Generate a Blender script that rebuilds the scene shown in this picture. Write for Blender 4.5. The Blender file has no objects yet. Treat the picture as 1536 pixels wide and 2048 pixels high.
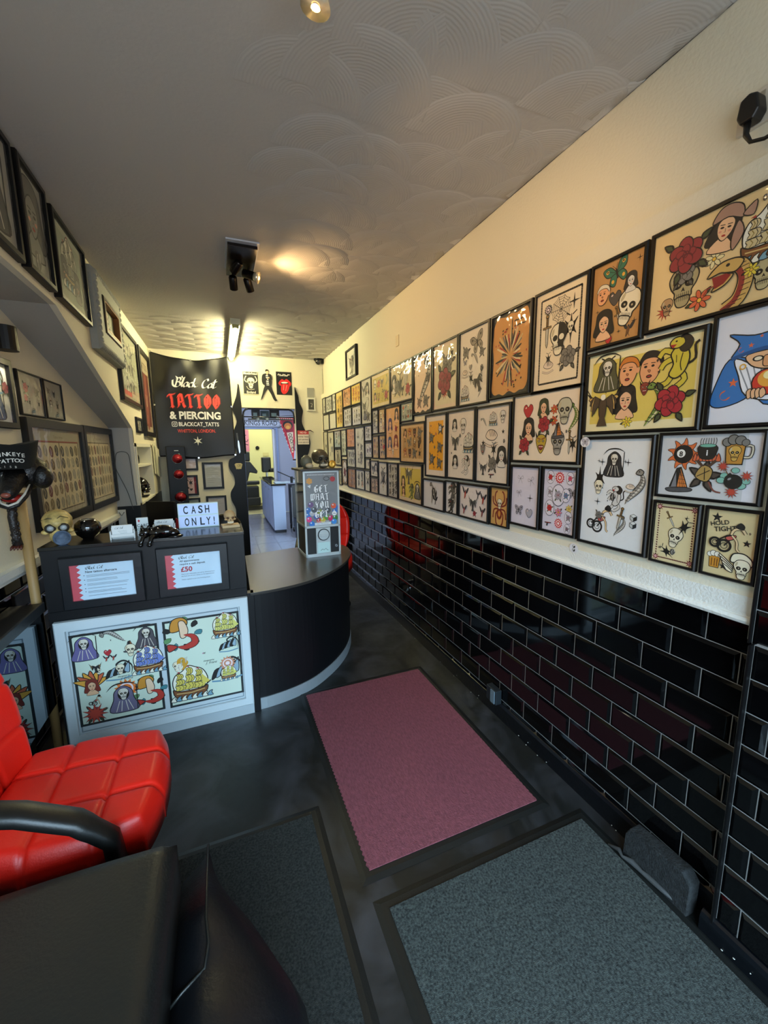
import bpy, bmesh, math, random
from mathutils import Vector, Matrix
PI = math.pi
S = bpy.context.scene
COL = S.collection
# ---------------------------------------------------------------- camera
cam_d = bpy.data.cameras.new('camera'); cam = bpy.data.objects.new('camera', cam_d); COL.objects.link(cam)
cam_d.sensor_fit = 'VERTICAL'; cam_d.sensor_height = 36.0; cam_d.lens = 14.213; cam_d.clip_start = 0.03
_r = (0.92715883, -0.37450042, -0.01122251); _d = (-0.06868389, -0.14044408, -0.98770339); _f = (0.3683192, 0.91652872, -0.15593611)
cam.matrix_world = Matrix(((_r[0], -_d[0], -_f[0], 0), (_r[1], -_d[1], -_f[1], 0), (_r[2], -_d[2], -_f[2], 1.55), (0, 0, 0, 1)))
S.camera = cam
# ---------------------------------------------------------------- world, lights, exposure
S.view_settings.view_transform = 'Standard'; S.view_settings.look = 'None'
S.view_settings.gamma = 1.0; S.view_settings.use_curve_mapping = False
S.view_settings.exposure = 0.5
W = bpy.data.worlds.new('daylight'); S.world = W; W.use_nodes = True
wn = W.node_tree; wn.nodes.clear()
wo = wn.nodes.new('ShaderNodeOutputWorld'); wb = wn.nodes.new('ShaderNodeBackground')
wt = wn.nodes.new('ShaderNodeTexCoord'); ws = wn.nodes.new('ShaderNodeSeparateXYZ'); wr = wn.nodes.new('ShaderNodeValToRGB')
wn.links.new(wt.outputs['Generated'], ws.inputs[0]); wn.links.new(ws.outputs['Z'], wr.inputs[0])
wr.color_ramp.elements[0].position = 0.0; wr.color_ramp.elements[0].color = (0.15, 0.165, 0.18, 1)
wr.color_ramp.elements[1].position = 0.30; wr.color_ramp.elements[1].color = (0.54, 0.79, 1.0, 1)
wn.links.new(wr.outputs[0], wb.inputs[0]); wb.inputs[1].default_value = 15.0
wn.links.new(wb.outputs[0], wo.inputs[0])
def lamp(name, kind, loc, energy, color, **kw):
    l = bpy.data.lights.new(name, kind); l.energy = energy; l.color = color
    o = bpy.data.objects.new(name, l); o.location = loc; COL.objects.link(o)
    for k, v in kw.items():
        if k == 'aim': o.rotation_euler = (Vector(v) - Vector(loc)).to_track_quat('-Z', 'Y').to_euler()
        else: setattr(l, k, v)
    return o
lamp('window_portal', 'AREA', (0.25, -1.12, 1.45), 1.0, (1, 1, 1), aim=(0.25, 5, 1.45), shape='RECTANGLE', size=2.2, size_y=1.9).data.cycles.is_portal = True
TUBE_W, WARM1_W, WARM2_W, BACK_W, CREAM_W = 100, 17, 22, 34, 26
# ---------------------------------------------------------------- materials
def lin(h):
    h = h.lstrip('#'); out = []
    for i in (0, 2, 4):
        c = int(h[i:i+2], 16) / 255; out.append(c / 12.92 if c <= 0.04045 else ((c + 0.055) / 1.055) ** 2.4)
    return (out[0], out[1], out[2], 1)
_M = {}
def mat(h, rough=0.55, metal=0.0, coat=0.0, bump=0.0, bscale=200.0, spec=0.5, vary=0.0, stretch=(1, 1, 1), emit=0.0, trans=0.0, name=None):
    k = (h, rough, metal, coat, bump, bscale, spec, vary, stretch, emit, trans)
    if k in _M: return _M[k]
    m = bpy.data.materials.new(name or 'tone_' + h.strip('#')); m.use_nodes = True; n = m.node_tree
    b = n.nodes['Principled BSDF']; c = lin(h)
    b.inputs['Base Color'].default_value = c; b.inputs['Roughness'].default_value = rough; b.inputs['Metallic'].default_value = metal
    b.inputs['Coat Weight'].default_value = coat; b.inputs['Coat Roughness'].default_value = 0.05
    b.inputs['Specular IOR Level'].default_value = spec; b.inputs['Transmission Weight'].default_value = trans
    if emit: b.inputs['Emission Color'].default_value = c; b.inputs['Emission Strength'].default_value = emit
    if bump or vary:
        tc = n.nodes.new('ShaderNodeTexCoord'); mp = n.nodes.new('ShaderNodeMapping'); mp.inputs['Scale'].default_value = stretch
        n.links.new(tc.outputs['Object'], mp.inputs[0])
        no = n.nodes.new('ShaderNodeTexNoise'); no.inputs['Scale'].default_value = bscale; no.inputs['Detail'].default_value = 3
        n.links.new(mp.outputs[0], no.inputs[0])
        if bump:
            bu = n.nodes.new('ShaderNodeBump'); bu.inputs['Strength'].default_value = bump; bu.inputs['Distance'].default_value = 0.004
            n.links.new(no.outputs[0], bu.inputs['Height']); n.links.new(bu.outputs[0], b.inputs['Normal'])
        if vary:
            no2 = n.nodes.new('ShaderNodeTexNoise'); no2.inputs['Scale'].default_value = bscale * (0.35 if bscale > 60 else 0.6); no2.inputs['Detail'].default_value = 5
            n.links.new(mp.outputs[0], no2.inputs[0])
            cr = n.nodes.new('ShaderNodeValToRGB'); e = cr.color_ramp.elements
            e[0].position = 0.3; e[1].position = 0.7
            e[0].color = tuple(x * (1 - vary) for x in c[:3]) + (1,); e[1].color = tuple(min(1, x * (1 + vary) + vary * 0.01) for x in c[:3]) + (1,)
            n.links.new(no2.outputs[0], cr.inputs[0]); n.links.new(cr.outputs[0], b.inputs['Base Color'])
    _M[k] = m; return m
def glass_mat(name, refl=0.06, rough=0.03, wav=0.15, tint=(1, 1, 1, 1)):
    m = bpy.data.materials.new(name); m.use_nodes = True; n = m.node_tree; n.nodes.clear()
    o = n.nodes.new('ShaderNodeOutputMaterial'); t = n.nodes.new('ShaderNodeBsdfTransparent'); g = n.nodes.new('ShaderNodeBsdfGlossy')
    t.inputs[0].default_value = tint
    g.inputs['Roughness'].default_value = rough; mx = n.nodes.new('ShaderNodeMixShader')
    lw_ = n.nodes.new('ShaderNodeLayerWeight'); lw_.inputs['Blend'].default_value = .5
    pw = n.nodes.new('ShaderNodeMath'); pw.operation = 'POWER'; pw.inputs[1].default_value = 4.5; n.links.new(lw_.outputs['Facing'], pw.inputs[0])
    fr = n.nodes.new('ShaderNodeMath'); fr.operation = 'MULTIPLY_ADD'; fr.inputs[1].default_value = .6; fr.inputs[2].default_value = refl; n.links.new(pw.outputs[0], fr.inputs[0])
    no = n.nodes.new('ShaderNodeTexNoise'); no.inputs['Scale'].default_value = 9; tc = n.nodes.new('ShaderNodeTexCoord'); n.links.new(tc.outputs['Object'], no.inputs[0])
    bu = n.nodes.new('ShaderNodeBump'); bu.inputs['Strength'].default_value = wav; bu.inputs['Distance'].default_value = 0.02
    n.links.new(no.outputs[0], bu.inputs['Height']); n.links.new(bu.outputs[0], g.inputs['Normal'])
    n.links.new(fr.outputs[0], mx.inputs[0]); n.links.new(t.outputs[0], mx.inputs[1]); n.links.new(g.outputs[0], mx.inputs[2]); n.links.new(mx.outputs[0], o.inputs[0])
    return m
GLASS = glass_mat('clear_glazing', 0.035); ACRYL = glass_mat('clear_acrylic', 0.06, 0.05, 0.05)
PLAST = glass_mat('wavy_plastic_glazing', 0.03, 0.05, 0.35)
BLACK = mat('#09090a', 0.4, spec=.35, bump=0.05, bscale=300, name='black_paint')
FRAMEB = mat('#080707', 0.4, spec=.35, name='black_frame')
CHROME = mat('#c9ccd0', 0.22, metal=1.0, name='chrome'); DARKMET = mat('#2a2522', 0.25, metal=0.8, name='dark_metal')
# ---------------------------------------------------------------- mesh builder
class MB:
    def __init__(s): s.v = []; s.f = []; s.m = []; s.mats = []; s.uv = None
    def mi(s, m):
        if m not in s.mats: s.mats.append(m)
        return s.mats.index(m)
    def add(s, vs, fs, m):
        k = len(s.v); i = s.mi(m); s.v += [tuple(x) for x in vs]; s.f += [tuple(q + k for q in f) for f in fs]; s.m += [i] * len(fs); return s
    def box(s, x0, x1, y0, y1, z0, z1, m):
        v = [(x, y, z) for z in (z0, z1) for y in (y0, y1) for x in (x0, x1)]
        return s.add(v, [(0, 2, 3, 1), (4, 5, 7, 6), (0, 1, 5, 4), (2, 6, 7, 3), (0, 4, 6, 2), (1, 3, 7, 5)], m)
    def prism(s, pts, a, b, m, axis='z'):
        n = len(pts); P = {'z': lambda p, h: (p[0], p[1], h), 'y': lambda p, h: (p[0], h, p[1]), 'x': lambda p, h: (h, p[0], p[1])}[axis]
        v = [P(p, a) for p in pts] + [P(p, b) for p in pts]
        return s.add(v, [tuple(range(n))[::-1], tuple(range(n, 2 * n))] + [(i, (i + 1) % n, n + (i + 1) % n, n + i) for i in range(n)], m)
    def lathe(s, prof, m, c=(0, 0, 0), seg=24, axis='z', sx=1, sy=1, cap=True):
        v = []; f = []; n = len(prof)
        for k in range(seg):
            a = 2 * PI * k / seg
            for r, h in prof:
                p = (r * math.cos(a) * sx, r * math.sin(a) * sy, h)
                if axis == 'y': p = (p[0], -p[2], p[1])
                if axis == 'x': p = (p[2], p[0], p[1])
                v.append((p[0] + c[0], p[1] + c[1], p[2] + c[2]))
        for k in range(seg):
            for j in range(n - 1):
                a, b = k * n + j, ((k + 1) % seg) * n + j; f.append((a, b, b + 1, a + 1))
        if cap: f.append(tuple(k * n for k in range(seg))[::-1]); f.append(tuple(k * n + n - 1 for k in range(seg)))
        return s.add(v, f, m)
    def tube(s, pts, r, m, seg=10):
        pts = [Vector(p) for p in pts]; n = len(pts); rr = r if isinstance(r, (list, tuple)) else [r] * n; v = []; f = []
        up = Vector((0, 0, 1)); prev = None
        for i, p in enumerate(pts):
            t = (pts[min(i + 1, n - 1)] - pts[max(i - 1, 0)]).normalized()
            a = prev if prev else (up if abs(t.z) < 0.9 else Vector((1, 0, 0)))
            x = (a - t * a.dot(t)).normalized(); prev = x; y = t.cross(x)
            for k in range(seg):
                q = 2 * PI * k / seg; v.append(p + (x * math.cos(q) + y * math.sin(q)) * rr[i])
        for i in range(n - 1):
            for k in range(seg):
                a = i * seg + k; b = i * seg + (k + 1) % seg; f.append((a, b, b + seg, a + seg))
        f.append(tuple(range(seg))[::-1]); f.append(tuple(range((n - 1) * seg, n * seg)))
        return s.add(v, f, m)
    def ball(s, c, r, m, nu=16, nv=10, fn=None):
        rx, ry, rz = r if isinstance(r, (list, tuple)) else (r, r, r); v = []; f = []
        for i in range(nv + 1):
            th = PI * i / nv
            for k in range(nu):
                ph = 2 * PI * k / nu; d = (math.sin(th) * math.cos(ph), math.sin(th) * math.sin(ph), math.cos(th))
                q = fn(*d) if fn else 1
                v.append((c[0] + d[0] * rx * q, c[1] + d[1] * ry * q, c[2] + d[2] * rz * q))
        for i in range(nv):
            for k in range(nu):
                a = i * nu + k; b = i * nu + (k + 1) % nu; f.append((a, a + nu, b + nu, b))
        return s.add(v, f, m)
    def grid(s, fn, nu, nv, m, closed=False):
        v = [fn(i / nu, j / nv) for j in range(nv + 1) for i in range(nu + 1)]; w = nu + 1
        return s.add(v, [(j * w + i, j * w + i + 1, (j + 1) * w + i + 1, (j + 1) * w + i) for j in range(nv) for i in range(nu)], m)
    def slab(s, fn, th, nu, nv, m):
        top = [fn(i / nu, j / nv) for j in range(nv + 1) for i in range(nu + 1)]; w = nu + 1; N = len(top)
        d = Vector(th); v = top + [tuple(Vector(p) + d) for p in top]; f = []
        for j in range(nv):
            for i in range(nu):
                q = (j * w + i, j * w + i + 1, (j + 1) * w + i + 1, (j + 1) * w + i); f.append(q); f.append(tuple(x + N for x in q[::-1]))
        for i in range(nu):
            f.append((i, i + N, i + 1 + N, i + 1)); a = nv * w + i; f.append((a, a + 1, a + 1 + N, a + N))
        for j in range(nv):
            a, b = j * w, (j + 1) * w; f.append((a, b, b + N, a + N)); a += nu; b += nu; f.append((a, a + N, b + N, b))
        return s.add(v, f, m)
    def build(s, name, parent=None, smooth=False, bevel=0.0, loc=None, rot=None, sub=0, fix=True):
        me = bpy.data.meshes.new(name); me.from_pydata(s.v, [], s.f)
        for m in s.mats: me.materials.append(m)
        me.polygons.foreach_set('material_index', s.m)
        if smooth: me.polygons.foreach_set('use_smooth', [True] * len(me.polygons))
        me.update()
        if fix and len(s.v) < 60000:
            bm = bmesh.new(); bm.from_mesh(me); bmesh.ops.recalc_face_normals(bm, faces=bm.faces); bm.to_mesh(me); bm.free()
        o = bpy.data.objects.new(name, me); COL.objects.link(o)
        if parent: o.parent = parent
        if loc: o.location = loc
        if rot: o.rotation_euler = rot
        if bevel:
            b = o.modifiers.new('bevel', 'BEVEL'); b.width = bevel; b.segments = 3; b.limit_method = 'ANGLE'; b.angle_limit = 0.6
        if sub:
            b = o.modifiers.new('subdivision', 'SUBSURF'); b.levels = sub; b.render_levels = sub
        if smooth and not sub and not bevel:
            for e in (): pass
        return o
def smooth_angle(o, a=0.7):
    me = o.data
    try: me.set_sharp_from_angle(angle=a)
    except Exception: pass
    return o
def thing(name, label, cat, loc=(0, 0, 0), rz=0.0, group=None, rot=None):
    o = bpy.data.objects.new(name, None); o.empty_display_size = 0.05; COL.objects.link(o)
    o.location = loc; o.rotation_euler = rot or (0, 0, rz); return tag(o, label, cat, group)
def tag(o, label=None, cat=None, group=None, kind=None):
    if label: o['label'] = label
    if cat: o['category'] = cat
    if group: o['group'] = group
    if kind: o['kind'] = kind
    return o
def struct(o): o['kind'] = 'structure'; return o
# ---------------------------------------------------------------- flat artwork drawn as thin coloured shapes
EPS = 0.000032
_TX = {}
def text_mesh(s, bold=0.0, shear=0.0):
    k = (s, bold, shear)
    if k in _TX: return _TX[k]
    c = bpy.data.curves.new('lettering', 'FONT'); c.body = s; c.size = 1; c.offset = bold; c.shear = shear; c.resolution_u = 3; c.fill_mode = 'FRONT'
    o = bpy.data.objects.new('lettering', c); COL.objects.link(o)
    dg = bpy.context.evaluated_depsgraph_get(); me = bpy.data.meshes.new_from_object(o.evaluated_get(dg))
    vs = [(v.co.x, v.co.y) for v in me.vertices]; fs = [tuple(p.vertices) for p in me.polygons]
    bpy.data.objects.remove(o); bpy.data.curves.remove(c); bpy.data.meshes.remove(me)
    _TX[k] = (vs, fs); return _TX[k]
def crom(pts, closed=True, n=4):
    out = []; N = len(pts)
    for i in range(N if closed else N - 1):
        g = lambda j: pts[j % N] if closed else pts[max(0, min(N - 1, j))]
        a, b, c, d = g(i - 1), g(i), g(i + 1), g(i + 2)
        for k in range(n):
            t = k / n; t2 = t * t; t3 = t2 * t
            out.append(tuple(0.5 * (2 * b[q] + (c[q] - a[q]) * t + (2 * a[q] - 5 * b[q] + 4 * c[q] - d[q]) * t2 + (3 * b[q] - a[q] - 3 * c[q] + d[q]) * t3) for q in (0, 1)))
    if not closed: out.append(tuple(pts[-1]))
    return out
K = '#171411'
class Art:
    def __init__(s, rough=0.6): s.mb = MB(); s.L = 0; s.st = [(1, 0, 0, 1, 0, 0)]; s.rough = rough; s.surf = None
    def push(s, x, y, sc=1.0, rot=0.0, fx=1):
        a, b, c, d, e, f = s.st[-1]; co, si = math.cos(rot) * sc, math.sin(rot) * sc
        m = (co * fx, si * fx, -si, co, x, y)
        s.st.append((a * m[0] + c * m[1], b * m[0] + d * m[1], a * m[2] + c * m[3], b * m[2] + d * m[3], a * m[4] + c * m[5] + e, b * m[4] + d * m[5] + f))
        if len(s.st) == 2: s.L = getattr(s, 'base', 1)
    def pop(s): s.st.pop()
    def X(s, p):
        a, b, c, d, e, f = s.st[-1]; return (a * p[0] + c * p[1] + e, b * p[0] + d * p[1] + f)
    def put(s, vs, fs, col):
        s.L += 1; y = -s.L * EPS; w = [s.X(p) for p in vs]
        if s.surf: vv = [(p[0], s.surf(p[0], p[1]) + y, p[1]) for p in w]
        else: vv = [(p[0], y, p[1]) for p in w]
        s.mb.add(vv, fs, mat(col, s.rough) if isinstance(col, str) else col)
    def poly(s, pts, col): s.put(pts, [tuple(range(len(pts)))], col)
    def rect(s, x0, y0, x1, y1, col): s.poly([(x0, y0), (x1, y0), (x1, y1), (x0, y1)], col)
    def ell(s, cx, cy, rx, ry, col, rot=0, n=16):
        co, si = math.cos(rot), math.sin(rot)
        s.poly([(cx + rx * math.cos(t) * co - ry * math.sin(t) * si, cy + rx * math.cos(t) * si + ry * math.sin(t) * co) for t in [2 * PI * k / n for k in range(n)]], col)
    def ln(s, pts, w, col=K, closed=False, sm=0, taper=False):
        if sm: pts = crom(pts, closed, sm)
        n = len(pts); vs = []; fs = []
        for i in range(n):
            a = pts[(i - 1) % n] if closed or i else pts[0]; b = pts[(i + 1) % n] if closed or i < n - 1 else pts[-1]
            dx, dy = b[0] - a[0], b[1] - a[1]; l = math.hypot(dx, dy) or 1
            ww = w * 0.5 * ((math.sin(PI * min(1, max(0, (i + .3) / (n - .4)))) if taper else 1))
            nx, ny = -dy / l * ww, dx / l * ww; vs += [(pts[i][0] + nx, pts[i][1] + ny), (pts[i][0] - nx, pts[i][1] - ny)]
        for i in range(n if closed else n - 1):
            j = (i + 1) % n; fs.append((2 * i, 2 * i + 1, 2 * j + 1, 2 * j))
        s.put(vs, fs, col)
    def blob(s, pts, col, w=0.05, oc=K, n=4):
        p = crom(pts, True, n); s.poly(p, col)
        if w: s.ln(p, w, oc, True)
    def ring(s, cx, cy, r, w, col=K, n=20, ry=None): s.ln([(cx + r * math.cos(2 * PI * k / n), cy + (ry or r) * math.sin(2 * PI * k / n)) for k in range(n)], w, col, True)
    def star(s, cx, cy, r, n=5, col=K, q=0.4, rot=PI / 2): s.poly([(cx + (r if k % 2 == 0 else r * q) * math.cos(rot + PI * k / n), cy + (r if k % 2 == 0 else r * q) * math.sin(rot + PI * k / n)) for k in range(2 * n)], col)
    def text(s, t, x, y, size, col=K, bold=0.0, shear=0.0, align='l', w=None, rot=0.0):
        vs, fs = text_mesh(t, bold, shear)
        if not vs: return
        x0 = min(v[0] for v in vs); x1 = max(v[0] for v in vs); sx = size
        if w: sx = w / (x1 - x0)
        ox = {'l': -x0, 'c': -(x0 + x1) / 2, 'r': -x1}[align]; co, si = math.cos(rot), math.sin(rot)
        p = [((v[0] + ox) * sx, v[1] * size) for v in vs]
        s.put([(x + a * co - b * si, y + a * si + b * co) for a, b in p], fs, col)
    def pen(s, pts, w, col, ang=0.7, sm=0):
        if sm: pts = crom(pts, False, sm)
        nx, ny = w / 2 * math.cos(ang), w / 2 * math.sin(ang); vs = []; fs = []
        for i in range(len(pts) - 1):
            p, q = pts[i], pts[i + 1]; k = len(vs)
            vs += [(p[0] + nx, p[1] + ny), (p[0] - nx, p[1] - ny), (q[0] - nx, q[1] - ny), (q[0] + nx, q[1] + ny)]; fs.append((k, k + 1, k + 2, k + 3))
        s.put(vs, fs, col)
    def build(s, name, parent, loc=None): return s.mb.build(name, parent, loc=loc, fix=False)
GOTH = {  # broad-nib blackletter strokes
 'T': [[(0.0, .78), (.12, .93), (.55, .93), (.95, 1.02)], [(.5, .95), (.42, .8), (.5, .62), (.5, .12), (.66, .02)], [(.3, .02), (.46, .14)], [(.38, .5), (.5, .55)]],
 'A': [[(.3, .98), (.58, .95), (.78, .2), (.95, .04)], [(.42, .9), (.22, .7), (.22, .16), (.05, .02)], [(.25, .42), (.7, .42)], [(.1, .75), (.3, .98)]],
 'O': [[(.45, 1.0), (.15, .75), (.12, .35), (.45, .0)], [(.45, 1.0), (.8, .72), (.82, .32), (.45, .0)], [(.47, .78), (.47, .22)], [(.36, .5), (.58, .5)]],
 'G': [[(.85, .9), (.55, 1.0), (.2, .8), (.12, .35), (.45, .0), (.8, .1), (.82, .42), (.6, .5)], [(.42, .85), (.4, .2)], [(.7, .5), (.95, .46)]],
 'E': [[(.85, .92), (.5, 1.0), (.2, .8), (.12, .35), (.45, .0), (.85, .12)], [(.42, .85), (.4, .2)], [(.35, .52), (.75, .56)]],
 'W': [[(.0, .85), (.14, .95), (.14, .2), (.3, .03), (.48, .18)], [(.38, .95), (.48, .85), (.48, .2), (.64, .03), (.88, .2)], [(.74, .98), (.88, .85), (.88, .2)]],
 'H': [[(.05, .85), (.2, .97), (.2, .15), (.08, .02)], [(.2, .5), (.6, .6), (.76, .45), (.76, .15), (.9, .02)], [(.62, .98), (.76, .85), (.76, .5)]],
 'Y': [[(.05, .9), (.2, .98), (.26, .65), (.46, .5)], [(.9, .98), (.74, .85), (.5, .5), (.5, .12), (.35, .0)]],
 'U': [[(.05, .88), (.2, .97), (.2, .2), (.4, .02), (.7, .15)], [(.56, .97), (.72, .86), (.72, .15), (.9, .02)]],
 '.': [[(.1, .08), (.2, .0)]]}
def goth(a, s, x, y, h, col, w=0.2, sx=0.75, gap=0.12):
    for ch in s:
        for st in GOTH[ch]: a.pen([(x + p[0] * h * sx, y + p[1] * h) for p in st], w * h, col)
        x += (0.3 if ch == '.' else 1.0 + gap) * h * sx
    return x
SCR = {'B': [[(.16, .92), (.06, .02)], [(.0, .8), (.3, 1.0), (.5, .82), (.38, .6), (.16, .52)], [(.16, .52), (.45, .5), (.52, .22), (.3, .0), (-.02, .03), (-.22, .25), (-.3, .7)]],
 'l': [[(0, .15), (.12, .9), (.2, .98), (.08, .25), (.14, .02), (.3, .14)]], 'a': [[(.42, .42), (.2, .52), (.0, .22), (.1, .0), (.3, .1), (.44, .48), (.36, .08), (.55, .12)]],
 'c': [[(.36, .42), (.22, .52), (.02, .25), (.1, .0), (.26, .0), (.45, .14)]], 'k': [[(0, .0), (.12, .98)], [(.42, .5), (.1, .26), (.3, .02), (.52, .14)]],
 'C': [[(.55, .78), (.45, .98), (.15, .8), (.0, .35), (.15, 0), (.42, .05), (.6, .25)]], 't': [[(.16, .95), (.06, .1), (.18, 0), (.36, .14)], [(-.08, .66), (.34, .7)]]}
def script(a, s, x, y, h, col, w=0.11):
    for ch in s:
        if ch == ' ': x += .45 * h; continue
        for st in SCR[ch]: a.pen([(x + (p[0] + p[1] * .25) * h, y + p[1] * h) for p in st], w * h, col, 0.5, sm=4)
        x += {'B': .62, 'l': .26, 'a': .5, 'c': .42, 'k': .5, 'C': .62, 't': .4}[ch] * h
    return x
# ---------------------------------------------------------------- tattoo flash motifs (unit size, centred)
def leaf(a, x, y, r, rot, c='#3f4a2e', w=0.3):
    a.push(x, y, r, rot, 1); a.base_keep = 0
    a.poly(crom([(0, -.03), (.35, w), (1, 0), (.35, -w), ], True, 3), K); a.poly([(0.08, 0), (.4, w * .62), (.85, 0), (.4, -w * .62)], c); a.pop()
def m_rose(a, c='#a32330', c2='#6d1520', lf='#3f4a2e'):
    for r in (0.3, 2.2, 4.1, 5.3): leaf(a, .75 * math.cos(r), .75 * math.sin(r), .6, r, lf)
    for k in range(6):
        t = k * PI / 3 + .3; a.ell(.42 * math.cos(t), .42 * math.sin(t), .42, .36, K, t); a.ell(.42 * math.cos(t), .42 * math.sin(t), .37, .31, c, t)
    for k in range(5):
        t = k * PI * .4; a.ell(.22 * math.cos(t), .22 * math.sin(t), .27, .22, c2, t); a.ell(.23 * math.cos(t), .25 * math.sin(t), .22, .16, c, t)
    a.ln([(.12 * (1 - k / 12) * math.cos(k * .9) * 1.6, .12 * (1 - k / 12) * math.sin(k * .9) * 1.6) for k in range(11)], .05, c2)
def m_flower(a, c='#c9542f', ctr='#e3b13a', n=7):
    for r in (.8, 3.4): leaf(a, .5 * math.cos(r), .5 * math.sin(r), .6, r)
    for k in range(n):
        t = 2 * PI * k / n; a.ell(.45 * math.cos(t), .45 * math.sin(t), .38, .2, K, t); a.ell(.45 * math.cos(t), .45 * math.sin(t), .33, .15, c, t)
    a.ell(0, 0, .2, .2, K); a.ell(0, 0, .15, .15, ctr)
def m_skull(a, c='#e6dcc0', half=None, sh='#b9ad8c', jaw=True):
    a.blob([(-.62, .05), (-.7, .5), (-.35, .95), (.35, .95), (.7, .5), (.62, .05), (.42, -.25), (.36, -.55), (-.36, -.55), (-.42, -.25)], c, .07)
    if half: a.poly(crom([(0, .97), (.35, .92), (.7, .5), (.62, .05), (.42, -.25), (.36, -.55), (0, -.58)], True, 3), half)
    a.ell(-.48, .5, .1, .25, sh, -.3); a.ell(-.27, .12, .21, .19, K, .2); a.ell(.27, .12, .21, .19, (c if half else K), -.2)
    if not half: a.ell(-.25, .12, .06, .06, sh); a.ell(.25, .12, .06, .06, sh)
    a.poly([(0, -.02), (-.1, -.25), (0, -.2), (.1, -.25)], K)
    if jaw: a.blob([(-.33, -.5), (.33, -.5), (.27, -.9), (0, -1), (-.27, -.9)], c, .06)
    a.rect(-.3, -.5, .3, -.44, K)
    for k in range(7): a.rect(-.29 + k * .095, -.68, -.265 + k * .095, -.3, K)
def m_snake(a, c='#6f8a3a', b='#d8cfa8', ph=0.0):
    P = [(.75 * math.sin(3.4 * t + ph) * (1 - t * .4), 1 - 2 * t) for t in [k / 26 for k in range(27)]]
    a.ln(P, .4, K, taper=True); a.ln(P, .32, c, taper=True); a.ln([(x + .05, y) for x, y in P], .1, b, taper=True)
    for k in range(3, 24, 2): a.ln([(P[k][0] - .12, P[k][1] + .03), (P[k][0] + .1, P[k][1] - .03)], .03, K)
    a.blob([(P[1][0] - .2, .8), (P[1][0], 1.05), (P[1][0] + .25, .92), (P[1][0] + .12, .72)], c, .05); a.ell(P[1][0], .92, .04, .04, K)
def m_cobra(a, c='#8c2b24', b='#c9a35a'):
    P = [(-.1, -1), (.35, -.7), (.55, -.2), (.55, .3), (.3, .7), (-.1, .75)]
    P = crom(P, False, 5); a.ln(P, .62, K); a.ln(P, .52, b); a.ln([(x - .14, y - .05) for x, y in P[:-4]], .22, c)
    for k in range(0, len(P) - 3, 2): a.ln([(P[k][0] - .1, P[k][1]), (P[k][0] + .24, P[k][1] + .05)], .03, K)
    a.blob([(-.95, .55), (-.5, 1.0), (.1, 1.05), (.45, .85), (.2, .5), (-.2, .55), (-.45, .62)], b, .06); a.blob([(-.7, -.1), (-.2, .05), (.1, .4), (-.25, .45), (-.6, .1)], b, .06)
    a.poly([(-.75, .52), (-.2, .52), (.02, .4), (-.25, .12), (-.6, .0)], '#8c2020'); a.ln([(-.35, .2), (-.9, .1), (-1.05, -.15)], .05, '#8c2b24'); a.ell(-.15, .85, .08, .07, K)
def m_dagger(a, c='#cfcabb', g='#8a6a3a'):
    a.poly([(-.13, .2), (.13, .2), (.1, -.75), (0, -1), (-.1, -.75)], K); a.poly([(-.08, .18), (.08, .18), (.06, -.72), (0, -.9), (-.06, -.72)], c); a.rect(-.01, -.8, .01, .18, K)
    a.rect(-.36, .18, .36, .32, K); a.rect(-.32, .21, .32, .29, g); a.rect(-.1, .32, .1, .85, K)
    for k in range(5): a.rect(-.07, .36 + k * .09, .07, .41 + k * .09, g)
    a.ell(0, .92, .15, .13, K); a.ell(0, .92, .1, .08, g)
def m_butterfly(a, c='#2f6b52', c2='#d9a33a'):
    for s in (-1, 1):
        a.blob([(.05 * s, .1), (.4 * s, .75), (1.0 * s, .8), (.85 * s, .2), (.4 * s, .0)], c, .06); a.blob([(.05 * s, .0), (.5 * s, .0), (.72 * s, -.5), (.4 * s, -.8), (.12 * s, -.4)], c, .06)
        a.ell(.68 * s, .52, .14, .12, c2); a.ell(.45 * s, -.4, .12, .14, c2); a.ell(.68 * s, .52, .06, .05, K); a.ln([(.1 * s, .1), (.8 * s, .7)], .03); a.ln([(.0, .35), (.22 * s, .75)], .03)
    a.ell(0, 0, .08, .42, K)
def m_spider(a, c='#7a2a1c'):
    for s in (-1, 1):
        for p in ([(.1, .1), (.5, .5), (.45, 1.0), (.25, 1.15)], [(.1, .05), (.65, .25), (.75, .75)], [(.1, -.1), (.6, -.2), (.7, -.8)], [(.1, -.2), (.4, -.5), (.35, -1.1), (.2, -1.25)]): a.ln([(x * s, y) for x, y in p], .12, c, sm=3)
    a.ell(0, -.45, .3, .42, c); a.ell(0, -.45, .14, .22, '#c98a3a'); a.push(0, .25, .36); m_skull(a); a.pop()
def m_web(a):
    N = 10; 
    for k in range(N): t = 2 * PI * k / N; a.ln([(0, 0), (math.cos(t), math.sin(t))], .035)
    for r in (.2, .4, .6, .8, .97):
        a.ln([(r * (1 if j % 2 == 0 else .88) * math.cos(PI * j / N), r * (1 if j % 2 == 0 else .88) * math.sin(PI * j / N)) for j in range(2 * N)], .03, K, True)
def m_star(a, n=4, c=K): a.star(0, 0, 1, n, c, .16 if n == 4 else .4)
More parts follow.
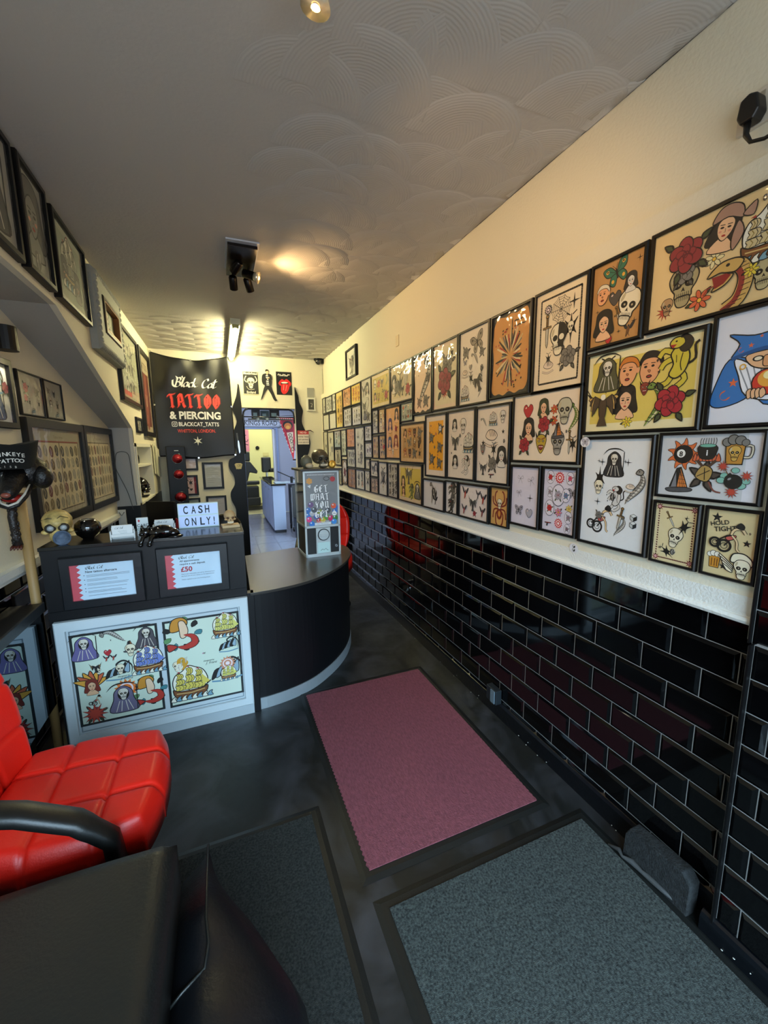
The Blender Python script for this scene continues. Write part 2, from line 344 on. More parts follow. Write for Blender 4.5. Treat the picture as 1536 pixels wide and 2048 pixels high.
def m_ship(a, sail='#d9b64a', hull='#7a4a25'):
    a.blob([(-.85, .1), (-.7, .6), (-.35, .8), (-.05, 1.08), (.3, .95), (.7, .7), (.9, .1), (.6, -.4), (-.6, -.4)], '#e9e6d4', .05)
    for x, hm in ((-.5, .72), (-.02, 1.0), (.45, .8)):
        a.ln([(x - .06, -.4), (x + .03, hm)], .05)
        for j in range(3):
            y = hm - .06 - j * (hm + .28) / 3; q = (hm + .28) / 3 * .86; w = .13 + .05 * j
            a.blob([(x - w, y), (x + w, y), (x + w + .07, y - q * .55), (x + w - .03, y - q), (x - w - .02, y - q), (x - w + .06, y - q * .5)], sail, .03, n=2); a.ln([(x - w * .3, y - .02), (x + .02, y - q * .5), (x - w * .4, y - q)], .035, '#8a7434' if sail != BW else '#8a857c'); a.ln([(x + w * .5, y - .02), (x + w * .8, y - q * .5), (x + w * .45, y - q)], .025, K)
        a.poly([(x + .03, hm), (x - .15, hm + .05), (x + .03, hm + .1)], '#a3342a')
    a.ln([(.6, -.35), (1.05, .0)], .06); a.poly([(1.0, -.02), (.6, .5), (.62, -.2)], sail)
    a.blob([(-.85, -.2), (-.5, -.35), (.5, -.35), (.88, -.25), (.62, -.72), (-.6, -.75)], hull, .05); a.ln([(-.7, -.45), (0, -.52), (.72, -.42)], .05, '#d0b070')
    for k in range(8): a.blob([(-1.0 + k * .26, -.88), (-.9 + k * .26, -.66), (-.72 + k * .26, -.6), (-.78 + k * .26, -.74), (-.7 + k * .26, -.9)], '#6f9bb0' if k % 2 else '#e9e6d4', .04, n=2)
def m_reaper(a, c='#3a3548', sk='#d9d3c4'):
    a.blob([(0, .95), (-.5, .6), (-.6, 0), (-.85, -.8), (0, -.95), (.85, -.8), (.6, 0), (.5, .6)], c, .05); a.ell(0, .35, .34, .42, K); a.push(0, .36, .42); m_skull(a, sk); a.pop()
    for x in (-.5, -.2, .2, .5): a.ln([(x * .5, -.1), (x, -.85)], .04, sk)
    a.ln([(.75, -.9), (.8, .9)], .06); a.ln([(.85, .9), (.3, 1.15), (-.5, 1.1), (-.95, .7)], .1, K, sm=4, taper=True)
def m_lady(a, hair='#1c1714', skin='#e2b48c', sc=None):
    a.blob([(-.6, .2), (-.5, .8), (0, 1), (.5, .8), (.62, .2), (.75, -.5), (.3, -.6), (-.3, -.6), (-.75, -.5)], hair, .04)
    a.blob([(-.2, -.3), (.2, -.3), (.55, -.85), (-.55, -.85)], skin, .04); a.blob([(-.34, .35), (0, .6), (.34, .35), (.3, -.1), (0, -.42), (-.3, -.1)], skin, .04)
    for s in (-1, 1): a.ell(.15 * s, .14, .085, .045, K); a.ln([(.05 * s, .25), (.26 * s, .26)], .035); a.ell(.2 * s, -.02, .07, .05, '#d98f78')
    a.ell(0, -.2, .09, .045, '#a3201c'); a.ln([(0, .1), (.03, -.06), (-.03, -.06)], .02)
    if sc:
        a.blob([(-.62, .35), (-.45, .9), (0, 1.08), (.5, .9), (.62, .4), (0, .55)], sc, .05); a.blob([(.6, .5), (1.0, .95), (1.05, .4)], sc, .05); a.blob([(.5, .3), (.85, -.2), (.6, -.9), (.4, -.4)], sc, .05)
def m_baby(a, hair='#c9772a', skin='#e0a070'):
    a.blob([(-.6, .3), (-.4, .9), (.1, 1.0), (.6, .75), (.7, .2)], hair, .05)
    a.blob([(-.55, .3), (-.3, .6), (.3, .6), (.6, .3), (.62, -.1), (.4, -.6), (0, -.85), (-.4, -.7), (-.6, -.2)], skin, .05); a.ell(.68, .05, .12, .18, skin)
    for s in (-1, 1): a.ell(.22 * s - .05, .15, .1, .07, K); a.ln([(.1 * s - .05, .33), (.36 * s - .05, .3)], .04)
    a.blob([(-.12, -.05), (.05, -.08), (-.02, -.2)], '#c07a50', .03); a.ell(-.02, -.42, .18, .1, K); a.ell(-.02, -.42, .12, .05, '#a3302a')
def m_eagle(a, c='#4a3a28', c2='#c9a35a'):
    for s in (-1, 1):
        for k in range(6): t = .5 + k * .2; a.blob([(0, .1), (.5 * s * math.cos(t * .5) + .1 * s, .25 + .3 * math.sin(t)), (s * (1.0 - k * .08), .95 - k * .28), (.3 * s, .0)], c if k % 2 else c2, .04, n=2)
    a.blob([(-.2, .2), (0, .45), (.2, .2), (.15, -.5), (-.15, -.5)], c, .04); a.ell(0, .45, .14, .14, '#e9e2cc'); a.poly([(-.3, -.95), (.3, -.95), (.1, -.4), (-.1, -.4)], c)
def m_swallow(a, c='#b03a2a', c2='#2a2a30'):
    a.blob([(-.1, .1), (-.6, .9), (-.9, 1.0), (-.5, .1)], c2, .04); a.blob([(.1, .1), (.6, .8), (.95, .8), (.5, 0)], c2, .04)
    a.blob([(0, .4), (.2, .1), (.1, -.5), (-.3, -1), (-.25, -.4), (-.2, .1)], c, .05); a.ell(.03, .42, .14, .13, c2); a.ln([(0, -.5), (.25, -1)], .06)
def m_panther(a, c='#c9b83a'):
    a.ln([(.5, -.1), (.85, .1), (.8, .6), (.95, .75)], .1, K, sm=3)
    for p in ([(.3, -.3), (.5, -.65), (.15, -.95), (-.02, -.95)], [(.0, -.4), (-.2, -.7), (-.5, -.8), (-.62, -.75)], [(.0, .45), (-.4, .62), (-.62, .38)], [(.05, .25), (-.35, .12), (-.52, -.12)]): a.ln(p, .27, K, sm=3); a.ln(p, .19, c, sm=3)
    a.blob([(.3, .8), (.62, .3), (.5, -.3), (.15, -.58), (-.15, -.4), (.0, .0), (-.12, .45)], c, .06); a.ln([(.35, .4), (.28, .0), (.35, -.3)], .04, K, sm=3); a.ln([(.1, .35), (.12, .05)], .03)
    a.blob([(.1, .98), (.45, 1.1), (.72, .8), (.55, .45), (.25, .5)], '#2a2218', .03); a.blob([(-.2, .88), (.0, 1.05), (.3, 1.02), (.4, .78), (.15, .62), (-.12, .68)], c, .05); a.poly([(.2, 1.0), (.32, 1.16), (.38, .98)], K)
    a.poly([(-.2, .8), (.08, .78), (-.08, .64)], '#a3201c'); a.ell(.05, .9, .045, .035, K)
    for x, y in ((-.64, .34), (-.54, -.16), (-.66, -.76), (-.06, -.97)): a.ln([(x, y), (x - .09, y - .05)], .04); a.ln([(x, y - .04), (x - .07, y - .11)], .04)
def m_heart(a, c='#b3242c'): a.blob([(0, -.9), (-.8, 0), (-.75, .6), (-.35, .8), (0, .45), (.35, .8), (.75, .6), (.8, 0)], c, .07); a.ell(-.4, .4, .15, .1, '#e8c9b8', .6)
def m_moon(a, c=K): a.poly([(math.cos(t), math.sin(t)) for t in [-2.2 + 4.4 * k / 14 + PI for k in range(15)]] + [(-.2 + .75 * math.cos(t), .75 * math.sin(t)) for t in [PI + 2.0 - 4.0 * k / 14 + 0 for k in range(15)]], c)
def burst(a, x, y, r, n, c='#b5402e'): a.star(x, y, r * 1.1, n, K, .42); a.star(x, y, r, n, c, .4)
def m_bomb(a):
    for x, y, r in ((-.5, .3, .3), (-.7, .0, .28), (.5, -.3, .3), (.75, 0, .25), (.1, .7, .25)): a.ell(x, y, r, r * .8, K); a.ell(x, y, r * .88, r * .68, '#7fb5a6')
    burst(a, .75, .35, .35, 9); burst(a, .0, -.75, .42, 11); a.ln([(-.3, .4), (-.5, .75), (-.6, .95)], .06, '#6b4a2a', sm=3); burst(a, -.65, .95, .38, 11)
    a.ell(.02, -.05, .55, .5, K); a.poly([(-.5, .2), (-.2, .55), (-.05, .42), (-.35, .1)], K); a.ell(-.2, .12, .12, .07, '#8a8a8a', .6)
def m_eight(a):
    for k in range(9): t = 2 * PI * k / 9 + .2; a.push(.62 * math.cos(t), .62 * math.sin(t), .55, t - .5); a.blob([(-.2, -.4), (.5, -.3), (1.0, .25), (.3, .2), (-.2, .4)], '#d06a35', .07); a.pop()
    a.ell(0, 0, .68, .68, K); a.ell(-.15, .05, .3, .3, '#e8e6e0'); a.text('8', -.15, -.15, .5, K, .03, align='c')
def m_cauldron(a):
    for k in range(7): a.ln([(-.45 + k * .15, .5), (-.5 + k * .17, .75), (-.42 + k * .15, 1.0)], .04, '#333333', sm=3)
    for k in range(8): a.push(-.75 + k * .21, -.45, .5); a.blob([(-.25, -.3), (.25, -.3), (.3, .1), (0, .8), (-.25, .1)], '#c9603a', .09); a.pop()
    a.blob([(-.55, .45), (.55, .45), (.6, .0), (.35, -.45), (-.35, -.45), (-.6, .0)], K, .02); a.ell(0, .45, .58, .16, K); a.ell(0, .47, .5, .11, '#6fae9a'); a.text('i', -.05, -.2, .55, '#d8d8d8', .03)
    for s in (-1, 1): a.poly([(.1 * s, -.95), (.3 * s, -1.0), (.7 * s, -.6), (.5 * s, -.5)], '#4a3326')
def m_mug(a, beer='#b9822e', skull=True):
    a.ln([(.5, .35), (.95, .3), (.9, -.35), (.5, -.4)], .2, K, sm=3); a.ln([(.5, .35), (.95, .3), (.9, -.35), (.5, -.4)], .1, '#cfc6b0', sm=3)
    a.poly([(-.6, .5), (.6, .5), (.5, -.9), (-.5, -.9)], K); a.poly([(-.53, .45), (.53, .45), (.44, -.83), (-.44, -.83)], beer)
    for x, y, r in ((-.5, .6, .28), (-.15, .75, .32), (.25, .7, .3), (.55, .55, .22)): a.ell(x, y, r * 1.1, r * 1.1, K); a.ell(x, y, r * .92, r * .92, '#77746e' if skull else '#eee8d8')
    if skull: a.push(0, -.15, .5); m_skull(a, '#c9a04a'); a.pop()
    else:
        for x in (-.25, .05, .3): a.rect(x - .05, -.7, x + .05, .2, '#7a4a18')
def m_hat(a):
    a.blob([(-.9, -.65), (-.6, -.9), (.7, -.8), (.95, -.6), (.3, -.5)], '#4a4a4e', .06); a.poly([(-.7, -.55), (-.25, .9), (.1, 1.0), (.65, -.5)], K); a.poly([(-.1, -.5), (.05, .85), (.58, -.46)], '#cf7a35')
    for x in (.1, .3, .45): a.ln([(.02, .8), (x, -.5)], .03)
    for y in (-.2, .1, .4): a.ln([(-.05, y), (.5 - y * .35, y - .05)], .03)
    a.poly([(-.55, -.55), (-.25, .6), (-.15, -.5)], '#77777c')
def m_plant(a):
    for r in (.2, 1.4, 2.6, 3.9, 5.2): leaf(a, .2 * math.cos(r), .2 * math.sin(r), .85, r, '#4a4038')
    a.blob([(-.5, 0), (-.1, .7), (.45, .4), (.2, -.3)], '#a98a4a', .06); a.ln([(-.4, 0), (.3, .4)], .05); a.ln([(0, .55), (.05, -.2)], .05); a.ln([(.3, -.3), (.6, -.8), (1.0, -.9)], .1, '#7a4438', sm=3)
def m_mask(a, c='#b59a2e'):
    a.blob([(-.6, .5), (0, .8), (.6, .5), (.5, -.2), (0, -.9), (-.5, -.2)], c, .07)
    for s in (-1, 1): a.poly([(.4 * s, .6), (.75 * s, 1.1), (.62 * s, .45)], K); a.ell(.25 * s, .2, .15, .1, K); a.ell(.25 * s, .2, .06, .05, '#e8e0c8'); a.ln([(.05 * s, .35), (.5 * s, .5)], .08, '#7a2018')
    a.blob([(-.35, -.25), (0, -.15), (.35, -.25), (0, -.6)], '#8c2020', .06)
    for k in range(5): a.poly([(-.25 + k * .11, -.24), (-.17 + k * .11, -.24), (-.21 + k * .11, -.38)], '#f0ead8')
def m_bow(a, c='#9a97a0'):
    for s in (-1, 1): a.ln([(0, .1), (.6 * s, .6), (.75 * s, .1), (0, .0)], .09, c, sm=4); a.ln([(0, 0), (.35 * s, -.5), (.5 * s, -.9)], .08, c, sm=4)
    a.ell(0, .05, .12, .14, '#6a6770')
def m_dice(a):
    for y in (.45, -.45): a.poly([(0, y + .5), (.45, y + .25), (.45, y - .25), (0, y - .5), (-.45, y - .25), (-.45, y + .25)], K); a.poly([(0, y + .44), (.38, y + .23), (0, y + .03), (-.38, y + .23)], '#d8dad8'); a.poly([(-.4, y + .17), (-.03, y - .03), (-.03, y - .42), (-.4, y - .2)], '#b9bcba')
def m_wave(a, c='#8fa9b8'):
    for k in range(6): a.blob([(-.9 + k * .25, -.5 + .1 * k), (-.7 + k * .28, .1 + .12 * k), (-.35 + k * .22, .2 + .08 * k), (-.5 + k * .24, -.2)], c if k % 2 else K, .05)
    a.ln([(.8, -.5), (.9, .3), (.4, .8), (-.1, .6), (.0, .3), (.3, .4)], .14, K, sm=4, taper=True); a.ln([(-.9, -.6), (0, -.7), (.9, -.55)], .1, '#5f8ba5', sm=3)
def m_mermaid(a, hair='#c98a2e', tail='#b5352a', skin='#e6c7a8'):
    for k in range(9): t = 2 * PI * k / 9; a.push(.8 * math.cos(t), .8 * math.sin(t), .25, t); a.blob([(-.8, -.3), (.6, -.6), (.9, .4), (-.2, .5)], ['#3f7f8a', K, '#5f8f5a'][k % 3], .1, n=2); a.pop()
    a.blob([(-.6, .2), (-.5, .85), (0, 1), (.3, .7), (.05, .3)], hair, .05); a.blob([(-.15, .75), (.12, .75), (.3, .2), (.15, -.2), (-.1, -.2), (-.15, .3)], skin, .04)
    a.ln([(.05, -.05), (.5, -.2), (.6, -.6), (.1, -.8), (-.35, -.7)], .42, K, sm=4, taper=True); a.ln([(.05, -.05), (.5, -.2), (.6, -.6), (.1, -.8), (-.35, -.7)], .34, tail, sm=4, taper=True); a.blob([(-.3, -.7), (-.8, -.5), (-.75, -.95)], tail, .05)
def m_flame(a, c='#c9603a'):
    for k in range(7): t = -1.2 + k * .4 + PI / 2; a.push(.35 * math.cos(t), .1 + .3 * math.sin(t), .75, t - PI / 2); a.blob([(-.25, -.3), (.25, -.3), (.3, .1), (0, .9), (-.25, .1)], c if k % 2 else '#e0a23a', .07); a.pop()
    a.push(0, -.1, .6); m_lady(a, '#7a2a1c'); a.pop()
def m_sun(a, c='#c9302e'):
    a.star(0, 0, 1, 14, c, .7); a.ell(0, 0, .6, .6, '#ead9dc'); a.ell(0, 0, .45, .45, c); a.ell(0, 0, .25, .25, '#ead9dc')
def m_badge(a, c='#c9302e', ry=1.0): a.ell(0, 0, .75, ry, '#55505e', n=24); a.ell(0, 0, .69, ry - .07, '#dcd6e2', n=24); a.push(0, 0, .5); m_rose(a, c, '#8a3038', '#6a7a5a'); a.pop()
def m_tribal(a):
    for s in (-1, 1): a.blob([(0, .9), (.15 * s, .3), (.6 * s, .6), (.3 * s, 0), (.5 * s, -.5), (.12 * s, -.3), (0, -1.1)], K, 0, n=3); a.ln([(.1 * s, .8), (.45 * s, 1.0)], .08)
def m_biker(a):
    for x, y, r in ((-.75, -.35, .3), (-.2, -.5, .38)): a.ring(x, y, r, .14); a.ring(x, y, r * .5, .04)
    a.ln([(-.7, -.3), (-.1, .2), (.3, .25), (-.2, -.5)], .09, K, sm=2); a.blob([(-.15, .1), (.4, .3), (.35, .05), (.0, -.1)], '#c05a50', .05); a.ln([(.2, .25), (.5, -.1), (.55, -.6), (.7, -.75)], .16, K, sm=3); a.ln([(.2, .25), (.5, -.1), (.55, -.6), (.7, -.75)], .1, '#dcbf92', sm=3)
    a.ln([(.15, .3), (.3, .65), (.7, .75), (.95, .45)], .2, K, sm=3); a.ln([(.15, .3), (.3, .65), (.7, .75), (.95, .45)], .13, '#dcbf92', sm=3); a.blob([(.35, .85), (.6, 1.15), (.85, .95), (.75, .7)], K, .02)
def m_wingskull(a):
    a.blob([(-.4, .3), (-.3, .85), (.3, .95), (.75, .6), (.75, .2), (.2, .35)], '#e6dcc0', .08); a.push(.25, -.1, .65); m_skull(a); a.pop()
    for k in range(4): a.blob([(-.3, .1 - k * .12), (-1.1 + k * .1, .75 - k * .22), (-.9 + k * .1, .3 - k * .2), (-.25, -.05 - k * .12)], '#e6dcc0', .06, n=2)
def m_hand(a, c='#e0cdb8'):
    a.blob([(-.7, -.1), (-.3, .35), (.4, .3), (.8, -.1), (.4, -.45), (-.3, -.4)], c, .06)
    for k in range(4): a.ln([(-.2 + k * .2, .3), (-.05 + k * .2, -.15)], .05)
    a.ln([(-.9, -.7), (0, -.95), (.9, -.7)], .2, K, sm=3); a.ln([(-.9, -.7), (0, -.95), (.9, -.7)], .13, c, sm=3)
def m_moth(a): m_butterfly(a, '#8f887a', '#5a544a')
def m_gun(a, c='#a32a22'): a.poly([(-.9, .1), (.9, .2), (.9, .0), (0, -.1), (-.1, -.7), (-.4, -.7), (-.35, -.1), (-.9, -.1)], K); a.rect(-.6, -.02, .6, .08, c)
def m_blot(a, c='#3c3a38', sd=0):
    r = random.Random(sd); a.blob([(.75 * (.5 + .5 * r.random()) * math.cos(k * .785), (.6 + .4 * r.random()) * math.sin(k * .785)) for k in range(8)], c, 0, n=3)
    for k in range(5): x = r.uniform(-.5, .5); a.ln([(x, r.uniform(-.8, 0)), (x + r.uniform(-.3, .3), r.uniform(0, .8))], .09, '#b9b4aa')
BW = '#d5d0c6'
KIT = {'rose': lambda a, c=None: m_rose(a, c or '#a32330', '#5e1420'), 'roseg': lambda a, c=None: m_rose(a, '#77726a', '#3a3733', '#5a5750'), 'skull': lambda a, c=None: m_skull(a, c or '#e6dcc0'), 'snake': lambda a, c=None: m_snake(a, c or '#6f8a3a'),
 'snakeg': lambda a, c=None: m_snake(a, '#8a857c', BW, .5), 'dagger': lambda a, c=None: m_dagger(a), 'fly': lambda a, c=None: m_butterfly(a, c or '#2f6b52'), 'flyg': lambda a, c=None: m_butterfly(a, '#9b96a0', '#5a5660'), 'spider': lambda a, c=None: m_spider(a, c or '#7a2a1c'), 'web': lambda a, c=None: m_web(a),
 'ghost': lambda a, c=None: m_lady(a, '#5d5c57', '#85847b'), 'shipf': lambda a, c=None: m_ship(a, '#9a9c8e', '#6b6c62'), 's4': lambda a, c=None: m_star(a, 4, c or K), 's5': lambda a, c=None: m_star(a, 5, c or K), 'ship': lambda a, c=None: m_ship(a, c or '#d9b64a'), 'shipg': lambda a, c=None: m_ship(a, BW, '#4a4742'), 'reaper': lambda a, c=None: m_reaper(a, c or '#3a3548'), 'lady': lambda a, c=None: m_lady(a, c or '#1c1714'),
 'ladyg': lambda a, c=None: m_lady(a, '#25211e', BW), 'baby': lambda a, c=None: m_baby(a, c or '#c9772a'), 'eagle': lambda a, c=None: m_eagle(a, c or '#4a3a28'), 'eagleg': lambda a, c=None: m_eagle(a, '#3a3835', BW), 'swallow': lambda a, c=None: m_swallow(a, c or '#b03a2a'), 'panther': lambda a, c=None: m_panther(a, c or '#c9b83a'),
 'heart': lambda a, c=None: m_heart(a, c or '#b3242c'), 'bomb': lambda a, c=None: m_bomb(a), 'eight': lambda a, c=None: m_eight(a), 'cauldron': lambda a, c=None: m_cauldron(a), 'mug': lambda a, c=None: m_mug(a), 'beer': lambda a, c=None: m_mug(a, '#c98a2a', False), 'hat': lambda a, c=None: m_hat(a), 'plant': lambda a, c=None: m_plant(a),
 'mask': lambda a, c=None: m_mask(a, c or '#b59a2e'), 'bow': lambda a, c=None: m_bow(a), 'dice': lambda a, c=None: m_dice(a), 'wave': lambda a, c=None: m_wave(a), 'mermaid': lambda a, c=None: m_mermaid(a), 'flame': lambda a, c=None: m_flame(a), 'sun': lambda a, c=None: m_sun(a, c or '#c9302e'), 'badge': lambda a, c=None: m_badge(a, c or '#c9302e'),
 'tribal': lambda a, c=None: m_tribal(a), 'biker': lambda a, c=None: m_biker(a), 'wing': lambda a, c=None: m_wingskull(a), 'hand': lambda a, c=None: m_hand(a), 'moth': lambda a, c=None: m_moth(a), 'flower': lambda a, c=None: m_flower(a, c or '#c9542f'), 'cobra': lambda a, c=None: m_cobra(a), 'half': lambda a, c=None: m_skull(a, '#e6dcc0', K),
 'scarf': lambda a, c=None: m_lady(a, '#1c1714', '#e6b98e', '#a8826e'), 'gun': lambda a, c=None: m_gun(a), 'moon': lambda a, c=None: m_moon(a), 'blot': lambda a, c=None: m_blot(a, c or '#3c3a38'), 'burst': lambda a, c=None: burst(a, 0, 0, 1, 11)}
def place(a, spec, w, h):
    """spec: 'kind x y size [rot] [#col]; ...' with x, y in 0..1 of the sheet (y down) and size in sheet heights"""
    for n_, it in enumerate(spec.split(';')):
        q = it.split()
        if not q: continue
        col = None; rot = 0
        for z in q[4:]:
            if z[0] == '#': col = z
            else: rot = float(z)
        a.base = 6 + 40 * (n_ % 3); a.push(float(q[1]) * w, (1 - float(q[2])) * h, float(q[3]) * h * 1.12, rot); KIT[q[0]](a, col); a.pop()
def grid_sheet(a, w, h, kinds, cols, rows, seed, marg=.12, size=None, col=None):
    r = random.Random(seed); ks = kinds.split(); sz = size or min(w * (1 - 2 * marg) / cols, h * (1 - 2 * marg) / rows) * .53; n = 0
    for j in range(rows):
        for i in range(cols):
            a.base = 6; a.push(w * (marg + (1 - 2 * marg) * (i + .5) / cols) + r.uniform(-.1, .1) * sz, h * (marg + (1 - 2 * marg) * (j + .5) / rows) + r.uniform(-.1, .1) * sz, sz, r.uniform(-.25, .25))
            KIT[ks[(r.randrange(len(ks)) if len(ks) > cols * rows else n) % len(ks)]](a, col); a.pop(); n += 1
# ---------------------------------------------------------------- the room
XR, XT, XP, XL, YB, ZC, YF = 1.42, 1.41, 1.385, -0.705, 5.766, 2.767, -1.2
LA = math.atan(0.0452)                       # the under-stair wall runs slightly inwards
def lx(y): return -0.96 + (y - 2.6) * 0.0452
WALL = mat('#d9d2bd', 0.75, bump=0.35, bscale=90, name='cream_wall_paint')
WHITEP = mat('#dcdcd6', 0.6, bump=0.6, bscale=120, name='white_plaster')
CEILM = mat('#b8b4ae', 0.8, bump=0.25, bscale=60, name='ceiling_paint')
GROUT = mat('#8b8a88', 0.8, name='grey_grout')
TILE = mat('#050506', 0.06, coat=0.0, spec=0.55, name='black_glazed_tile')
def fans_mat():
    m = bpy.data.materials.new('combed_artex'); m.use_nodes = True; n = m.node_tree; b = n.nodes['Principled BSDF']
    b.inputs['Base Color'].default_value = lin('#b8b4ae'); b.inputs['Roughness'].default_value = 0.7
    at = n.nodes.new('ShaderNodeAttribute'); at.attribute_name = 'rings'
    mt = n.nodes.new('ShaderNodeMath'); mt.operation = 'MULTIPLY'; mt.inputs[1].default_value = 520; n.links.new(at.outputs['Fac'], mt.inputs[0])
    si = n.nodes.new('ShaderNodeMath'); si.operation = 'SINE'; n.links.new(mt.outputs[0], si.inputs[0])
    bu = n.nodes.new('ShaderNodeBump'); bu.inputs['Strength'].default_value = 0.22; bu.inputs['Distance'].default_value = 0.001
    n.links.new(si.outputs[0], bu.inputs['Height']); n.links.new(bu.outputs[0], b.inputs['Normal']); return m
def floor_mat():
    m = bpy.data.materials.new('scuffed_black_lino'); m.use_nodes = True; n = m.node_tree; b = n.nodes['Principled BSDF']
    tc = n.nodes.new('ShaderNodeTexCoord'); n1 = n.nodes.new('ShaderNodeTexNoise'); n1.inputs['Scale'].default_value = 3.2; n1.inputs['Detail'].default_value = 8; n1.inputs['Distortion'].default_value = 1.5
    n.links.new(tc.outputs['Object'], n1.inputs[0]); cr = n.nodes.new('ShaderNodeValToRGB'); e = cr.color_ramp.elements
    e[0].position = .4; e[0].color = lin('#161817'); e[1].position = .72; e[1].color = lin('#37383c'); n.links.new(n1.outputs[0], cr.inputs[0]); n.links.new(cr.outputs[0], b.inputs['Base Color'])
    n2 = n.nodes.new('ShaderNodeTexNoise'); n2.inputs['Scale'].default_value = 26; n2.inputs['Detail'].default_value = 6; n.links.new(tc.outputs['Object'], n2.inputs[0])
    mr = n.nodes.new('ShaderNodeMapRange'); mr.inputs[3].default_value = .28; mr.inputs[4].default_value = .55; n.links.new(n2.outputs[0], mr.inputs[0]); n.links.new(mr.outputs[0], b.inputs['Roughness'])
    bu = n.nodes.new('ShaderNodeBump'); bu.inputs['Strength'].default_value = .12; bu.inputs['Distance'].default_value = .004; n.links.new(n2.outputs[0], bu.inputs['Height']); n.links.new(bu.outputs[0], b.inputs['Normal']); return m
m = MB(); m.box(-1.15, 1.5, YF, YB + .06, -.05, 0, floor_mat()); struct(m.build('floor'))
# ceiling slab, combed fans over the right side and pressed wave panels at the back
m = MB(); m.box(-1.15, 1.6, YF, YB + .1, ZC, ZC + .08, CEILM)
def wave(u, v):
    x, y = -.72 + u * 2.14, 4.28 + v * 1.49; r = math.floor(y / .118); k = (x / .34 + .5 * (r % 2)) % 1; t = y / .118 - r
    q = (2 * k - 1) ** 2; edge = min(1, (y - 4.28) / .25, (x + .72) / .1)
    return (x, y, ZC - .001 - edge * .011 * max(0, 1 - abs(t - .35 - .5 * q) / (.55 if t > .35 + .5 * q else .3)) * (1 - .35 * q))
m.grid(wave, 214, 180, CEILM); ce = m.build('ceiling', fix=False); struct(ce)
fm = fans_mat(); rng = random.Random(4); vs = []; fs = []; rings = []
for j in range(20):
    for i in range(7):
        cx = .38 + i * .2 + (.1 if j % 2 else 0) + rng.uniform(-.05, .05); cy = -.9 + (19 - j) * .25 + rng.uniform(-.05, .05) + .25; R = rng.uniform(.2, .29); k0 = len(vs)
        if cy > 4.3: continue
        dz = rng.uniform(.001, .0028); off = .0004 * (j % 3)
        for a in range(15):
            t = PI + PI * a / 14
            for q in (0.08, .35, .65, .93, 1.0):
                x, y = cx + R * q * math.cos(t), cy + R * q * math.sin(t); h = dz * q ** 1.5 if q < .98 else 0
                vs.append((min(x, XR - .002), y, ZC - off - h - (.0 if q < .98 else -.002))); rings.append(R * q + i * .37)
        for a in range(14):
            for q in range(4): p = k0 + a * 5 + q; fs.append((p, p + 5, p + 6, p + 1))
me = bpy.data.meshes.new('ceiling_combed_plaster'); me.from_pydata(vs, [], fs); at = me.attributes.new('rings', 'FLOAT', 'POINT'); at.data.foreach_set('value', rings); me.materials.append(fm)
me.polygons.foreach_set('use_smooth', [True] * len(me.polygons)); o = bpy.data.objects.new('ceiling', me); COL.objects.link(o); struct(o)
# right wall: plain top, boarded picture band, metro tiles
m = MB(); m.box(XR, XR + .1, YF, YB, 0, ZC, WALL); struct(m.build('wall_right'))
m = MB(); m.box(XP, XR, YF, YB, 1.07, 2.30, WALL); m.box(XP - .002, XR, YF, YB, 1.052, 1.115, WHITEP); m.prism([(XR, 1.03), (XP - .014, 1.034), (XP - .018, 1.044), (XP - .012, 1.054), (XR, 1.056)], YF, YB, WHITEP, 'y') if 0 else None
o = m.build('wall_right'); struct(o)
m = MB(); m.tube([(XP, YF, 1.045), (XP, YB, 1.045)], .013, WHITEP, 8); m.box(XP - .004, XR, YF, YB, 1.036, 1.06, WHITEP); struct(m.build('trim_1', smooth=False))
def tiles(name, x, y0, y1, z1, rows, ph, sgn=-1, seed=1, xf=None, L=.2, H=.1025, g=.0014):
    m = MB(); r = random.Random(seed)
    m.box(min(x, x - sgn * .02), max(x, x - sgn * .02), y0, y1, 0, z1, GROUT)
    for k in range(rows):
        zt = z1 - k * H; zb = zt - H; yy = ph[k % 2] - math.ceil((ph[k % 2] - y0) / L) * L
        while yy < y1:
            a, b = max(yy, y0) + g, min(yy + L, y1) - g; yy += L
            if b - a < .012: continue
            e = min(.011, (b - a) * .3); d = sgn * .007; t1, t2 = r.uniform(-.0006, .0006), r.uniform(-.0006, .0006); zb2, zt2 = max(zb, .0) + g, zt - g
            v = [(x, a, zb2), (x, b, zb2), (x, b, zt2), (x, a, zt2)] + [(x + d + t1 * s1 + t2 * s2, yv, zv) for yv, zv, s1, s2 in ((a + e, zb2 + .011, -1, -1), (b - e, zb2 + .011, 1, -1), (b - e, zt2 - .011, 1, 1), (a + e, zt2 - .011, -1, 1))]
            f = [(4, 5, 6, 7), (0, 1, 5, 4), (1, 2, 6, 5), (2, 3, 7, 6), (3, 0, 4, 7)]
            if sgn > 0: f = [q[::-1] for q in f]
            m.add(v, [q[::-1] for q in f], TILE)
    return struct(m.build(name, fix=False))
tiles('wall_right', XT, .4, YB, 1.035, 10, (.848 - .1 + .2, .85), -1, 3)
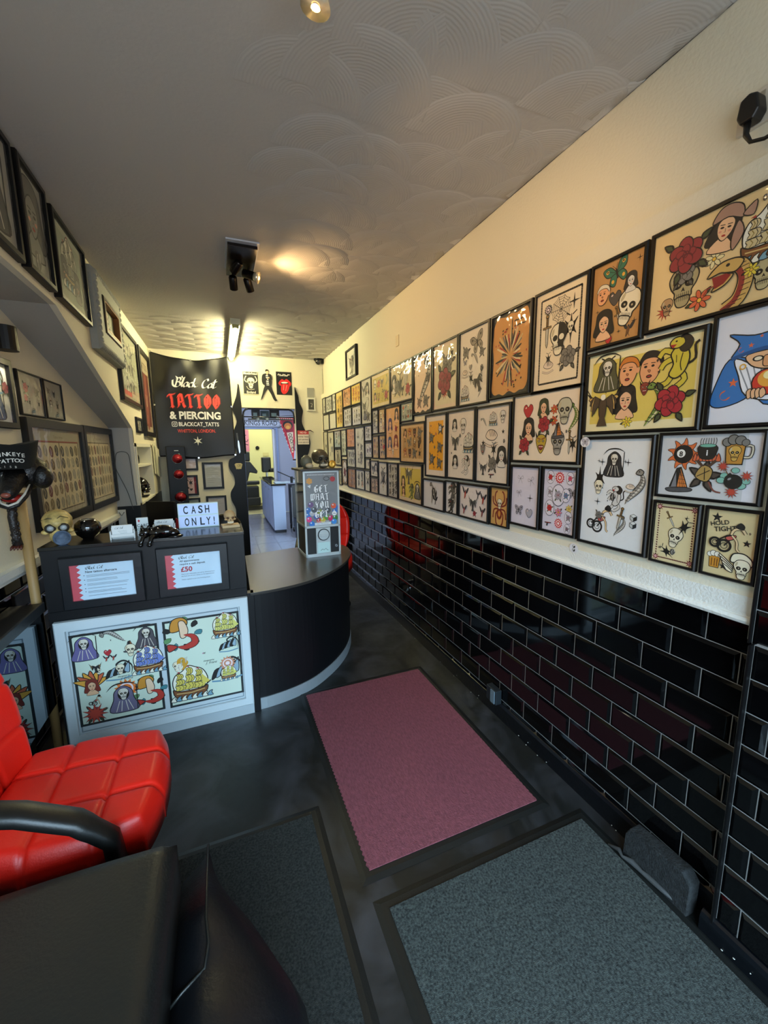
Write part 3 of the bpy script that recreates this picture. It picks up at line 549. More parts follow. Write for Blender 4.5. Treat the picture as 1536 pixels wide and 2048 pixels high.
# near tiled pier on the right, slightly proud
tiles('wall_right', 1.372, YF, .612, 1.5, 15, (.54, .44), -1, 5); tiles('wall_right', 1.352, YF, .596, .995, 10, (.54, .44), -1, 6)
m = MB(); CH = mat('#8d9a99', .7, bump=.8, bscale=60, vary=.6)
m.box(1.36, 1.41, .612, .617, .99, 1.5, BLACK); m.box(1.335, 1.41, .596, .602, .06, .995, BLACK); m.tube([(1.345, .603, .08), (1.345, .603, .99)], .0035, CH, 6); m.tube([(1.365, .617, 1.0), (1.365, .617, 1.5)], .003, CH, 6); struct(m.build('trim_2'))
SK = mat('#0a0d11', .28, bump=.25, bscale=40, name='black_skirting')
def skirt(name, x, y0, y1, s, h=.1):
    m = MB(); m.prism([(x, 0), (x + s * .02, 0), (x + s * .02, h - .02), (x + s * .014, h - .006), (x + s * .006, h), (x, h)], y0, y1, SK, 'y'); o = m.build(name); return struct(o)
m = skirt('baseboard_right', XT + .005, .62, YB, -1); m = skirt('baseboard_right', 1.352, YF, .63, -1, .075)
m = MB(); rr = random.Random(8)
CR = mat('#b9b9ae', .9)
for k in range(26): y = rr.uniform(.2, 3.6); xx = (1.387 if y > .63 else 1.33); m.ball((xx + rr.uniform(-.004, .003), y, rr.uniform(.002, .03)), (.002, rr.uniform(.0015, .004), .0015), CR, 5, 4)
tag(m.build('plaster_crumb'), 'pale plaster crumbs scattered along the foot of the black skirting', 'debris', kind='stuff')
# back wall with a doorway
m = MB(); DL, DR, DH = .315, 1.015, 2.1
m.box(-1.15, DL, YB, YB + .12, 0, ZC, WALL); m.box(DR, 1.5, YB, YB + .12, 0, ZC, WALL); m.box(DL, DR, YB, YB + .12, DH, ZC, WALL); struct(m.build('wall_back'))
# left wall above the stairs void, soffit and the recess behind
m = MB(); pts = [(YF, ZC), (YF, 2.276), (2.611, 2.276), (4.257, 1.753), (4.257, 1.055), (YB, 1.055), (YB, ZC)]
def holed(pts, holes): pass
m.prism([(YF, ZC), (YF, 2.276), (2.611, 2.276), (4.257, 1.753), (4.257, 1.62), (YB, 1.62), (YB, ZC)], XL - .03, XL, WALL, 'x')
m.box(XL - .03, XL, 5.2, YB, 1.055, 1.62, WALL); struct(m.build('wall_left'))
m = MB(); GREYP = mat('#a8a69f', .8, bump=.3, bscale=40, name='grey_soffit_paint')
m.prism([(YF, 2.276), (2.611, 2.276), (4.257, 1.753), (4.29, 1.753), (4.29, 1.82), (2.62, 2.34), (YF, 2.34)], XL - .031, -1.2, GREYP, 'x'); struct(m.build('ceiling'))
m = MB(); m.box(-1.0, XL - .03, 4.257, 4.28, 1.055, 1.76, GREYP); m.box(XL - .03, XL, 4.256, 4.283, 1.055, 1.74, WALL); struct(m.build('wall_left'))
m = MB(); m.add([(lx(YF), YF, 1.0), (lx(4.26), 4.26, 1.0), (lx(4.26), 4.26, 2.5), (lx(YF), YF, 2.5), (lx(YF) - .1, YF, 1.0), (lx(4.26) - .1, 4.26, 1.0), (lx(4.26) - .1, 4.26, 2.5), (lx(YF) - .1, YF, 2.5)], [(0, 1, 2, 3), (4, 7, 6, 5), (0, 3, 7, 4), (1, 5, 6, 2), (0, 4, 5, 1), (3, 2, 6, 7)], WALL); struct(m.build('wall_left'))
o = tiles('wall_left', 0, YF, 4.6, .975, 10, (.1, .0), 1, 9); o.location = (lx(0) - .008, 0, 0); o.rotation_euler = (0, 0, -LA)
m = MB(); m.box(-.03, .03, YF, 4.27, .965, 1.0, WHITEP); m.box(-.03, .012, YF, 4.27, .94, .965, WHITEP); o = m.build('trim_3', loc=(lx(0), 0, 0), rot=(0, 0, -LA)); struct(o)
m = MB(); m.box(-1.0, XL, 4.257, YB, 0, 1.05, BLACK); struct(m.build('wall_left'))
# front shop window behind the photographer
m = MB(); m.box(-1.15, 1.5, YF - .12, YF, 0, .35, BLACK); m.box(-1.15, 1.5, YF - .12, YF, 2.4, ZC, BLACK); m.box(-1.15, -.9, YF - .12, YF, .35, 2.4, BLACK); m.box(1.3, 1.5, YF - .12, YF, .35, 2.4, BLACK); struct(m.build('wall_front'))
m = MB()
for x in (-.9, .28, 1.26): m.box(x, x + .04, YF - .09, YF - .03, .35, 2.4, BLACK)
m.box(-.9, 1.3, YF - .09, YF - .03, .35, .39, BLACK); m.box(-.9, 1.3, YF - .09, YF - .03, 2.36, 2.4, BLACK); w1 = struct(m.build('window_1'))
m = MB(); m.add([(-.88, YF - .06, .37), (1.28, YF - .06, .37), (1.28, YF - .06, 2.38), (-.88, YF - .06, 2.38)], [(0, 1, 2, 3)], GLASS); m.build('pane', w1)
# ---------------------------------------------------------------- rooms beyond the doorway
BLUEP = mat('#b6bed0', .6, name='pale_blue_paint'); CREAMW = mat('#dcdba6', .7, name='yellow_cream_paint')
fl = mat('#7d8394', .18, bump=.05, bscale=30, vary=.12, name='grey_blue_tiled_floor')
m = MB(); m.box(-.4, 1.9, YB + .06, 10.3, -.05, 0, fl); struct(m.build('floor'))
m = MB(); m.box(-.4, 2.2, 10.3, 12.6, -.05, .001, mat('#b5b08e', .3, name='cream_floor')); m.box(-.4, 2.2, 10.18, 10.3, -.05, .004, mat('#d8d6ac', .4)); struct(m.build('floor'))
m = MB()
for y in (6.2, 6.85, 7.5, 8.15, 8.8, 9.45): m.box(-.4, 1.9, y, y + .008, 0, .0012, mat('#5a6070', .5))
for x in (.15, .48, .81, 1.14): m.box(x, x + .008, 5.9, 10.1, 0, .0012, mat('#5a6070', .5))
struct(m.build('trim_4'))
m = MB(); m.box(-.5, -.4, YB + .12, 12.6, 0, 2.9, BLUEP); m.box(1.9, 2.0, YB + .12, 10.3, 0, 2.9, BLUEP); m.box(-.5, 2.0, YB + .12, 10.3, 2.8, 2.9, BLUEP); struct(m.build('wall_beyond'))
m = MB(); m.box(-.4, .56, 10.2, 10.3, 0, 2.8, BLUEP); m.box(1.25, 1.9, 10.2, 10.3, 0, 2.8, BLUEP); m.box(.56, 1.25, 10.2, 10.3, 2.03, 2.8, BLUEP); struct(m.build('wall_beyond'))
m = MB(); m.box(.52, .56, 10.16, 10.3, 0, 2.05, mat('#8fa3cc', .5)); m.box(1.22, 1.26, 10.16, 10.3, 0, 2.05, mat('#dfe3ea', .5)); m.box(1.30, 1.34, 10.14, 10.3, 0, 2.05, mat('#8fa3cc', .5)); m.box(.52, 1.34, 10.16, 10.3, 2.03, 2.08, mat('#8fa3cc', .5)); struct(m.build('trim_5'))
m = MB(); m.box(-.4, 2.2, 12.5, 12.6, 0, 2.9, CREAMW); m.box(2.1, 2.2, 10.3, 12.5, 0, 2.9, CREAMW); m.box(-.5, 2.2, 10.3, 12.6, 2.8, 2.9, CREAMW); struct(m.build('wall_beyond'))
# ---------------------------------------------------------------- framed pictures
def ringbox(m, w, h, fw, d, mt, y0=0.0, bev=0.004):
    O = [(0, 0), (w, 0), (w, h), (0, h)]; I = [(fw, fw), (w - fw, fw), (w - fw, h - fw), (fw, h - fw)]
    B = [(bev, bev), (w - bev, bev), (w - bev, h - bev), (bev, h - bev)]
    v = [(x, y0, z) for x, z in O] + [(x, y0 - d + bev, z) for x, z in O] + [(x, y0 - d, z) for x, z in B] + [(x, y0 - d, z) for x, z in I] + [(x, y0 - d * .45, z) for x, z in I]
    f = []
    for L in range(4):
        for i in range(4): j = (i + 1) % 4; f.append((L * 4 + i, L * 4 + j, L * 4 + 4 + j, L * 4 + 4 + i))
    m.add(v, f, mt); m.add([(x, y0, z) for x, z in O], [(0, 3, 2, 1)], mt)
def picture(label, loc, rz, w, h, paper, draw, fw=.011, fd=.016, fm=None, glaze=PLAST, group=None, name='picture_frame', cat='picture', mount=None, rot=None):
    t = thing(name, label, cat, loc, rz, group, rot); m = MB(); ringbox(m, w, h, fw, fd, fm or FRAMEB); m.build('frame', t)
    a = Art(); a.base = 1; pw, ph = w - 2 * fw, h - 2 * fw; a.L = 0; a.rect(0, 0, pw, ph, mount or paper)
    if mount: q = min(pw, ph) * .09; a.L = 1; a.rect(q, q, pw - q, ph - q, paper)
    a.L = 2
    if draw: draw(a, pw, ph)
    a.build('print', t, (fw, -fd * .42, fw))
    if glaze: m = MB(); y = -fd * .8; m.add([(fw, y, fw), (w - fw, y, fw), (w - fw, y, h - fw), (fw, y, h - fw)], [(0, 1, 2, 3)], glaze); m.build('glazing', t, fix=False)
    return t
def sp(spec, under=None):
    def d(a, w, h):
        if under: under(a, w, h)
        place(a, spec, w, h)
    return d
def gs(kinds, c, r, seed, under=None, col=None, marg=.1):
    def d(a, w, h):
        if under: under(a, w, h)
        grid_sheet(a, w, h, kinds, c, r, seed, marg, None, col)
    return d
def chain(a, w, h):
    q = .07 * h
    for side in range(4):
        n = 20 if side % 2 == 0 else 32
        for k in range(n):
            t = (k + .5) / n; x, y = [(q + t * (w - 2 * q), q), (w - q, q + t * (h - 2 * q)), (q + t * (w - 2 * q), h - q), (q, q + t * (h - 2 * q))][side]; a.L = 3; L = (.6 if k % 2 else .35) * (h - 2 * q) / 32
            if side % 2 == 0: a.rect(x - L, y - .004, x + L, y + .004, K)
            else: a.rect(x - .004, y - L, x + .004, y + L, K)
def dots(a, w, h):
    q = .06 * h
    for k in range(22): a.L = 3; t = k / 21; [a.ell(x, y, .0028, .0028, '#5a1c1c', n=6) for x, y in ((q + t * (w - 2 * q), q), (q + t * (w - 2 * q), h - q), (q, q + t * (h - 2 * q)), (w - q, q + t * (h - 2 * q)))]
    for x in (q, w - q):
        for y in (q, h - q): a.L = 5; a.star(x, y, .014, 8, '#7a1c24'); a.ell(x, y, .005, .005, '#d8a0a0', n=8)
def inset(c, q=.08, q2=None):
    def d(a, w, h): a.L = 2; a.rect(w * q, h * (q2 or q), w * (1 - q), h * (1 - (q2 or q)), c)
    return d
def burnt(c, bg='#2c3034'):
    def d(a, w, h):
        r = random.Random(7); a.L = 2; a.rect(0, 0, w, h, bg); P = []
        for k in range(28): t = 2 * PI * k / 28; s = r.uniform(.9, .99); P.append((w / 2 + s * w * .5 * max(-1, min(1, 1.35 * math.cos(t))), h / 2 + s * h * .5 * max(-1, min(1, 1.35 * math.sin(t)))))
        a.poly(crom(P, True, 3), c)
    return d
def explode(a, w, h):
    burnt('#c98f4e')(a, w, h); r = random.Random(3); cs = [K, '#a3342a', '#d8c49a', K, '#6b6a66', '#c9b07a']
    for k in range(46):
        t = 2 * PI * k / 46 + r.uniform(-.05, .05); R0 = r.uniform(.03, .1); R1 = r.uniform(.2, .4); a.base = 6 + k % 20; x0, y0 = w / 2 + R0 * w * math.cos(t), h * .47 + R0 * h * math.sin(t); x1, y1 = w / 2 + R1 * w * 1.05 * math.cos(t), h * .47 + R1 * h * .95 * math.sin(t); a.L = 4 + k
        nx, ny = -math.sin(t) * .006, math.cos(t) * .006; mx, my = (x0 + x1) / 2, (y0 + y1) / 2
        a.poly([(x0, y0), (mx + nx, my + ny), (x1 + nx * .6, y1 + ny * .6), (x1 - nx * .6, y1 - ny * .6), (mx - nx, my - ny)], cs[k % 6])
    for k in range(30): t = r.uniform(0, 6.28); q = r.uniform(.3, .43); a.L = 60; a.ell(w / 2 + q * w * math.cos(t), h * .47 + q * h * math.sin(t), .004, .006, cs[k % 2], t, 8)
    a.rect(w * .53, h * .6, w * .55, h * .93, K)
    for j in range(2): a.ln([(w * (.6 + .04 * k), h * (.86 - .06 * j + .008 * (k % 2))) for k in range(8)], .006, K)
def wizard(a, w, h):
    a.base = 3; a.push(w * .43, h * .47, h * .36); B = '#2f6fb3'; O = '#d9663a'
    a.blob([(-.75, .35), (-.3, .3), (.0, .0), (-.2, -.6), (-.75, -.85), (-1.1, -.75), (-1.0, -.2)], B, .03); a.blob([(.3, .2), (.9, .3), (1.15, -.3), (1.1, -.85), (.1, -.85), (.0, -.3)], B, .03)
    a.blob([(-.6, .35), (.1, .0), (.7, .3), (.65, -.3), (.3, -.75), (-.3, -.6), (-.5, -.1)], '#e9e9ee', .03)
    for k in range(7): a.ln([(-.5 + k * .15, .1), (-.35 + k * .12, -.25), (-.2 + k * .08, -.6)], .03, '#8d9096', sm=3)
    a.blob([(-.35, .4), (.45, .42), (.4, .12), (.1, .0), (-.25, .12)], '#e3b184', .03); a.ell(-.12, .27, .12, .07, K); a.ell(.24, .27, .12, .07, K); a.ell(-.12, .27, .08, .045, '#e9d8b8'); a.ell(.24, .27, .08, .045, '#e9d8b8'); a.blob([(.0, .3), (.12, .3), (.16, .08), (0, .08)], '#d99a68', .02)
    a.blob([(-.7, .35), (-.1, .5), (.65, .38), (.6, .62), (.3, .88), (-.25, .85), (-.8, .98), (-.55, .7)], B, .03); a.ln([(-.7, .36), (0, .5), (.65, .38)], .09, '#1d4f87', sm=4)
    for x, y, r in ((-.3, .62, .07), (.15, .72, .09), (-.1, .8, .05), (-.6, -.25, .12), (.8, -.2, .12), (.7, -.6, .09)): a.star(x, y, r, 5, O)
    for x, y, r in ((-.5, .55, .07), (.4, .6, .07), (-.75, -.55, .13), (.95, -.5, .1)): a.push(x, y, r, .6); m_moon(a, O); a.pop()
    a.ell(.12, -.32, .33, .33, K); a.ell(.12, -.32, .3, .3, '#c9341f'); a.ell(.14, -.24, .22, .2, '#e3a13a'); a.ell(.16, -.16, .13, .1, '#f2e2a0')
    for k in range(4): a.blob([(-.28 + k * .09, -.52), (-.2 + k * .09, -.45), (-.14 + k * .09, -.6), (-.24 + k * .09, -.7)], '#e3b184', .02); a.blob([(.2 + k * .09, -.6), (.26 + k * .09, -.5), (.33 + k * .09, -.58), (.27 + k * .09, -.72)], '#e3b184', .02)
    a.ring(-.42, .12, .06, .03, '#d9a53a'); a.pop()
def lines(c='#55524c', n=14, x0=.12, x1=.88, seed=0):
    def d(a, w, h):
        r = random.Random(seed)
        for k in range(n): y = h * (.88 - .76 * k / n); a.L = 3; a.rect(w * x0, y, w * (x0 + (x1 - x0) * r.uniform(.55, 1)), y + h * .008, c)
    return d
CRM, WHT, TAN, LIL = '#e2cfa6', '#dedad2', '#b98a52', '#d6d0de'
G = 'flash pictures on the right wall'
# key: rectangle on the wall (y0, y1, z0, z1), paper, drawing, label
RW = [
 ((.585, 1.02, 1.918, 2.232), '#e2c48c', sp('skull .25 .63 .19 0 #a89a70; roseg .25 .5 .12; rose .25 .32 .2 .3 #8c2a30; burst .12 .84 .08; skull .14 .8 .08 0 #b08a60; flower .38 .83 .12 0 #d0603a; flower .45 .47 .1 0 #e3d5a0; scarf .5 .24 .19 -.2; cobra .57 .77 .2; ship .76 .42 .22 0 #cbb98a; skull .76 .76 .13 0 #b5a87c; flower .69 .7 .07 0 #d9c23a; rose .88 .9 .1; swallow .93 .8 .08; blot .72 .1 .03'), 'wide cream flash picture with red rose skull, scarfed woman and open-mouthed snake'),
 ((1.025, 1.254, 1.912, 2.227), TAN, sp('fly .48 .17 .15 .3; ladyg .77 .34 .11; baby .22 .38 .12 0 #dccfb4; heart .47 .46 .09 0 #4a4440; skull .74 .62 .19 -.3; lady .28 .76 .18; s4 .9 .1 .04; s4 .12 .56 .03; s4 .6 .88 .03; s4 .88 .8 .04; dagger .57 .7 .12 .3; heart .4 .95 .05; swallow .78 .88 .08 0 #6b4424'), 'tan brown flash picture with green moth, skull and faces'),
 ((1.255, 1.557, 1.785, 2.225), '#e6d5b6', sp('web .52 .22 .12; s4 .77 .19 .07; sun .26 .18 .05 0 #222222; tribal .73 .43 .13; dagger .25 .4 .15; half .5 .51 .14; moon .37 .58 .02; roseg .7 .7 .11; s4 .55 .76 .035; hand .3 .74 .08; s5 .57 .37 .025; skull .73 .43 .05; tribal .3 .68 .06', chain), 'cream flash picture with chain border, spider web and half black skull'),
 ((1.566, 1.877, 1.796, 2.222), '#c98f4e', explode, 'orange burnt-edge picture with black, red and silver shards bursting from its centre'),
 ((.811, 1.25, 1.592, 1.906), '#e6dcae', sp('tribal .2 .28 .2; reaper .2 .28 .2 0 #4f4f34; baby .41 .3 .17; baby .6 .3 .18 0 #1c1714; panther .79 .3 .24; eagle .18 .68 .24; lady .4 .66 .2; snake .61 .72 .22; rose .79 .7 .19; flower .43 .9 .08 0 #d8c23a; mask .57 .52 .08 0 #8c3a2a; leafless .5 .5 0'.replace('; leafless .5 .5 0', ''), inset('#d8c25e', .04, .1)), 'yellow toned flash picture with two crying babies, black haired woman and yellow lion'),
 ((.50, .805, 1.594, 1.925), '#dcdce4', wizard, 'white picture of a bearded wizard in blue starred hat holding a glowing orb'),
 ((1.255, 1.682, 1.471, 1.803), '#e6d6c0', sp('heart .24 .24 .11; lady .49 .24 .14 0 #2f3a20; rose .51 .46 .13; flower .65 .26 .08; flower .65 .42 .08; skull .8 .3 .16 0 #b9b49c; snake .87 .4 .17; lady .26 .53 .17 0 #1c1714; rose .2 .76 .13; mask .47 .74 .15; skull .72 .74 .15 0 #9a968c; hat .72 .57 .11 0; dagger .88 .74 .15; tribal .93 .76 .1; blot .84 .58 .025; blot .24 .36 .03'), 'cream flash picture with red roses, hannya mask and green hatted skull'),
 ((.634, .933, 1.376, 1.591), '#c9cacc', sp('eight .25 .31 .2; cauldron .5 .28 .2; mug .76 .26 .2; hat .23 .74 .2; plant .49 .66 .23; bomb .77 .7 .2', lambda a, w, h: (setattr(a, 'L', 2), a.rect(w * .86, 0, w, h, '#dddbe2'))), 'grey flash picture with flaming eight ball, cauldron, skull beer mug and bomb'),
 ((.941, 1.243, 1.153, 1.587), '#dfe1e2', sp('reaper .48 .23 .11 0 #2a2a2c; s4 .3 .21 .035; s4 .25 .2 .02; s4 .69 .21 .035; s4 .65 .2 .02; skull .27 .45 .06; tribal .27 .36 .09 3.14; snakeg .76 .43 .14; hand .75 .42 .05; panther .52 .55 .1 0 #cfccc6; blot .5 .53 .04; s4 .27 .59 .035; biker .32 .77 .12; roseg .3 .72 .04; dagger .64 .73 .1 -.2; snakeg .6 .8 .09; dice .83 .73 .065'), 'large white flash picture with grim reaper at top and pair of dice at bottom right'),
 ((1.465, 1.68, 1.155, 1.463), LIL, sp('bow .32 .2 .08; bow .72 .22 .08 .4; bow .3 .45 .07 .2; s4 .7 .52 .07; flyg .3 .76 .09; heart .7 .78 .08 #a8a5b0'), 'pale lilac flash picture with small grey bows, star and butterfly'),
 ((1.25, 1.46, 1.158, 1.463), LIL, sp('badge .2 .13 .1; sun .5 .13 .09; badge .82 .13 .09 0 #d9506a; badge .2 .37 .08 0 #9a97a0; badge .48 .41 .16 0 #a5a2ac; badge .72 .4 .1 0 #5a7fa3; flyg .9 .36 .08; badge .22 .63 .12; flower .52 .68 .08 0 #d98aa0; flower .82 .6 .07 #e3c96a; badge .82 .74 .09 0 #8d8a96; gun .2 .88 .07; sun .52 .86 .08; badge .8 .92 .07 0 #77747e'), 'lilac flash picture of many small ovals, red badges and flowers'),
 ((.778, .933, 1.149, 1.367), '#dccb9c', sp('dagger .38 .26 .13 .5; skull .52 .56 .15 -.2; tribal .72 .36 .13 -.5; tribal .35 .82 .12 .9; s4 .76 .2 .04; s4 .2 .76 .04; moth .45 .42 .01; blot .5 .8 .06 #4a4742', dots), 'small yellowed picture of dagger through skull inside a dotted red border'),
 ((.622, .771, 1.149, 1.368), '#d6c190', lambda a, w, h: (sp('s5 .18 .12 .07; s5 .82 .45 .05; biker .46 .42 .2; beer .22 .78 .12; s5 .42 .85 .05; wing .7 .82 .2; blot .85 .3 .02 #6b4a2a; blot .75 .62 .02 #6b4a2a')(a, w, h), a.text('HOLD', w * .08, h * .74, .018, K, .02, rot=.25), a.text('TIGHT!', w * .16, h * .66, .02, K, .02, rot=.2)), 'small stained picture reading HOLD TIGHT! with motorcycle rider and winged helmet skull'),
 ((1.883, 2.189, 1.787, 2.222), '#e2d9c8', sp('moth .62 .2 .13 .3; roseg .22 .28 .08; snakeg .55 .42 .09 1.2; roseg .78 .34 .06; heart .4 .5 .04 #8a857c; hand .2 .55 .07; shipg .2 .85 .1; tribal .42 .65 .08; eagleg .68 .72 .13 .4; snakeg .7 .88 .05; flyg .2 .42 .04; blot .8 .55 .05'), 'cream picture of black and grey moth, snake and dagger flash beside the orange burst'),
 ((2.191, 2.51, 1.789, 2.221), '#dccbb4', sp('roseg .58 .35 .17; rose .48 .58 .23 0 #8c2438; tribal .78 .2 .08; burst .48 .75 .1 #4a4a36; burst .4 .72 .05 #5a5a40', inset('#d8cfae', .06)), 'cream picture of one large crimson rose with dark leaves'),
 ((2.513, 2.809, 1.786, 2.22), '#ddc6ab', lambda a, w, h: (burnt('#e2cdb4', '#23272a')(a, w, h), place(a, 'snakeg .45 .48 .34; swallow .72 .18 .08 0 #6b665c; roseg .78 .42 .07; roseg .3 .82 .08; roseg .68 .8 .1; s5 .3 .2 .02; s5 .25 .35 .015', w, h)), 'picture of a coiled grey snake on cream scroll with dark ragged border'),
 ((2.314, 2.615, 1.346, 1.778), '#ddd2c8', sp('roseg .72 .22 .08; roseg .28 .36 .08; roseg .7 .52 .08; roseg .3 .72 .09; roseg .68 .78 .08; rose .72 .22 .05 0 #d8d8e0; rose .28 .36 .05 0 #d8d8e0; rose .7 .52 .05 0 #e8e4d8; rose .3 .72 .05 0 #8a8a90; blot .5 .3 .03 #a32a22; blot .25 .16 .02; blot .45 .52 .03; blot .6 .65 .02 #a32a22; blot .42 .86 .02', inset('#e3a318', .14, .09)), 'picture with bright yellow panel of white roses and black leaves'),
 ((1.994, 2.313, 1.348, 1.779), '#ded3c6', sp('ladyg .25 .2 .09; skull .58 .22 .1 #d5d0c6; eagleg .3 .45 .12; shipg .78 .48 .13; roseg .52 .5 .01; ladyg .3 .76 .1; panther .68 .8 .12 0 #cfc9be; blot .48 .36 .03; blot .15 .62 .02'), 'cream picture with black and grey faces, sailing ship and tiger head'),
 ((1.689, 1.993, 1.346, 1.775), '#dfd3c4', sp('snakeg .2 .2 .07 1.3; shipg .5 .16 .08; skull .8 .14 .07 #d5d0c6; hand .45 .36 .15; s5 .82 .33 .03; mask .2 .56 .07 0 #8a857c; s5 .2 .47 .04; tribal .55 .56 .09; ladyg .8 .66 .13; eagleg .22 .82 .09; roseg .52 .75 .1; gun .5 .9 .06; blot .85 .45 .03'), 'cream picture with handshake in the middle and many small black tattoo designs'),
 ((2.332, 2.651, 1.115, 1.334), '#d2d0d4', sp('tribal .42 .5 .01; snakeg .38 .5 .33 .5; blot .55 .45 .26 .4 #3a3836; swallow .6 .7 .15 0 #77746f'), 'white picture of a single dark curved wing, lowest row'),
 ((2.169, 2.328, 1.12, 1.339), '#dcd8d6', sp('panther .5 .35 .28 0 #5a5652; snakeg .5 .62 .28; panther .45 .8 .2 0 #3a3836; s5 .85 .12 .05'), 'narrow white picture of a tall black crawling panther'),
 ((1.849, 2.164, 1.118, 1.338), '#ded2cc', sp('swallow .2 .26 .17; burst .48 .2 .01; eagleg .5 .55 .22; swallow .66 .25 .12 0 #5a5652; swallow .84 .35 .15; swallow .18 .78 .14; rose .55 .84 .09; swallow .82 .75 .14 0 #8c3a3a'), 'white picture of red and black swallows flying'),
 ((1.681, 1.845, 1.122, 1.342), '#d0a35e', sp('spider .5 .52 .34'), 'small orange tan picture of a red spider with a skull head'),
 ((2.653, 3.093, 1.117, 1.431), '#d3bfa2', sp('eagle .45 .28 .24 0 #5a5a4a; lady .2 .5 .17 0 #4a3a1c; lady .22 .76 .14 0 #5a3a1c; panther .55 .72 .18 0 #6f7a3a; reaper .82 .68 .2 0 #4a4a4a; blot .4 .12 .05', inset('#cdb850', .06, .09)), 'yellow green picture with an eagle over crouching women, bottom row'),
 ((2.614, 3.053, 1.431, 1.741), '#cfae82', gs('flame mask roseg tribal dagger moth spider skull lady', 4, 3, 11, inset('#bb9460', .08, .09), '#4a3218' ), 'wide tan brown picture of dark brown flame and skull designs'),
 ((3.247, 3.715, 1.91, 2.226), '#d9c9a0', gs('lady mask panther rose skull flower eagle snake', 4, 2, 12, inset('#c4ad4c', .07, .1)), 'wide golden picture crowded with yellow and green figures, top row'),
 ((2.814, 3.246, 1.908, 2.218), '#d8cfb8', sp('ladyg .15 .5 .25; roseg .3 .6 .2; tribal .45 .55 .3; eagleg .55 .7 .15; rose .8 .72 .16; blot .7 .4 .2 #a8a290', inset('#cfc4a0', .08, .1)), 'wide pale picture with small red rose at lower right, top row'),
 ((2.808, 3.042, 1.75, 1.904), '#8fa9a6', gs('moth roseg flower wave skull snake', 4, 3, 14, inset('#a9b9ae', .04, .05)), 'small teal picture covered in tiny mixed designs'),
 ((3.041, 3.363, 1.456, 1.901), '#d9a872', sp('lady .75 .18 .13; lady .3 .36 .14 0 #4a3a6b; lady .28 .72 .13 0 #3a4a7a; lady .7 .7 .14 0 #7a1c1c; rose .72 .42 .06; skull .5 .88 .05'), 'orange picture of four large women portraits'),
 ((3.532, 3.694, 1.68, 1.909), '#b5b0a6', gs('ladyg eagleg roseg skull', 2, 3, 16), 'small grey flash picture, upper left of a block of four'),
 ((3.365, 3.53, 1.681, 1.905), '#cfb583', gs('skull spider ladyg hand', 2, 3, 17), 'small tan flash picture of faces, upper right of a block of four'),
 ((3.526, 3.697, 1.452, 1.67), '#c4a45c', gs('mask spider flame tribal', 2, 3, 18, None, '#5a3c1c'), 'small mustard flash picture, lower left of a block of four'),
 ((3.361, 3.523, 1.451, 1.673), '#cda86a', gs('eagle moth lady heart', 2, 3, 19), 'small amber flash picture of dark figures, lower right of a block of four'),
 ((3.702, 4.012, 1.781, 2.226), '#c9c5bd', sp('ladyg .6 .25 .16; swallow .25 .25 .12 0 #77746f; eagleg .3 .6 .15; snakeg .6 .58 .13; reaper .35 .78 .13 0 #5a5870; roseg .68 .84 .1'), 'tall pale grey picture of shaded portraits, top row'),
 ((4.013, 4.349, 2.004, 2.224), '#dfc25a', gs('flame fly rose panther', 3, 3, 21, inset('#e0b13a', .04, .2), '#c9702a'), 'bright yellow picture with orange shapes, top row'),
 ((4.342, 4.67, 2.01, 2.227), '#cf9c6b', gs('flame lady spider rose tribal', 3, 2, 22, None, '#6b3a22'), 'orange brown picture with dark red figures, top row'),
 ((4.667, 4.973, 1.793, 2.227), '#dcc678', gs('eagle mask tribal lady', 2, 3, 23, inset('#d9b45a', .08, .1), '#8a6a22'), 'tall yellow ochre picture with gold figures, top row'),
 ((4.972, 5.144, 2.012, 2.229), '#cfd0c8', gs('flyg snakeg roseg', 2, 3, 24), 'narrow pale picture left of the tall ochre picture'),
 ((5.138, 5.48, 2.018, 2.228), '#ccccc4', gs('roseg shipg moth ladyg eagleg', 4, 3, 25), 'pale grey picture of small line drawings near the back corner, top row'),
 ((5.476, 5.658, 2.019, 2.236), '#bfbcae', gs('ladyg snakeg', 1, 2, 26), 'topmost picture nearest the back corner, narrow and grey'),
 ((4.333, 4.653, 1.789, 2.007), '#d0ccd0', gs('roseg blot ladyg tribal moth', 3, 3, 27), 'white picture with a solid black mark, below the orange brown picture'),
 ((4.01, 4.328, 1.787, 2.001), '#cfcad4', gs('blot tribal eagleg skull roseg', 3, 3, 28), 'lilac white picture of black designs, below the bright yellow picture'),
 ((5.314, 5.648, 1.792, 2.013), '#d2d0c0', lines('#a5a294', 10, .15, .8, 29), 'faint pale picture against the back corner, second row'),
 ((4.969, 5.31, 1.794, 2.008), '#d6d2c6', lines('#bdb9ac', 12, .1, .9, 30), 'almost blank pale picture, second from the back corner in the second row'),
 ((5.43, 5.66, 1.384, 1.788), '#cfcab4', gs('snakeg eagleg', 1, 3, 31), 'tall cream picture with faint brown figures against the back corner, third row'),
 ((5.109, 5.425, 1.345, 1.777), '#d8d2bc', sp('roseg .4 .25 .1; flyg .65 .55 .1; blot .35 .7 .08 #9a9684'), 'tall cream picture with one brown oval design, second from the back corner'),
 ((4.79, 5.099, 1.558, 1.777), '#a9b6c0', gs('wave shipg ladyg', 2, 2, 33), 'pale blue picture of sea and ship shading'),
 ((4.554, 4.783, 1.461, 1.777), '#c4cabc', gs('roseg tribal flyg skull', 2, 4, 34), 'narrow pale green picture right of the pale blue one'),
 ((4.239, 4.55, 1.558, 1.78), '#c98d55', gs('flame mask spider lady', 3, 3, 35, None, '#8a4a22'), 'rust orange picture with brown figures, third row'),
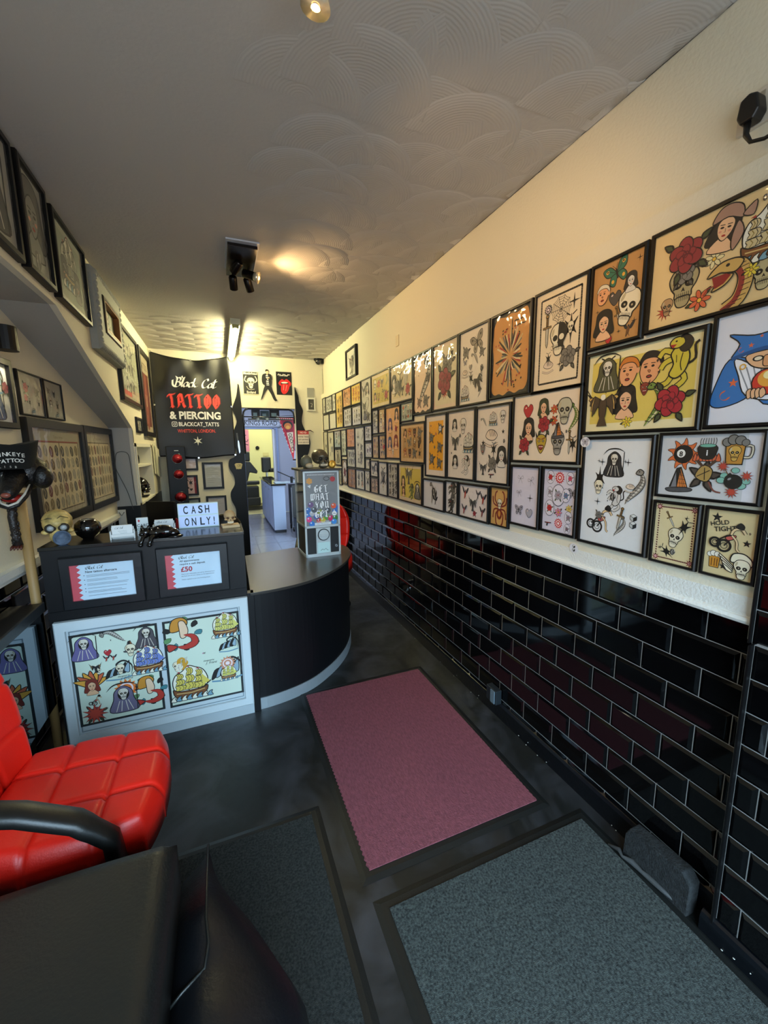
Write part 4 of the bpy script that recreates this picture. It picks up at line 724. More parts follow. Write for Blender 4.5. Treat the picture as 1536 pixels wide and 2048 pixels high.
 ((3.924, 4.239, 1.336, 1.778), '#d3cfc6', sp('shipg .3 .18 .08; snakeg .75 .2 .12; swallow .3 .45 .08 0 #55524c; roseg .65 .48 .08; dagger .3 .7 .1; panther .6 .76 .13 0 #8a857c; ladyg .3 .84 .07'), 'tall white picture with scattered grey snakes and blades, right of the rust orange one'),
 ((3.705, 3.922, 1.618, 1.778), '#cdc9c8', gs('ladyg roseg dagger', 3, 2, 37), 'small white picture of tiny figures above the two blue ovals'),
 ((3.701, 3.919, 1.456, 1.614), '#cfccc8', sp('badge .3 .55 .32 0 #4a4f6b; badge .7 .48 .36 0 #5a5f7a'), 'small white picture of two dark blue ovals'),
 ((4.788, 5.093, 1.341, 1.557), '#c9c3ae', sp('reaper .45 .5 .38 .1 #77705f'), 'cream picture of one draped brown figure, below the pale blue one'),
 ((4.556, 4.776, 1.129, 1.431), '#b5a08c', sp('badge .5 .52 .42 0 #6b2f2a'), 'narrow picture filled by a dark red brown oval, bottom row'),
 ((4.235, 4.549, 1.337, 1.556), '#cdcac0', gs('flyg roseg', 3, 2, 41, None, '#a8a59a'), 'faded white picture below the rust orange one'),
 ((4.239, 4.541, 1.106, 1.331), '#a87a3e', gs('spider roseg tribal', 3, 3, 42, None, '#7a5526'), 'dull orange brown picture, bottom row'),
 ((3.942, 4.234, 1.115, 1.331), '#d2cfca', gs('blot lady reaper skull', 2, 2, 43, None, '#33302e'), 'white picture of four bold black groups, bottom row'),
 ((3.775, 3.944, 1.114, 1.333), '#d0cdc6', sp('tribal .5 .5 .36; skull .5 .4 .1'), 'narrow white picture with one tall black ornament, bottom row'),
 ((3.769, 3.915, 1.339, 1.452), '#d6d2c2', sp('flyg .6 .5 .25'), 'tiny cream picture with a faint mark beneath the two blue ovals'),
 ((3.551, 3.764, 1.276, 1.437), '#cfcac2', sp('eagleg .3 .5 .36; ladyg .7 .5 .36'), 'small white picture of two shaded heads'),
 ((3.549, 3.764, 1.116, 1.273), '#b9a07a', gs('eagle skull lady', 3, 2, 47, None, '#5a3c26'), 'small brown picture of three dark figures under the two shaded heads'),
 ((3.324, 3.549, 1.116, 1.432), '#d0cdc9', sp('tribal .5 .5 .33; roseg .5 .35 .12; snakeg .22 .5 .2; snakeg .78 .5 .2; skull .5 .75 .07'), 'white picture of a symmetrical black ornament, bottom row'),
 ((3.096, 3.325, 1.119, 1.43), '#b9b5b0', gs('blot panther tribal eagleg', 3, 4, 49, None, '#3a3735', .03), 'grey picture densely filled with black lines, bottom row'),
 ((5.437, 5.66, 1.311, 1.38), '#c4c0bc', lines('#aaa69e', 4), 'small blank grey picture low in the back corner beside the skull ornament'),
 ((4.782, 4.923, 1.105, 1.316), '#c2bfae', gs('ladyg tribal', 1, 3, 51), 'narrow grey picture just right of the capsule machine lid'),
]
for (y0, y1, z0, z1), paper, dr, lab in RW:
    w, h = y1 - y0 - .003, z1 - z0 - .003; big = h > .28 or w > .3
    picture(lab, (XP - .0005, y1 - .0015, z0 + .0015), -PI / 2, w, h, paper, dr, fw=.012 if big else .009, group=G)
picture('small black framed feather drawing hung alone high near the back corner', (XR - .0005, 4.585, 2.31), -PI / 2, .37, .32, '#dcd9cc', sp('eagleg .5 .5 .35; panther .5 .6 .3 0 #8a857c'), fw=.022, fd=.03)
# ---------------------------------------------------------------- lights of the room
def spot_head(m, c, d, L=.085, r=.027, mt=None):
    d = Vector(d).normalized(); c = Vector(c); m.tube([c - d * L * .5, c - d * L * .42, c + d * L * .5, c + d * L * .5 - d * .004], [r * .8, r, r, r * .82], mt or DARKMET, 14)
def ceiling_spots(label, x0, x1, y0, y1, heads, glow, watts, pt=.12, aimd=None, ang=2.4):
    t = thing('ceiling_spotlight', label, 'ceiling light', ((x0 + x1) / 2, (y0 + y1) / 2, ZC)); w, l = (x1 - x0) / 2, (y1 - y0) / 2
    m = MB(); m.box(-w - .01, w + .01, -l - .03, l - .06, -.008, 0, mat('#bfc3cc', .5)); m.build('ceiling_pad', t)
    m = MB(); m.box(-w, w, -l, l, -.028, -.009, DARKMET); m.build('base_plate', t, bevel=.002)
    for i, (hx, hy, hz, dx, dy, dz) in enumerate(heads):
        m = MB(); m.tube([(hx, hy, -.028), (hx, hy, hz), ], .007, DARKMET, 8); spot_head(m, (hx, hy, hz), (dx, dy, dz)); hd = m.build('lamp_head', t, smooth=False); smooth_angle(hd)
        if i == glow:
            d = Vector((dx, dy, dz)).normalized(); p = Vector((hx, hy, hz)) + d * .045
            m = MB(); m.ball(p, (.025, .025, .025), mat('#ffc35a', .3, emit=60.0), 12, 8); b = m.build('bulb', t, smooth=True); b['label'] = 'glowing amber bulb'
            m = MB(); m.tube([p - d * .012, p + d * .022], [.027, .037], mat('#e8dcc0', .2, metal=.6), 16); m.build('reflector', t, smooth=True)
            q = t.location + p + d * .05
            l = lamp('spot_glow', 'SPOT', q, watts, (1, .62, .27), aim=q + Vector(aimd or d), spot_size=ang, spot_blend=.8, shadow_soft_size=.03)
            g = lamp('bulb_glow', 'POINT', q, watts * pt, (1, .6, .22), shadow_soft_size=.04)
    return t
ceiling_spots('dark bronze four-headed ceiling spotlight with one amber bulb lit', .13, .30, 2.74, 3.19, [(-.03, -.02, -.06, -.5, .8, -.5), (.05, .04, -.075, .9, -.3, -.3), (-.045, .17, -.09, .1, .9, -.9), (.055, .17, -.09, .35, .75, -.9)], 1, WARM1_W, .05, (.9, -.25, -.28), 2.5)
ceiling_spots('ceiling spotlight cut off by the top edge of the photo, lit warm', .22, .39, .76, 1.12, [(-.005, .19, -.09, -.12, .12, -1.0), (-.03, -.1, -.07, -.3, -.8, -.6)], 0, WARM2_W, .01, (.85, .5, -.55), 1.9)
t = thing('fluorescent_tube_light', 'long lit fluorescent tube light on the ceiling above the banner', 'ceiling light', (.225, 4.24, ZC))
m = MB(); m.box(-.045, .045, 0, 1.5, -.055, -.001, mat('#c9cbb5', .4)); m.box(-.03, .03, 0, .05, -.085, -.055, mat('#a9ab70', .4)); m.box(-.03, .03, 1.45, 1.5, -.085, -.055, mat('#a9ab70', .4)); m.build('batten', t, bevel=.004)
m = MB(); m.tube([(0, .05, -.077), (0, 1.45, -.077)], .019, mat('#fff3b8', .4, emit=TUBE_W), 14); m.build('tube', t, smooth=True)
lamp('backroom_ceiling_light', 'AREA', (.8, 8.0, 2.75), BACK_W, (.88, .93, 1.0), shape='RECTANGLE', size=1.2, size_y=2.6)
lamp('cream_room_ceiling_light', 'AREA', (1.1, 11.4, 2.75), CREAM_W, (1.0, .95, .7), shape='SQUARE', size=1.0)
# ---------------------------------------------------------------- floor mats
RUB = mat('#131514', .45, bump=.15, bscale=150, name='black_rubber_edge')
def doormat(label, x0, x1, y0, y1, e, pile, h=.009, zig=False, rz=0):
    t = thing('doormat', label, 'mat', ((x0 + x1) / 2, (y0 + y1) / 2, 0), rz); w, l = (x1 - x0) / 2, (y1 - y0) / 2
    m = MB(); m.add([(-w, -l, .001), (w, -l, .001), (w, l, .001), (-w, l, .001), (-w + .02, -l + .02, h * .6), (w - .02, -l + .02, h * .6), (w - .02, l - .02, h * .6), (-w + .02, l - .02, h * .6)], [(0, 1, 5, 4), (1, 2, 6, 5), (2, 3, 7, 6), (3, 0, 4, 7), (4, 5, 6, 7), (3, 2, 1, 0)], RUB); m.build('rubber_border', t)
    m = MB()
    if zig:
        P = []
        n = int((2 * l - 2 * e) / .011)
        P += [(-w + e, -l + e), (w - e, -l + e)]; P += [(w - e + (.003 if k % 2 else 0), -l + e + (2 * l - 2 * e) * k / n) for k in range(1, n)]; P += [(w - e, l - e), (-w + e, l - e)]; P += [(-w + e - (.006 if k % 2 else 0), l - e - (2 * l - 2 * e) * k / n) for k in range(1, n)]
        m.prism(P, h * .5, h, pile)
    else: m.box(-w + e, w - e, -l + e, l - e, h * .5, h, pile)
    m.build('pile', t); return t
doormat('dusty red ribbed doormat with black rubber border in the middle of the floor', .37, 1.235, 1.165, 2.41, .04, mat('#7c3f48', .95, bump=1.0, bscale=260, vary=.22, stretch=(1.4, .5, 1)), zig=True)
doormat('large grey pile mat in the right foreground', .385, 1.345, -.3, 1.105, .045, mat('#353a37', .98, bump=1.0, bscale=420, vary=.85), .012)
doormat('dark olive grey mat partly under the black armchair', -.36, .30, -.1, 1.555, .04, mat('#20221f', .98, bump=1.0, bscale=420, vary=.85), .012)
# carpeted block, scrap and grey cover on the skirting
t = thing('carpet_block', 'dark grey carpet-covered block against the skirting by the tiled pier', 'doorstop', (1.345, .775, 0))
m = MB(); C = mat('#111415', .95, bump=1.0, bscale=160, vary=.8)
m.prism([(-.11, 0), (.12, 0), (.115, .10), (.10, .135), (-.085, .15), (-.112, .12)], -.018, .035, C, 'x'); m.build('carpet_cover', t, bevel=.003)
m = MB(); TS = mat('#3a3b3b', .8, bump=.5, bscale=60)
m.tube([(1.30, .935, .018), (1.318, .90, .02), (1.300, .875, .026), (1.322, .85, .018), (1.315, .81, .024), (1.328, .78, .016), (1.32, .74, .026), (1.335, .70, .016)], [.003, .009, .005, .012, .007, .011, .008, .004], TS, 7)
tag(m.build('crumpled_tape', smooth=True), 'crumpled grey scrap of tape on the floor in front of the carpet block', 'litter')
t = thing('socket_cover', 'small grey socket cover standing proud of the black skirting', 'socket', (1.40, 1.76, .095))
m = MB(); m.box(-.04, .0, -.045, .045, 0, .085, mat('#1c2226', .4)); m.build('box', t, bevel=.004)
m = MB(); m.box(-.046, -.0405, -.035, .0, .005, .08, mat('#5f6f78', .3)); m.build('cover_plate', t)
# ---------------------------------------------------------------- reception counter
BC = mat('#0b0c0f', .42, bump=.06, bscale=400, spec=.35, name='black_laminate'); BT = mat('#161513', .2, bump=.03, bscale=300, name='black_counter_top'); SILV = mat('#aab4ba', .35, metal=.55, bump=.1, bscale=60, name='silver_kick_board')
WF = mat('#c7d3d8', .3, name='white_satin_frame')
YC = 2.337
t = thing('reception_counter', 'tall black straight reception counter with white framed panel on its front', 'counter', (-.365, YC, 0))
m = MB(); m.box(-.46, .46, .012, .28, 0, 1.083, BC); m.build('body', t)
m = MB(); m.box(-.463, .463, .0, .285, 1.083, 1.101, BT); m.build('counter_top', t, bevel=.002)
m = MB(); m.box(-.46, .457, .004, .012, .735, .775, BC); m.box(-.46, .457, .006, .012, 1.06, 1.083, BC); m.build('rail', t)
m = MB(); m.box(.457, .495, -.002, .05, 0, .742, BC); m.build('corner_post', t, bevel=.002)
m = MB(); m.box(-.44, .457, -.004, .012, 0, .07, mat('#b8c4ca', .3, metal=.2)); m.build('kick_board', t)
m = MB(); ringbox(m, .896, .656, .045, .03, WF, 0, .006); m.build('panel_frame', t, loc=(-.439, 0, .072))
m = MB(); m.box(-.394, .412, -.012, -.002, .117, .683, mat('#c2ced4', .35)); m.box(-.385, -.38, -.0135, -.012, .13, .67, mat('#7d8d96', .4)); m.box(.398, .403, -.0135, -.012, .13, .67, mat('#7d8d96', .4)); m.box(-.385, .403, -.0135, -.012, .125, .13, mat('#7d8d96', .4)); m.box(-.385, .403, -.0135, -.012, .668, .673, mat('#7d8d96', .4)); m.build('backing_board', t)
m = MB(); m.add([(-.394, -.026, .117), (.412, -.026, .117), (.412, -.026, .683), (-.394, -.026, .683)], [(0, 1, 2, 3)], GLASS); m.build('glazing', t)
FP = '#cddccb'
def sheet(label, x0, z0, w, h, spec):
    t = thing('flash_sheet', label, 'flash print', (x0, YC - .0135, z0)); a = Art(); a.L = 0; a.rect(0, 0, w, h, '#1c2426'); a.L = 1; q = .012; a.rect(q, q, w - q, h - q, FP); place(a, spec, w, h)
    a.text('Designed by', w * .48, h * (.47 if w > .376 else .5), .011, K, .01, .3); a.text('J. Franz', w * .5, h * (.435 if w > .376 else .46), .019, K, .0, .4); a.build('print', t)
sheet('left black bordered flash sheet with grim reapers and flames on the counter front', -.752, .155, .385, .497, 'reaper .15 .16 .12 0 #6a6295; tribal .45 .11 .01; snakeg .48 .1 .1 1.5 #333333; heart .4 .24 .035; hat .66 .21 .06; skull .66 .25 .06; reaper .86 .14 .11 0 #4a454c; ship .85 .4 .14 #6f83c4; eagle .25 .38 .05 0 #222222; skull .27 .42 .03; wave .5 .46 .12; skull .52 .44 .05; flame .18 .57 .14; biker .2 .74 .05; burst .18 .88 .1 #3f7fb5; rose .18 .88 .08 #a33a4a; sun .56 .67 .1 #e0752a; reaper .52 .78 .14 0 #6b6480; mermaid .83 .74 .15; swallow .38 .3 .03; swallow .46 .3 .03')
sheet('right black bordered flash sheet with ships, mermaid and eye on the counter front', -.343, .152, .383, .5, 'mermaid .24 .17 .17; ship .8 .15 .13 #d3d070; wave .83 .38 .1; badge .48 .43 .01; moth .5 .43 .01; panther .2 .48 .01; skull .13 .53 .05; blot .2 .5 .08 #c9962e; blot .16 .54 .05 #e0dcc8; wave .78 .68 .16 0 #9a8fc0; sun .8 .6 .08 #c98a6a; ship .8 .72 .08 #d8d36a; ring .3 .7 0'.replace('; ring .3 .7 0', '') + '; ship .28 .76 .18 #d6c45a')
a = None
def eye(): pass
def notice(label, x0, x1, z0, z1, kind):
    def d(a, w, h):
        a.L = 3; n = 14; a.poly([(0, 0), (w * .13, 0)] + [(w * (.10 if k % 2 else .16), h * k / n) for k in range(n + 1)] + [(w * .13, h), (0, h)], '#c9505c')
        a.L = 4; script(a, 'Black Cat', w * .25, h * .85, h * .09, '#22262a', .16)
        if kind == 0:
            a.text('New tattoo aftercare', w * .23, h * .75, h * .085, '#22262a', .02); r = random.Random(2); y = .68
            for k, n2 in enumerate((2, 2, 2, 1, 2, 1)):
                if k < 5: a.ell(w * .205, h * y, h * .012, h * .012, K, n=6)
                for q in range(n2): a.rect(w * .24, h * y - .0012, w * r.uniform(.7, .93), h * y + .0004, '#5a6570'); y -= .036
                y -= .05
        else:
            a.text('All appointments', w * .25, h * .76, h * .075, '#22262a', .02); a.text('require a cash deposit', w * .25, h * .67, h * .075, '#22262a', .02); a.text('\u00a350', w * .26, h * .47, h * .2, '#b03440', .03)
            a.text('This is non-refundable and will be deducted from', w * .26, h * .38, h * .045, '#4a555e', .005); a.text('the final cost of your tattoo on the appointment', w * .26, h * .32, h * .045, '#4a555e', .005); a.text('Tattoo applied to just one booking please', w * .26, h * .22, h * .045, '#4a555e', .005)
    picture(label, (x0, YC + .0, z0), 0, x1 - x0, z1 - z0, '#c3dcee', d, fw=.04, fd=.02, fm=mat('#12161a', .35, bump=.15, bscale=30), glaze=GLASS, name='framed_notice', cat='sign')
notice('black framed notice headed New tattoo aftercare on the counter front', -.752, -.402, .784, 1.045, 0)
notice('black framed notice asking a \u00a350 cash deposit on the counter front', -.34, .006, .786, 1.05, 1)
t = thing('curved_counter', 'low black curved counter with grey top and silver kick board', 'counter', (.11, YC, 0))
arc = crom([(.0, .0), (.14, .018), (.26, .05), (.37, .1), (.47, .175), (.58, .28), (.68, .41), (.755, .55), (.80, .68), (.815, .82), (.79, .94), (.7, 1.02)], False, 4)
sc_ = lambda k: [(x, y * 1.0) for x, y in arc]
body = [(.02, .02)] + [(max(.02, x - .006), y + .012) for x, y in arc[2:]] + [(.4, 1.0), (.02, .9)]
m = MB(); m.prism(body, .07, .725, BC); m.build('body', t)
m = MB(); m.prism([(.02, .012)] + [(max(.02, x - .004), y + .006) for x, y in arc[2:]] + [(.4, .98), (.02, .88)], 0, .072, SILV); m.build('kick_board', t)
m = MB(); m.prism([(.0, -.004)] + [(x + .008, y - .006) for x, y in arc[1:]] + [(.4, .98), (.02, .88)], .725, .742, mat('#34312d', .3, bump=.05, bscale=300)); m.build('counter_top', t, bevel=.002)
# ---------------------------------------------------------------- capsule vending machine
AL = mat('#c6d0d2', .3, metal=.35, name='brushed_white_metal')
t = thing('capsule_vending_machine', 'white edged capsule vending machine reading GET WHAT YOU GET on the curved counter', 'vending machine', (.552, 2.945, .742), .03)
w, d, h, hs = .272, .30, .648, .228
m = MB(); m.box(.006, w - .006, .006, d, .004, hs, mat('#101214', .4)); m.build('cabinet', t)
m = MB()
for x in (0, w - .014): m.box(x, x + .014, 0, .014, 0, h, AL); m.box(x, x + .014, d - .014, d, 0, h, AL)
m.box(0, w, 0, .012, 0, .024, AL); m.box(0, w, 0, .012, hs - .004, hs + .012, AL); m.box(0, w, 0, .012, h - .012, h, AL)
for x in (0, w - .012): m.box(x, x + .012, 0, d, 0, .018, AL); m.box(x, x + .012, 0, d, hs - .002, hs + .01, AL)
m.build('metal_edging', t, bevel=.001)
m = MB(); m.box(-.022, w + .012, -.016, d + .012, h, h + .016, mat('#3a3836', .5, bump=.3, bscale=60)); m.build('lid', t, bevel=.004)
m = MB(); m.box(.08, .19, -.008, .006, .024, hs - .006, AL); m.build('coin_panel', t, bevel=.002)
m = MB(); m.lathe([(.0, -.004), (.044, -.004), (.046, 0), (.046, .006), (.0, .006)], mat('#2c3338', .4), (.137, -.008, .17), 24, 'y'); m.lathe([(.0, -.002), (.039, -.002), (.039, .01), (0, .01)], AL, (.137, -.008, .17), 24, 'y'); m.box(.11, .164, -.026, -.016, .158, .182, AL); m.build('coin_knob', t, bevel=.001)
m = MB(); m.box(.087, .183, -.014, -.007, .03, .112, mat('#bfe0e0', .25)); a = Art(); m.build('dispensing_flap', t, bevel=.002)
a.ln([(.11, .05), (.125, .06), (.135, .052), (.15, .064), (.16, .05), (.17, .048)], .003, '#39474a'); a.build('flap_mark', t, (0, -.0145, 0))
m = MB(); m.lathe([(0, 0), (.011, 0), (.011, .006), (0, .006)], CHROME, (.235, -.0, .075), 16, 'y'); m.build('lock', t)
m = MB(); m.box(.0, .003, .014, d - .014, hs, h, ACRYL); m.box(w - .003, w, .014, d - .014, hs, h, ACRYL); m.build('side_window', t)
m = MB(); m.box(.012, w - .012, .2, .28, hs, h - .1, mat('#5a564f', .5)); m.box(.03, .09, .03, .2, hs, hs + .22, mat('#6e6a62', .5)); m.box(.05, .07, .1, .12, hs, h - .05, mat('#3a3733', .4)); m.build('hopper', t)
a = Art(.3); a.L = 0; x0, x1, z0, z1 = .014, w - .014, hs + .012, h - .012; a.rect(x0, z0, x1, z1, '#7f858a')
a.L = 1
for k, (x, z, c) in enumerate(((.03, .36, '#2f6fc0'), (.235, .34, '#2f6fc0'), (.24, .37, '#2f6fc0'), (.028, .32, '#3a7fd0'), (.035, .29, '#e8408a'), (.06, .335, '#b9bcc0'), (.075, .36, '#4a5058'), (.12, .34, '#8a9a3a'), (.11, .275, '#c9302e'), (.14, .28, '#d0c040'), (.17, .3, '#5aa040'), (.2, .29, '#d02a6a'), (.235, .29, '#3a7f3a'), (.18, .35, '#40464c'), (.225, .382, '#e05a30'), (.055, .255, '#2f7fd8'), (.225, .262, '#3a8fe0'), (.09, .31, '#3a60b0'), (.15, .33, '#7a8a90'), (.05, .4, '#6a4a80'))): a.ell(x, z, .021, .021, c); a.ell(x - .006, z + .008, .006, .006, '#d8e4ee', n=8)
for k in range(18): a.ell(.035 + k * .0115, h - .028, .0035, .0035, '#eef2f4', n=8)
a.star(.045, .575, .026, 6, '#d99a3a', .75); a.ell(.222, .585, .02, .02, '#b3202e'); a.ell(.2, .59, .0, .0, K); a.ring(.175, .59, .022, .004, '#2c3034', 16, .014); a.poly([(.03, .54), (.055, .548), (.05, .522)], '#dfe6ea')
W8 = '#f4f8fa'
for s, x, z in (('GET', .078, .49), ('WHAT', .05, .43), ('YOU', .083, .37), ('GET.', .078, .30)): goth(a, s, x + .002, z - .002, .052, '#1b1e22', .26, .62, .14); goth(a, s, x, z, .052, W8, .2, .62, .14)
a.ell(.228, .325, .018, .018, W8); a.text('50p', .228, .32, .015, K, align='c'); a.rect(.075, .243, .2, .262, '#dfe8ee'); a.text('ONE BLACK CAT PRIZE', .137, .266, .009, W8, .02, align='c'); a.text('EVERY TIME YOU PLAY', .137, .249, .009, '#5f6a74', align='c'); a.build('front_graphic', t, (0, .004, 0))
m = MB(); m.add([(x0, .001, z0), (x1, .001, z0), (x1, .001, z1), (x0, .001, z1)], [(0, 1, 2, 3)], GLASS); m.build('front_window', t)
# ---------------------------------------------------------------- skull builder for the ornaments
def skull3(name, label, loc, rz, s, bone, dark=None, jaw=True, extra=None, cat='ornament'):
    dark = dark or mat('#120f0d', .6); t = thing(name, label, cat, loc, rz)
    def f(x, y, z):
        q = 1 + .12 * max(0, y) - (.10 * max(0, -z - .1)); q -= .16 * max(0, abs(x) - .62) * (z < .2)
        for ex in (-.36, .36): q -= .16 * math.exp(-((x - ex) ** 2 + (z + .18) ** 2) / .02) * (y < 0)
        q += .05 * math.exp(-((z - .1) ** 2) / .01) * (y < -.4); return q
    m = MB(); m.ball((0, .02 * s, .62 * s), (.42 * s, .52 * s, .44 * s), bone, 32, 22, f); m.ball((0, -.36 * s, .27 * s), (.22 * s, .2 * s, .26 * s), bone, 16, 10); m.ball((0, -.42 * s, .645 * s), (.3 * s, .07 * s, .05 * s), bone, 14, 8)
    for sx in (-1, 1): m.ball((.3 * sx * s, -.25 * s, .4 * s), (.12 * s, .16 * s, .08 * s), bone, 10, 8)
    m.build('cranium', t, smooth=True)
    for sx in (-1, 1): m = MB(); m.ball((.165 * sx * s, -.42 * s, .53 * s), (.105 * s, .06 * s, .095 * s), dark, 14, 10); m.build('eye_socket', t, smooth=True)
    m = MB(); m.prism([(-.05 * s, .33 * s), (.05 * s, .33 * s), (0, .45 * s)], -.56 * s, -.42 * s, dark, 'y'); m.build('nose_hole', t)
    if jaw:
        m = MB(); m.ball((0, -.32 * s, .12 * s), (.24 * s, .22 * s, .12 * s), bone, 16, 10)
        m.build('jaw', t, smooth=True); m = MB()
        for k in range(8): a = -1.0 + k * 2.0 / 7; m.box(.22 * s * math.sin(a) - .022 * s, .22 * s * math.sin(a) + .022 * s, -.36 * s - .2 * s * math.cos(a), -.33 * s - .2 * s * math.cos(a), .15 * s, .25 * s, mat('#e6dcc0', .4))
        m.build('teeth', t)
    if extra: extra(t, s)
    return t
def gasmask(t, s):
    m = MB(); m.lathe([(0, 0), (.2 * s, .0), (.235 * s, .03 * s), (.235 * s, .09 * s), (.21 * s, .1 * s), (.19 * s, .07 * s), (0, .08 * s)], mat('#46566c', .6, bump=1.0, bscale=60, vary=.4), (.1 * s, -.5 * s, .22 * s), 22, 'y'); m.build('mask_filter', t, smooth=True)
    for sx in (-1, 1): m = MB(); m.lathe([(.088 * s, .0), (.15 * s, -.03 * s), (.145 * s, .04 * s), (.09 * s, .06 * s)], mat('#2f2a20', .5), (.165 * sx * s, -.44 * s, .53 * s), 18, 'y', cap=False); m.build('lens_ring', t, smooth=True)
    m = MB(); m.tube([(-.4 * s, -.1 * s, .75 * s), (-.2 * s, -.4 * s, .85 * s), (0, -.42 * s, .8 * s), (.12 * s, -.44 * s, .9 * s), (.3 * s, -.28 * s, .8 * s)], .012 * s, mat('#3a2f1a'), 6); m.build('crack', t)
skull3('skull_ornament', 'yellowed skull ornament with a grey gas mask filter, left end of the counter', (-.775, 2.46, 1.101), .25, .155, mat('#c4ab68', .5, bump=.8, bscale=45, vary=.55), mat('#a5a9a8', .3), False, gasmask)
t = thing('black_bowl', 'round glossy black bowl on the counter beside the gas mask skull', 'bowl', (-.662, 2.5, 1.101)); GB = mat('#070707', .06, coat=.5)
m = MB(); m.lathe([(0, 0), (.025, 0), (.028, .004), (.05, .025), (.06, .052), (.055, .08), (.035, .1), (.03, .102), (.029, .098), (.045, .08), (.03, .03), (0, .02)], GB, seg=32); m.build('bowl', t, smooth=True)
m = MB(); m.lathe([(0, .093), (.031, .093), (.03, .099), (0, .101)], mat('#8d959c', .3), seg=24); m.build('bowl_rim', t, smooth=True)
def holder(label, x, y, rz, txt):
    t = thing('business_card_holder', label, 'card holder', (x, y, 1.101), rz); W2 = mat('#d6dbdb', .35)
    m = MB(); m.box(-.052, .052, -.002, .002, .012, .028, W2); m.box(-.055, -.049, -.006, .03, 0, .045, W2); m.box(.049, .055, -.006, .03, 0, .045, W2); m.box(-.05, .05, .0, .03, .012, .016, W2); m.box(-.05, .05, .026, .03, 0, .06, W2); m.build('stand', t, bevel=.001)
    c = thing('business_card_stack', 'white business cards standing in the ' + label.replace('white desk card ', ''), 'business cards', (x, y, 1.101), rz)
    m = MB(); m.box(-.045, .045, .006, .02, .017, .072, mat('#e2e6e6', .5)); m.build('cards', c); a = Art(); a.L = 1; script(a, txt, -.032, .054, .011, '#3a4448', .14)
    for k in range(3): a.L = 1; a.rect(-.02 + .005 * k, .042 - k * .006, .02, .0428 - k * .006, '#7a8488')
    a.build('card_print', c, (0, .0058, 0))
holder('white desk card holder nearest the black bowl', -.49, 2.40, .1, 'Cat tal')
holder('white desk card holder behind the black cat', -.31, 2.5, .05, 'Black Cat')
t = thing('playing_card_box', 'upright white card box with small red diamond behind the black cat', 'card box', (-.405, 2.45, 1.101), .1)
m = MB(); m.box(-.027, .027, 0, .012, 0, .098, mat('#d3dcde', .5)); m.build('box', t, bevel=.001); a = Art(); a.L = 1; a.poly([(-.015, .09), (-.009, .082), (-.015, .074), (-.021, .082)], '#b3202e'); a.text('CARD', .003, .05, .021, '#2a3034', .01, align='c'); a.text('GAME', .003, .03, .021, '#3a8a80', .0, align='c'); a.build('box_print', t, (0, -.0004, 0))
# black cat figurine lying over the counter edge
t = thing('cat_figurine', 'glossy black cat figurine lying with paws over the counter edge', 'ornament', (-.335, 2.345, 1.101), -.35)
m = MB(); m.ball((.025, .03, .032), (.062, .04, .034), GB, 22, 14); m.ball((-.01, .02, .028), (.045, .034, .028), GB, 18, 12); m.ball((.07, .04, .022), (.034, .03, .024), GB, 16, 10); m.build('body', t, smooth=True)
m = MB(); m.ball((-.05, .0, .033), (.028, .025, .024), GB, 18, 12); m.ball((-.06, -.018, .026), (.014, .01, .01), GB, 10, 8); m.build('head', t, smooth=True)
for s_ in (-1, 1): m = MB(); m.lathe([(.011, 0), (.006, .012), (.001, .02)], GB, (-.05 + s_ * .016, .004, .05), 8); m.build('ear', t, smooth=True)
for s_ in (-.018, .026): m = MB(); m.tube([(-.02 + s_, -.005, .02), (-.03 + s_, -.03, .012), (-.035 + s_, -.042, -.012), (-.036 + s_, -.044, -.024)], [.012, .011, .0095, .011], GB, 10); m.ball((-.036 + s_, -.046, -.024), (.013, .012, .011), GB, 10, 8); m.build('front_paw', t, smooth=True)
m = MB(); m.tube([(.09, .05, .012), (.12, .03, .009), (.11, -.0, .008), (.07, -.008, .008)], [.009, .008, .007, .005], GB, 8); m.build('tail', t, smooth=True)
for s_ in (-1, 1): m = MB(); m.ball((-.062 + s_ * .009, -.021, .038), (.004, .003, .003), mat('#b5bcc4', .1), 8, 6); m.build('eye', t, smooth=True)
# light box
t = thing('letter_light_box', 'white cinema light box reading CASH ONLY! on the counter', 'sign', (-.245, 2.575, 1.101), .0, rot=(-.05, 0, .02)); LBX = mat('#9db4dd', .4, emit=.35)
m = MB(); m.box(0, .218, 0, .04, 0, .145, mat('#c9dfe6', .35)); m.build('casing', t, bevel=.003)
m = MB(); m.box(.006, .212, -.002, .0, .008, .07, LBX); m.box(.006, .212, -.002, .0, .078, .138, LBX); m.build('light_panel', t)
m = MB(); m.box(.002, .216, -.005, -.001, .0705, .0775, mat('#c3e0e2', .3)); m.build('letter_rail', t)
a = Art(); a.L = 1
for ch, x, z in (('C', .03, .086), ('A', .072, .086), ('S', .109, .086), ('H', .145, .086), ('O', .033, .016), ('N', .07, .016), ('L', .115, .016), ('Y', .148, .016), ('!', .188, .016)): a.L = 1; a.text(ch, x, z, .062, '#16222e', .02, w=.024 if ch != '!' else .006)
a.build('letters', t, (0, -.0025, 0))
skull3('wooden_skull', 'carved pale wooden skull standing on its own plinth beside the light box', (.032, 2.53, 1.117), .1, .078, mat('#c9a878', .6, bump=.4, bscale=60), mat('#5a3c22', .6), True)
m = MB(); m.box(-.048, .048, -.05, .03, 0, .0155, mat('#d0b285', .6, bump=.3, bscale=60)); tag(m.build('wooden_plinth', loc=(.032, 2.53, 1.101), rot=(0, 0, .1), bevel=.002), 'small pale wood plinth under the wooden skull', 'plinth')
skull3('skull_ornament', 'bronze grey skull ornament on the capsule machine lid', (.70, 3.02, 1.407), .25, .135, mat('#5f5a4a', .35, metal=.4, bump=.6, bscale=40, vary=.4), None, True)
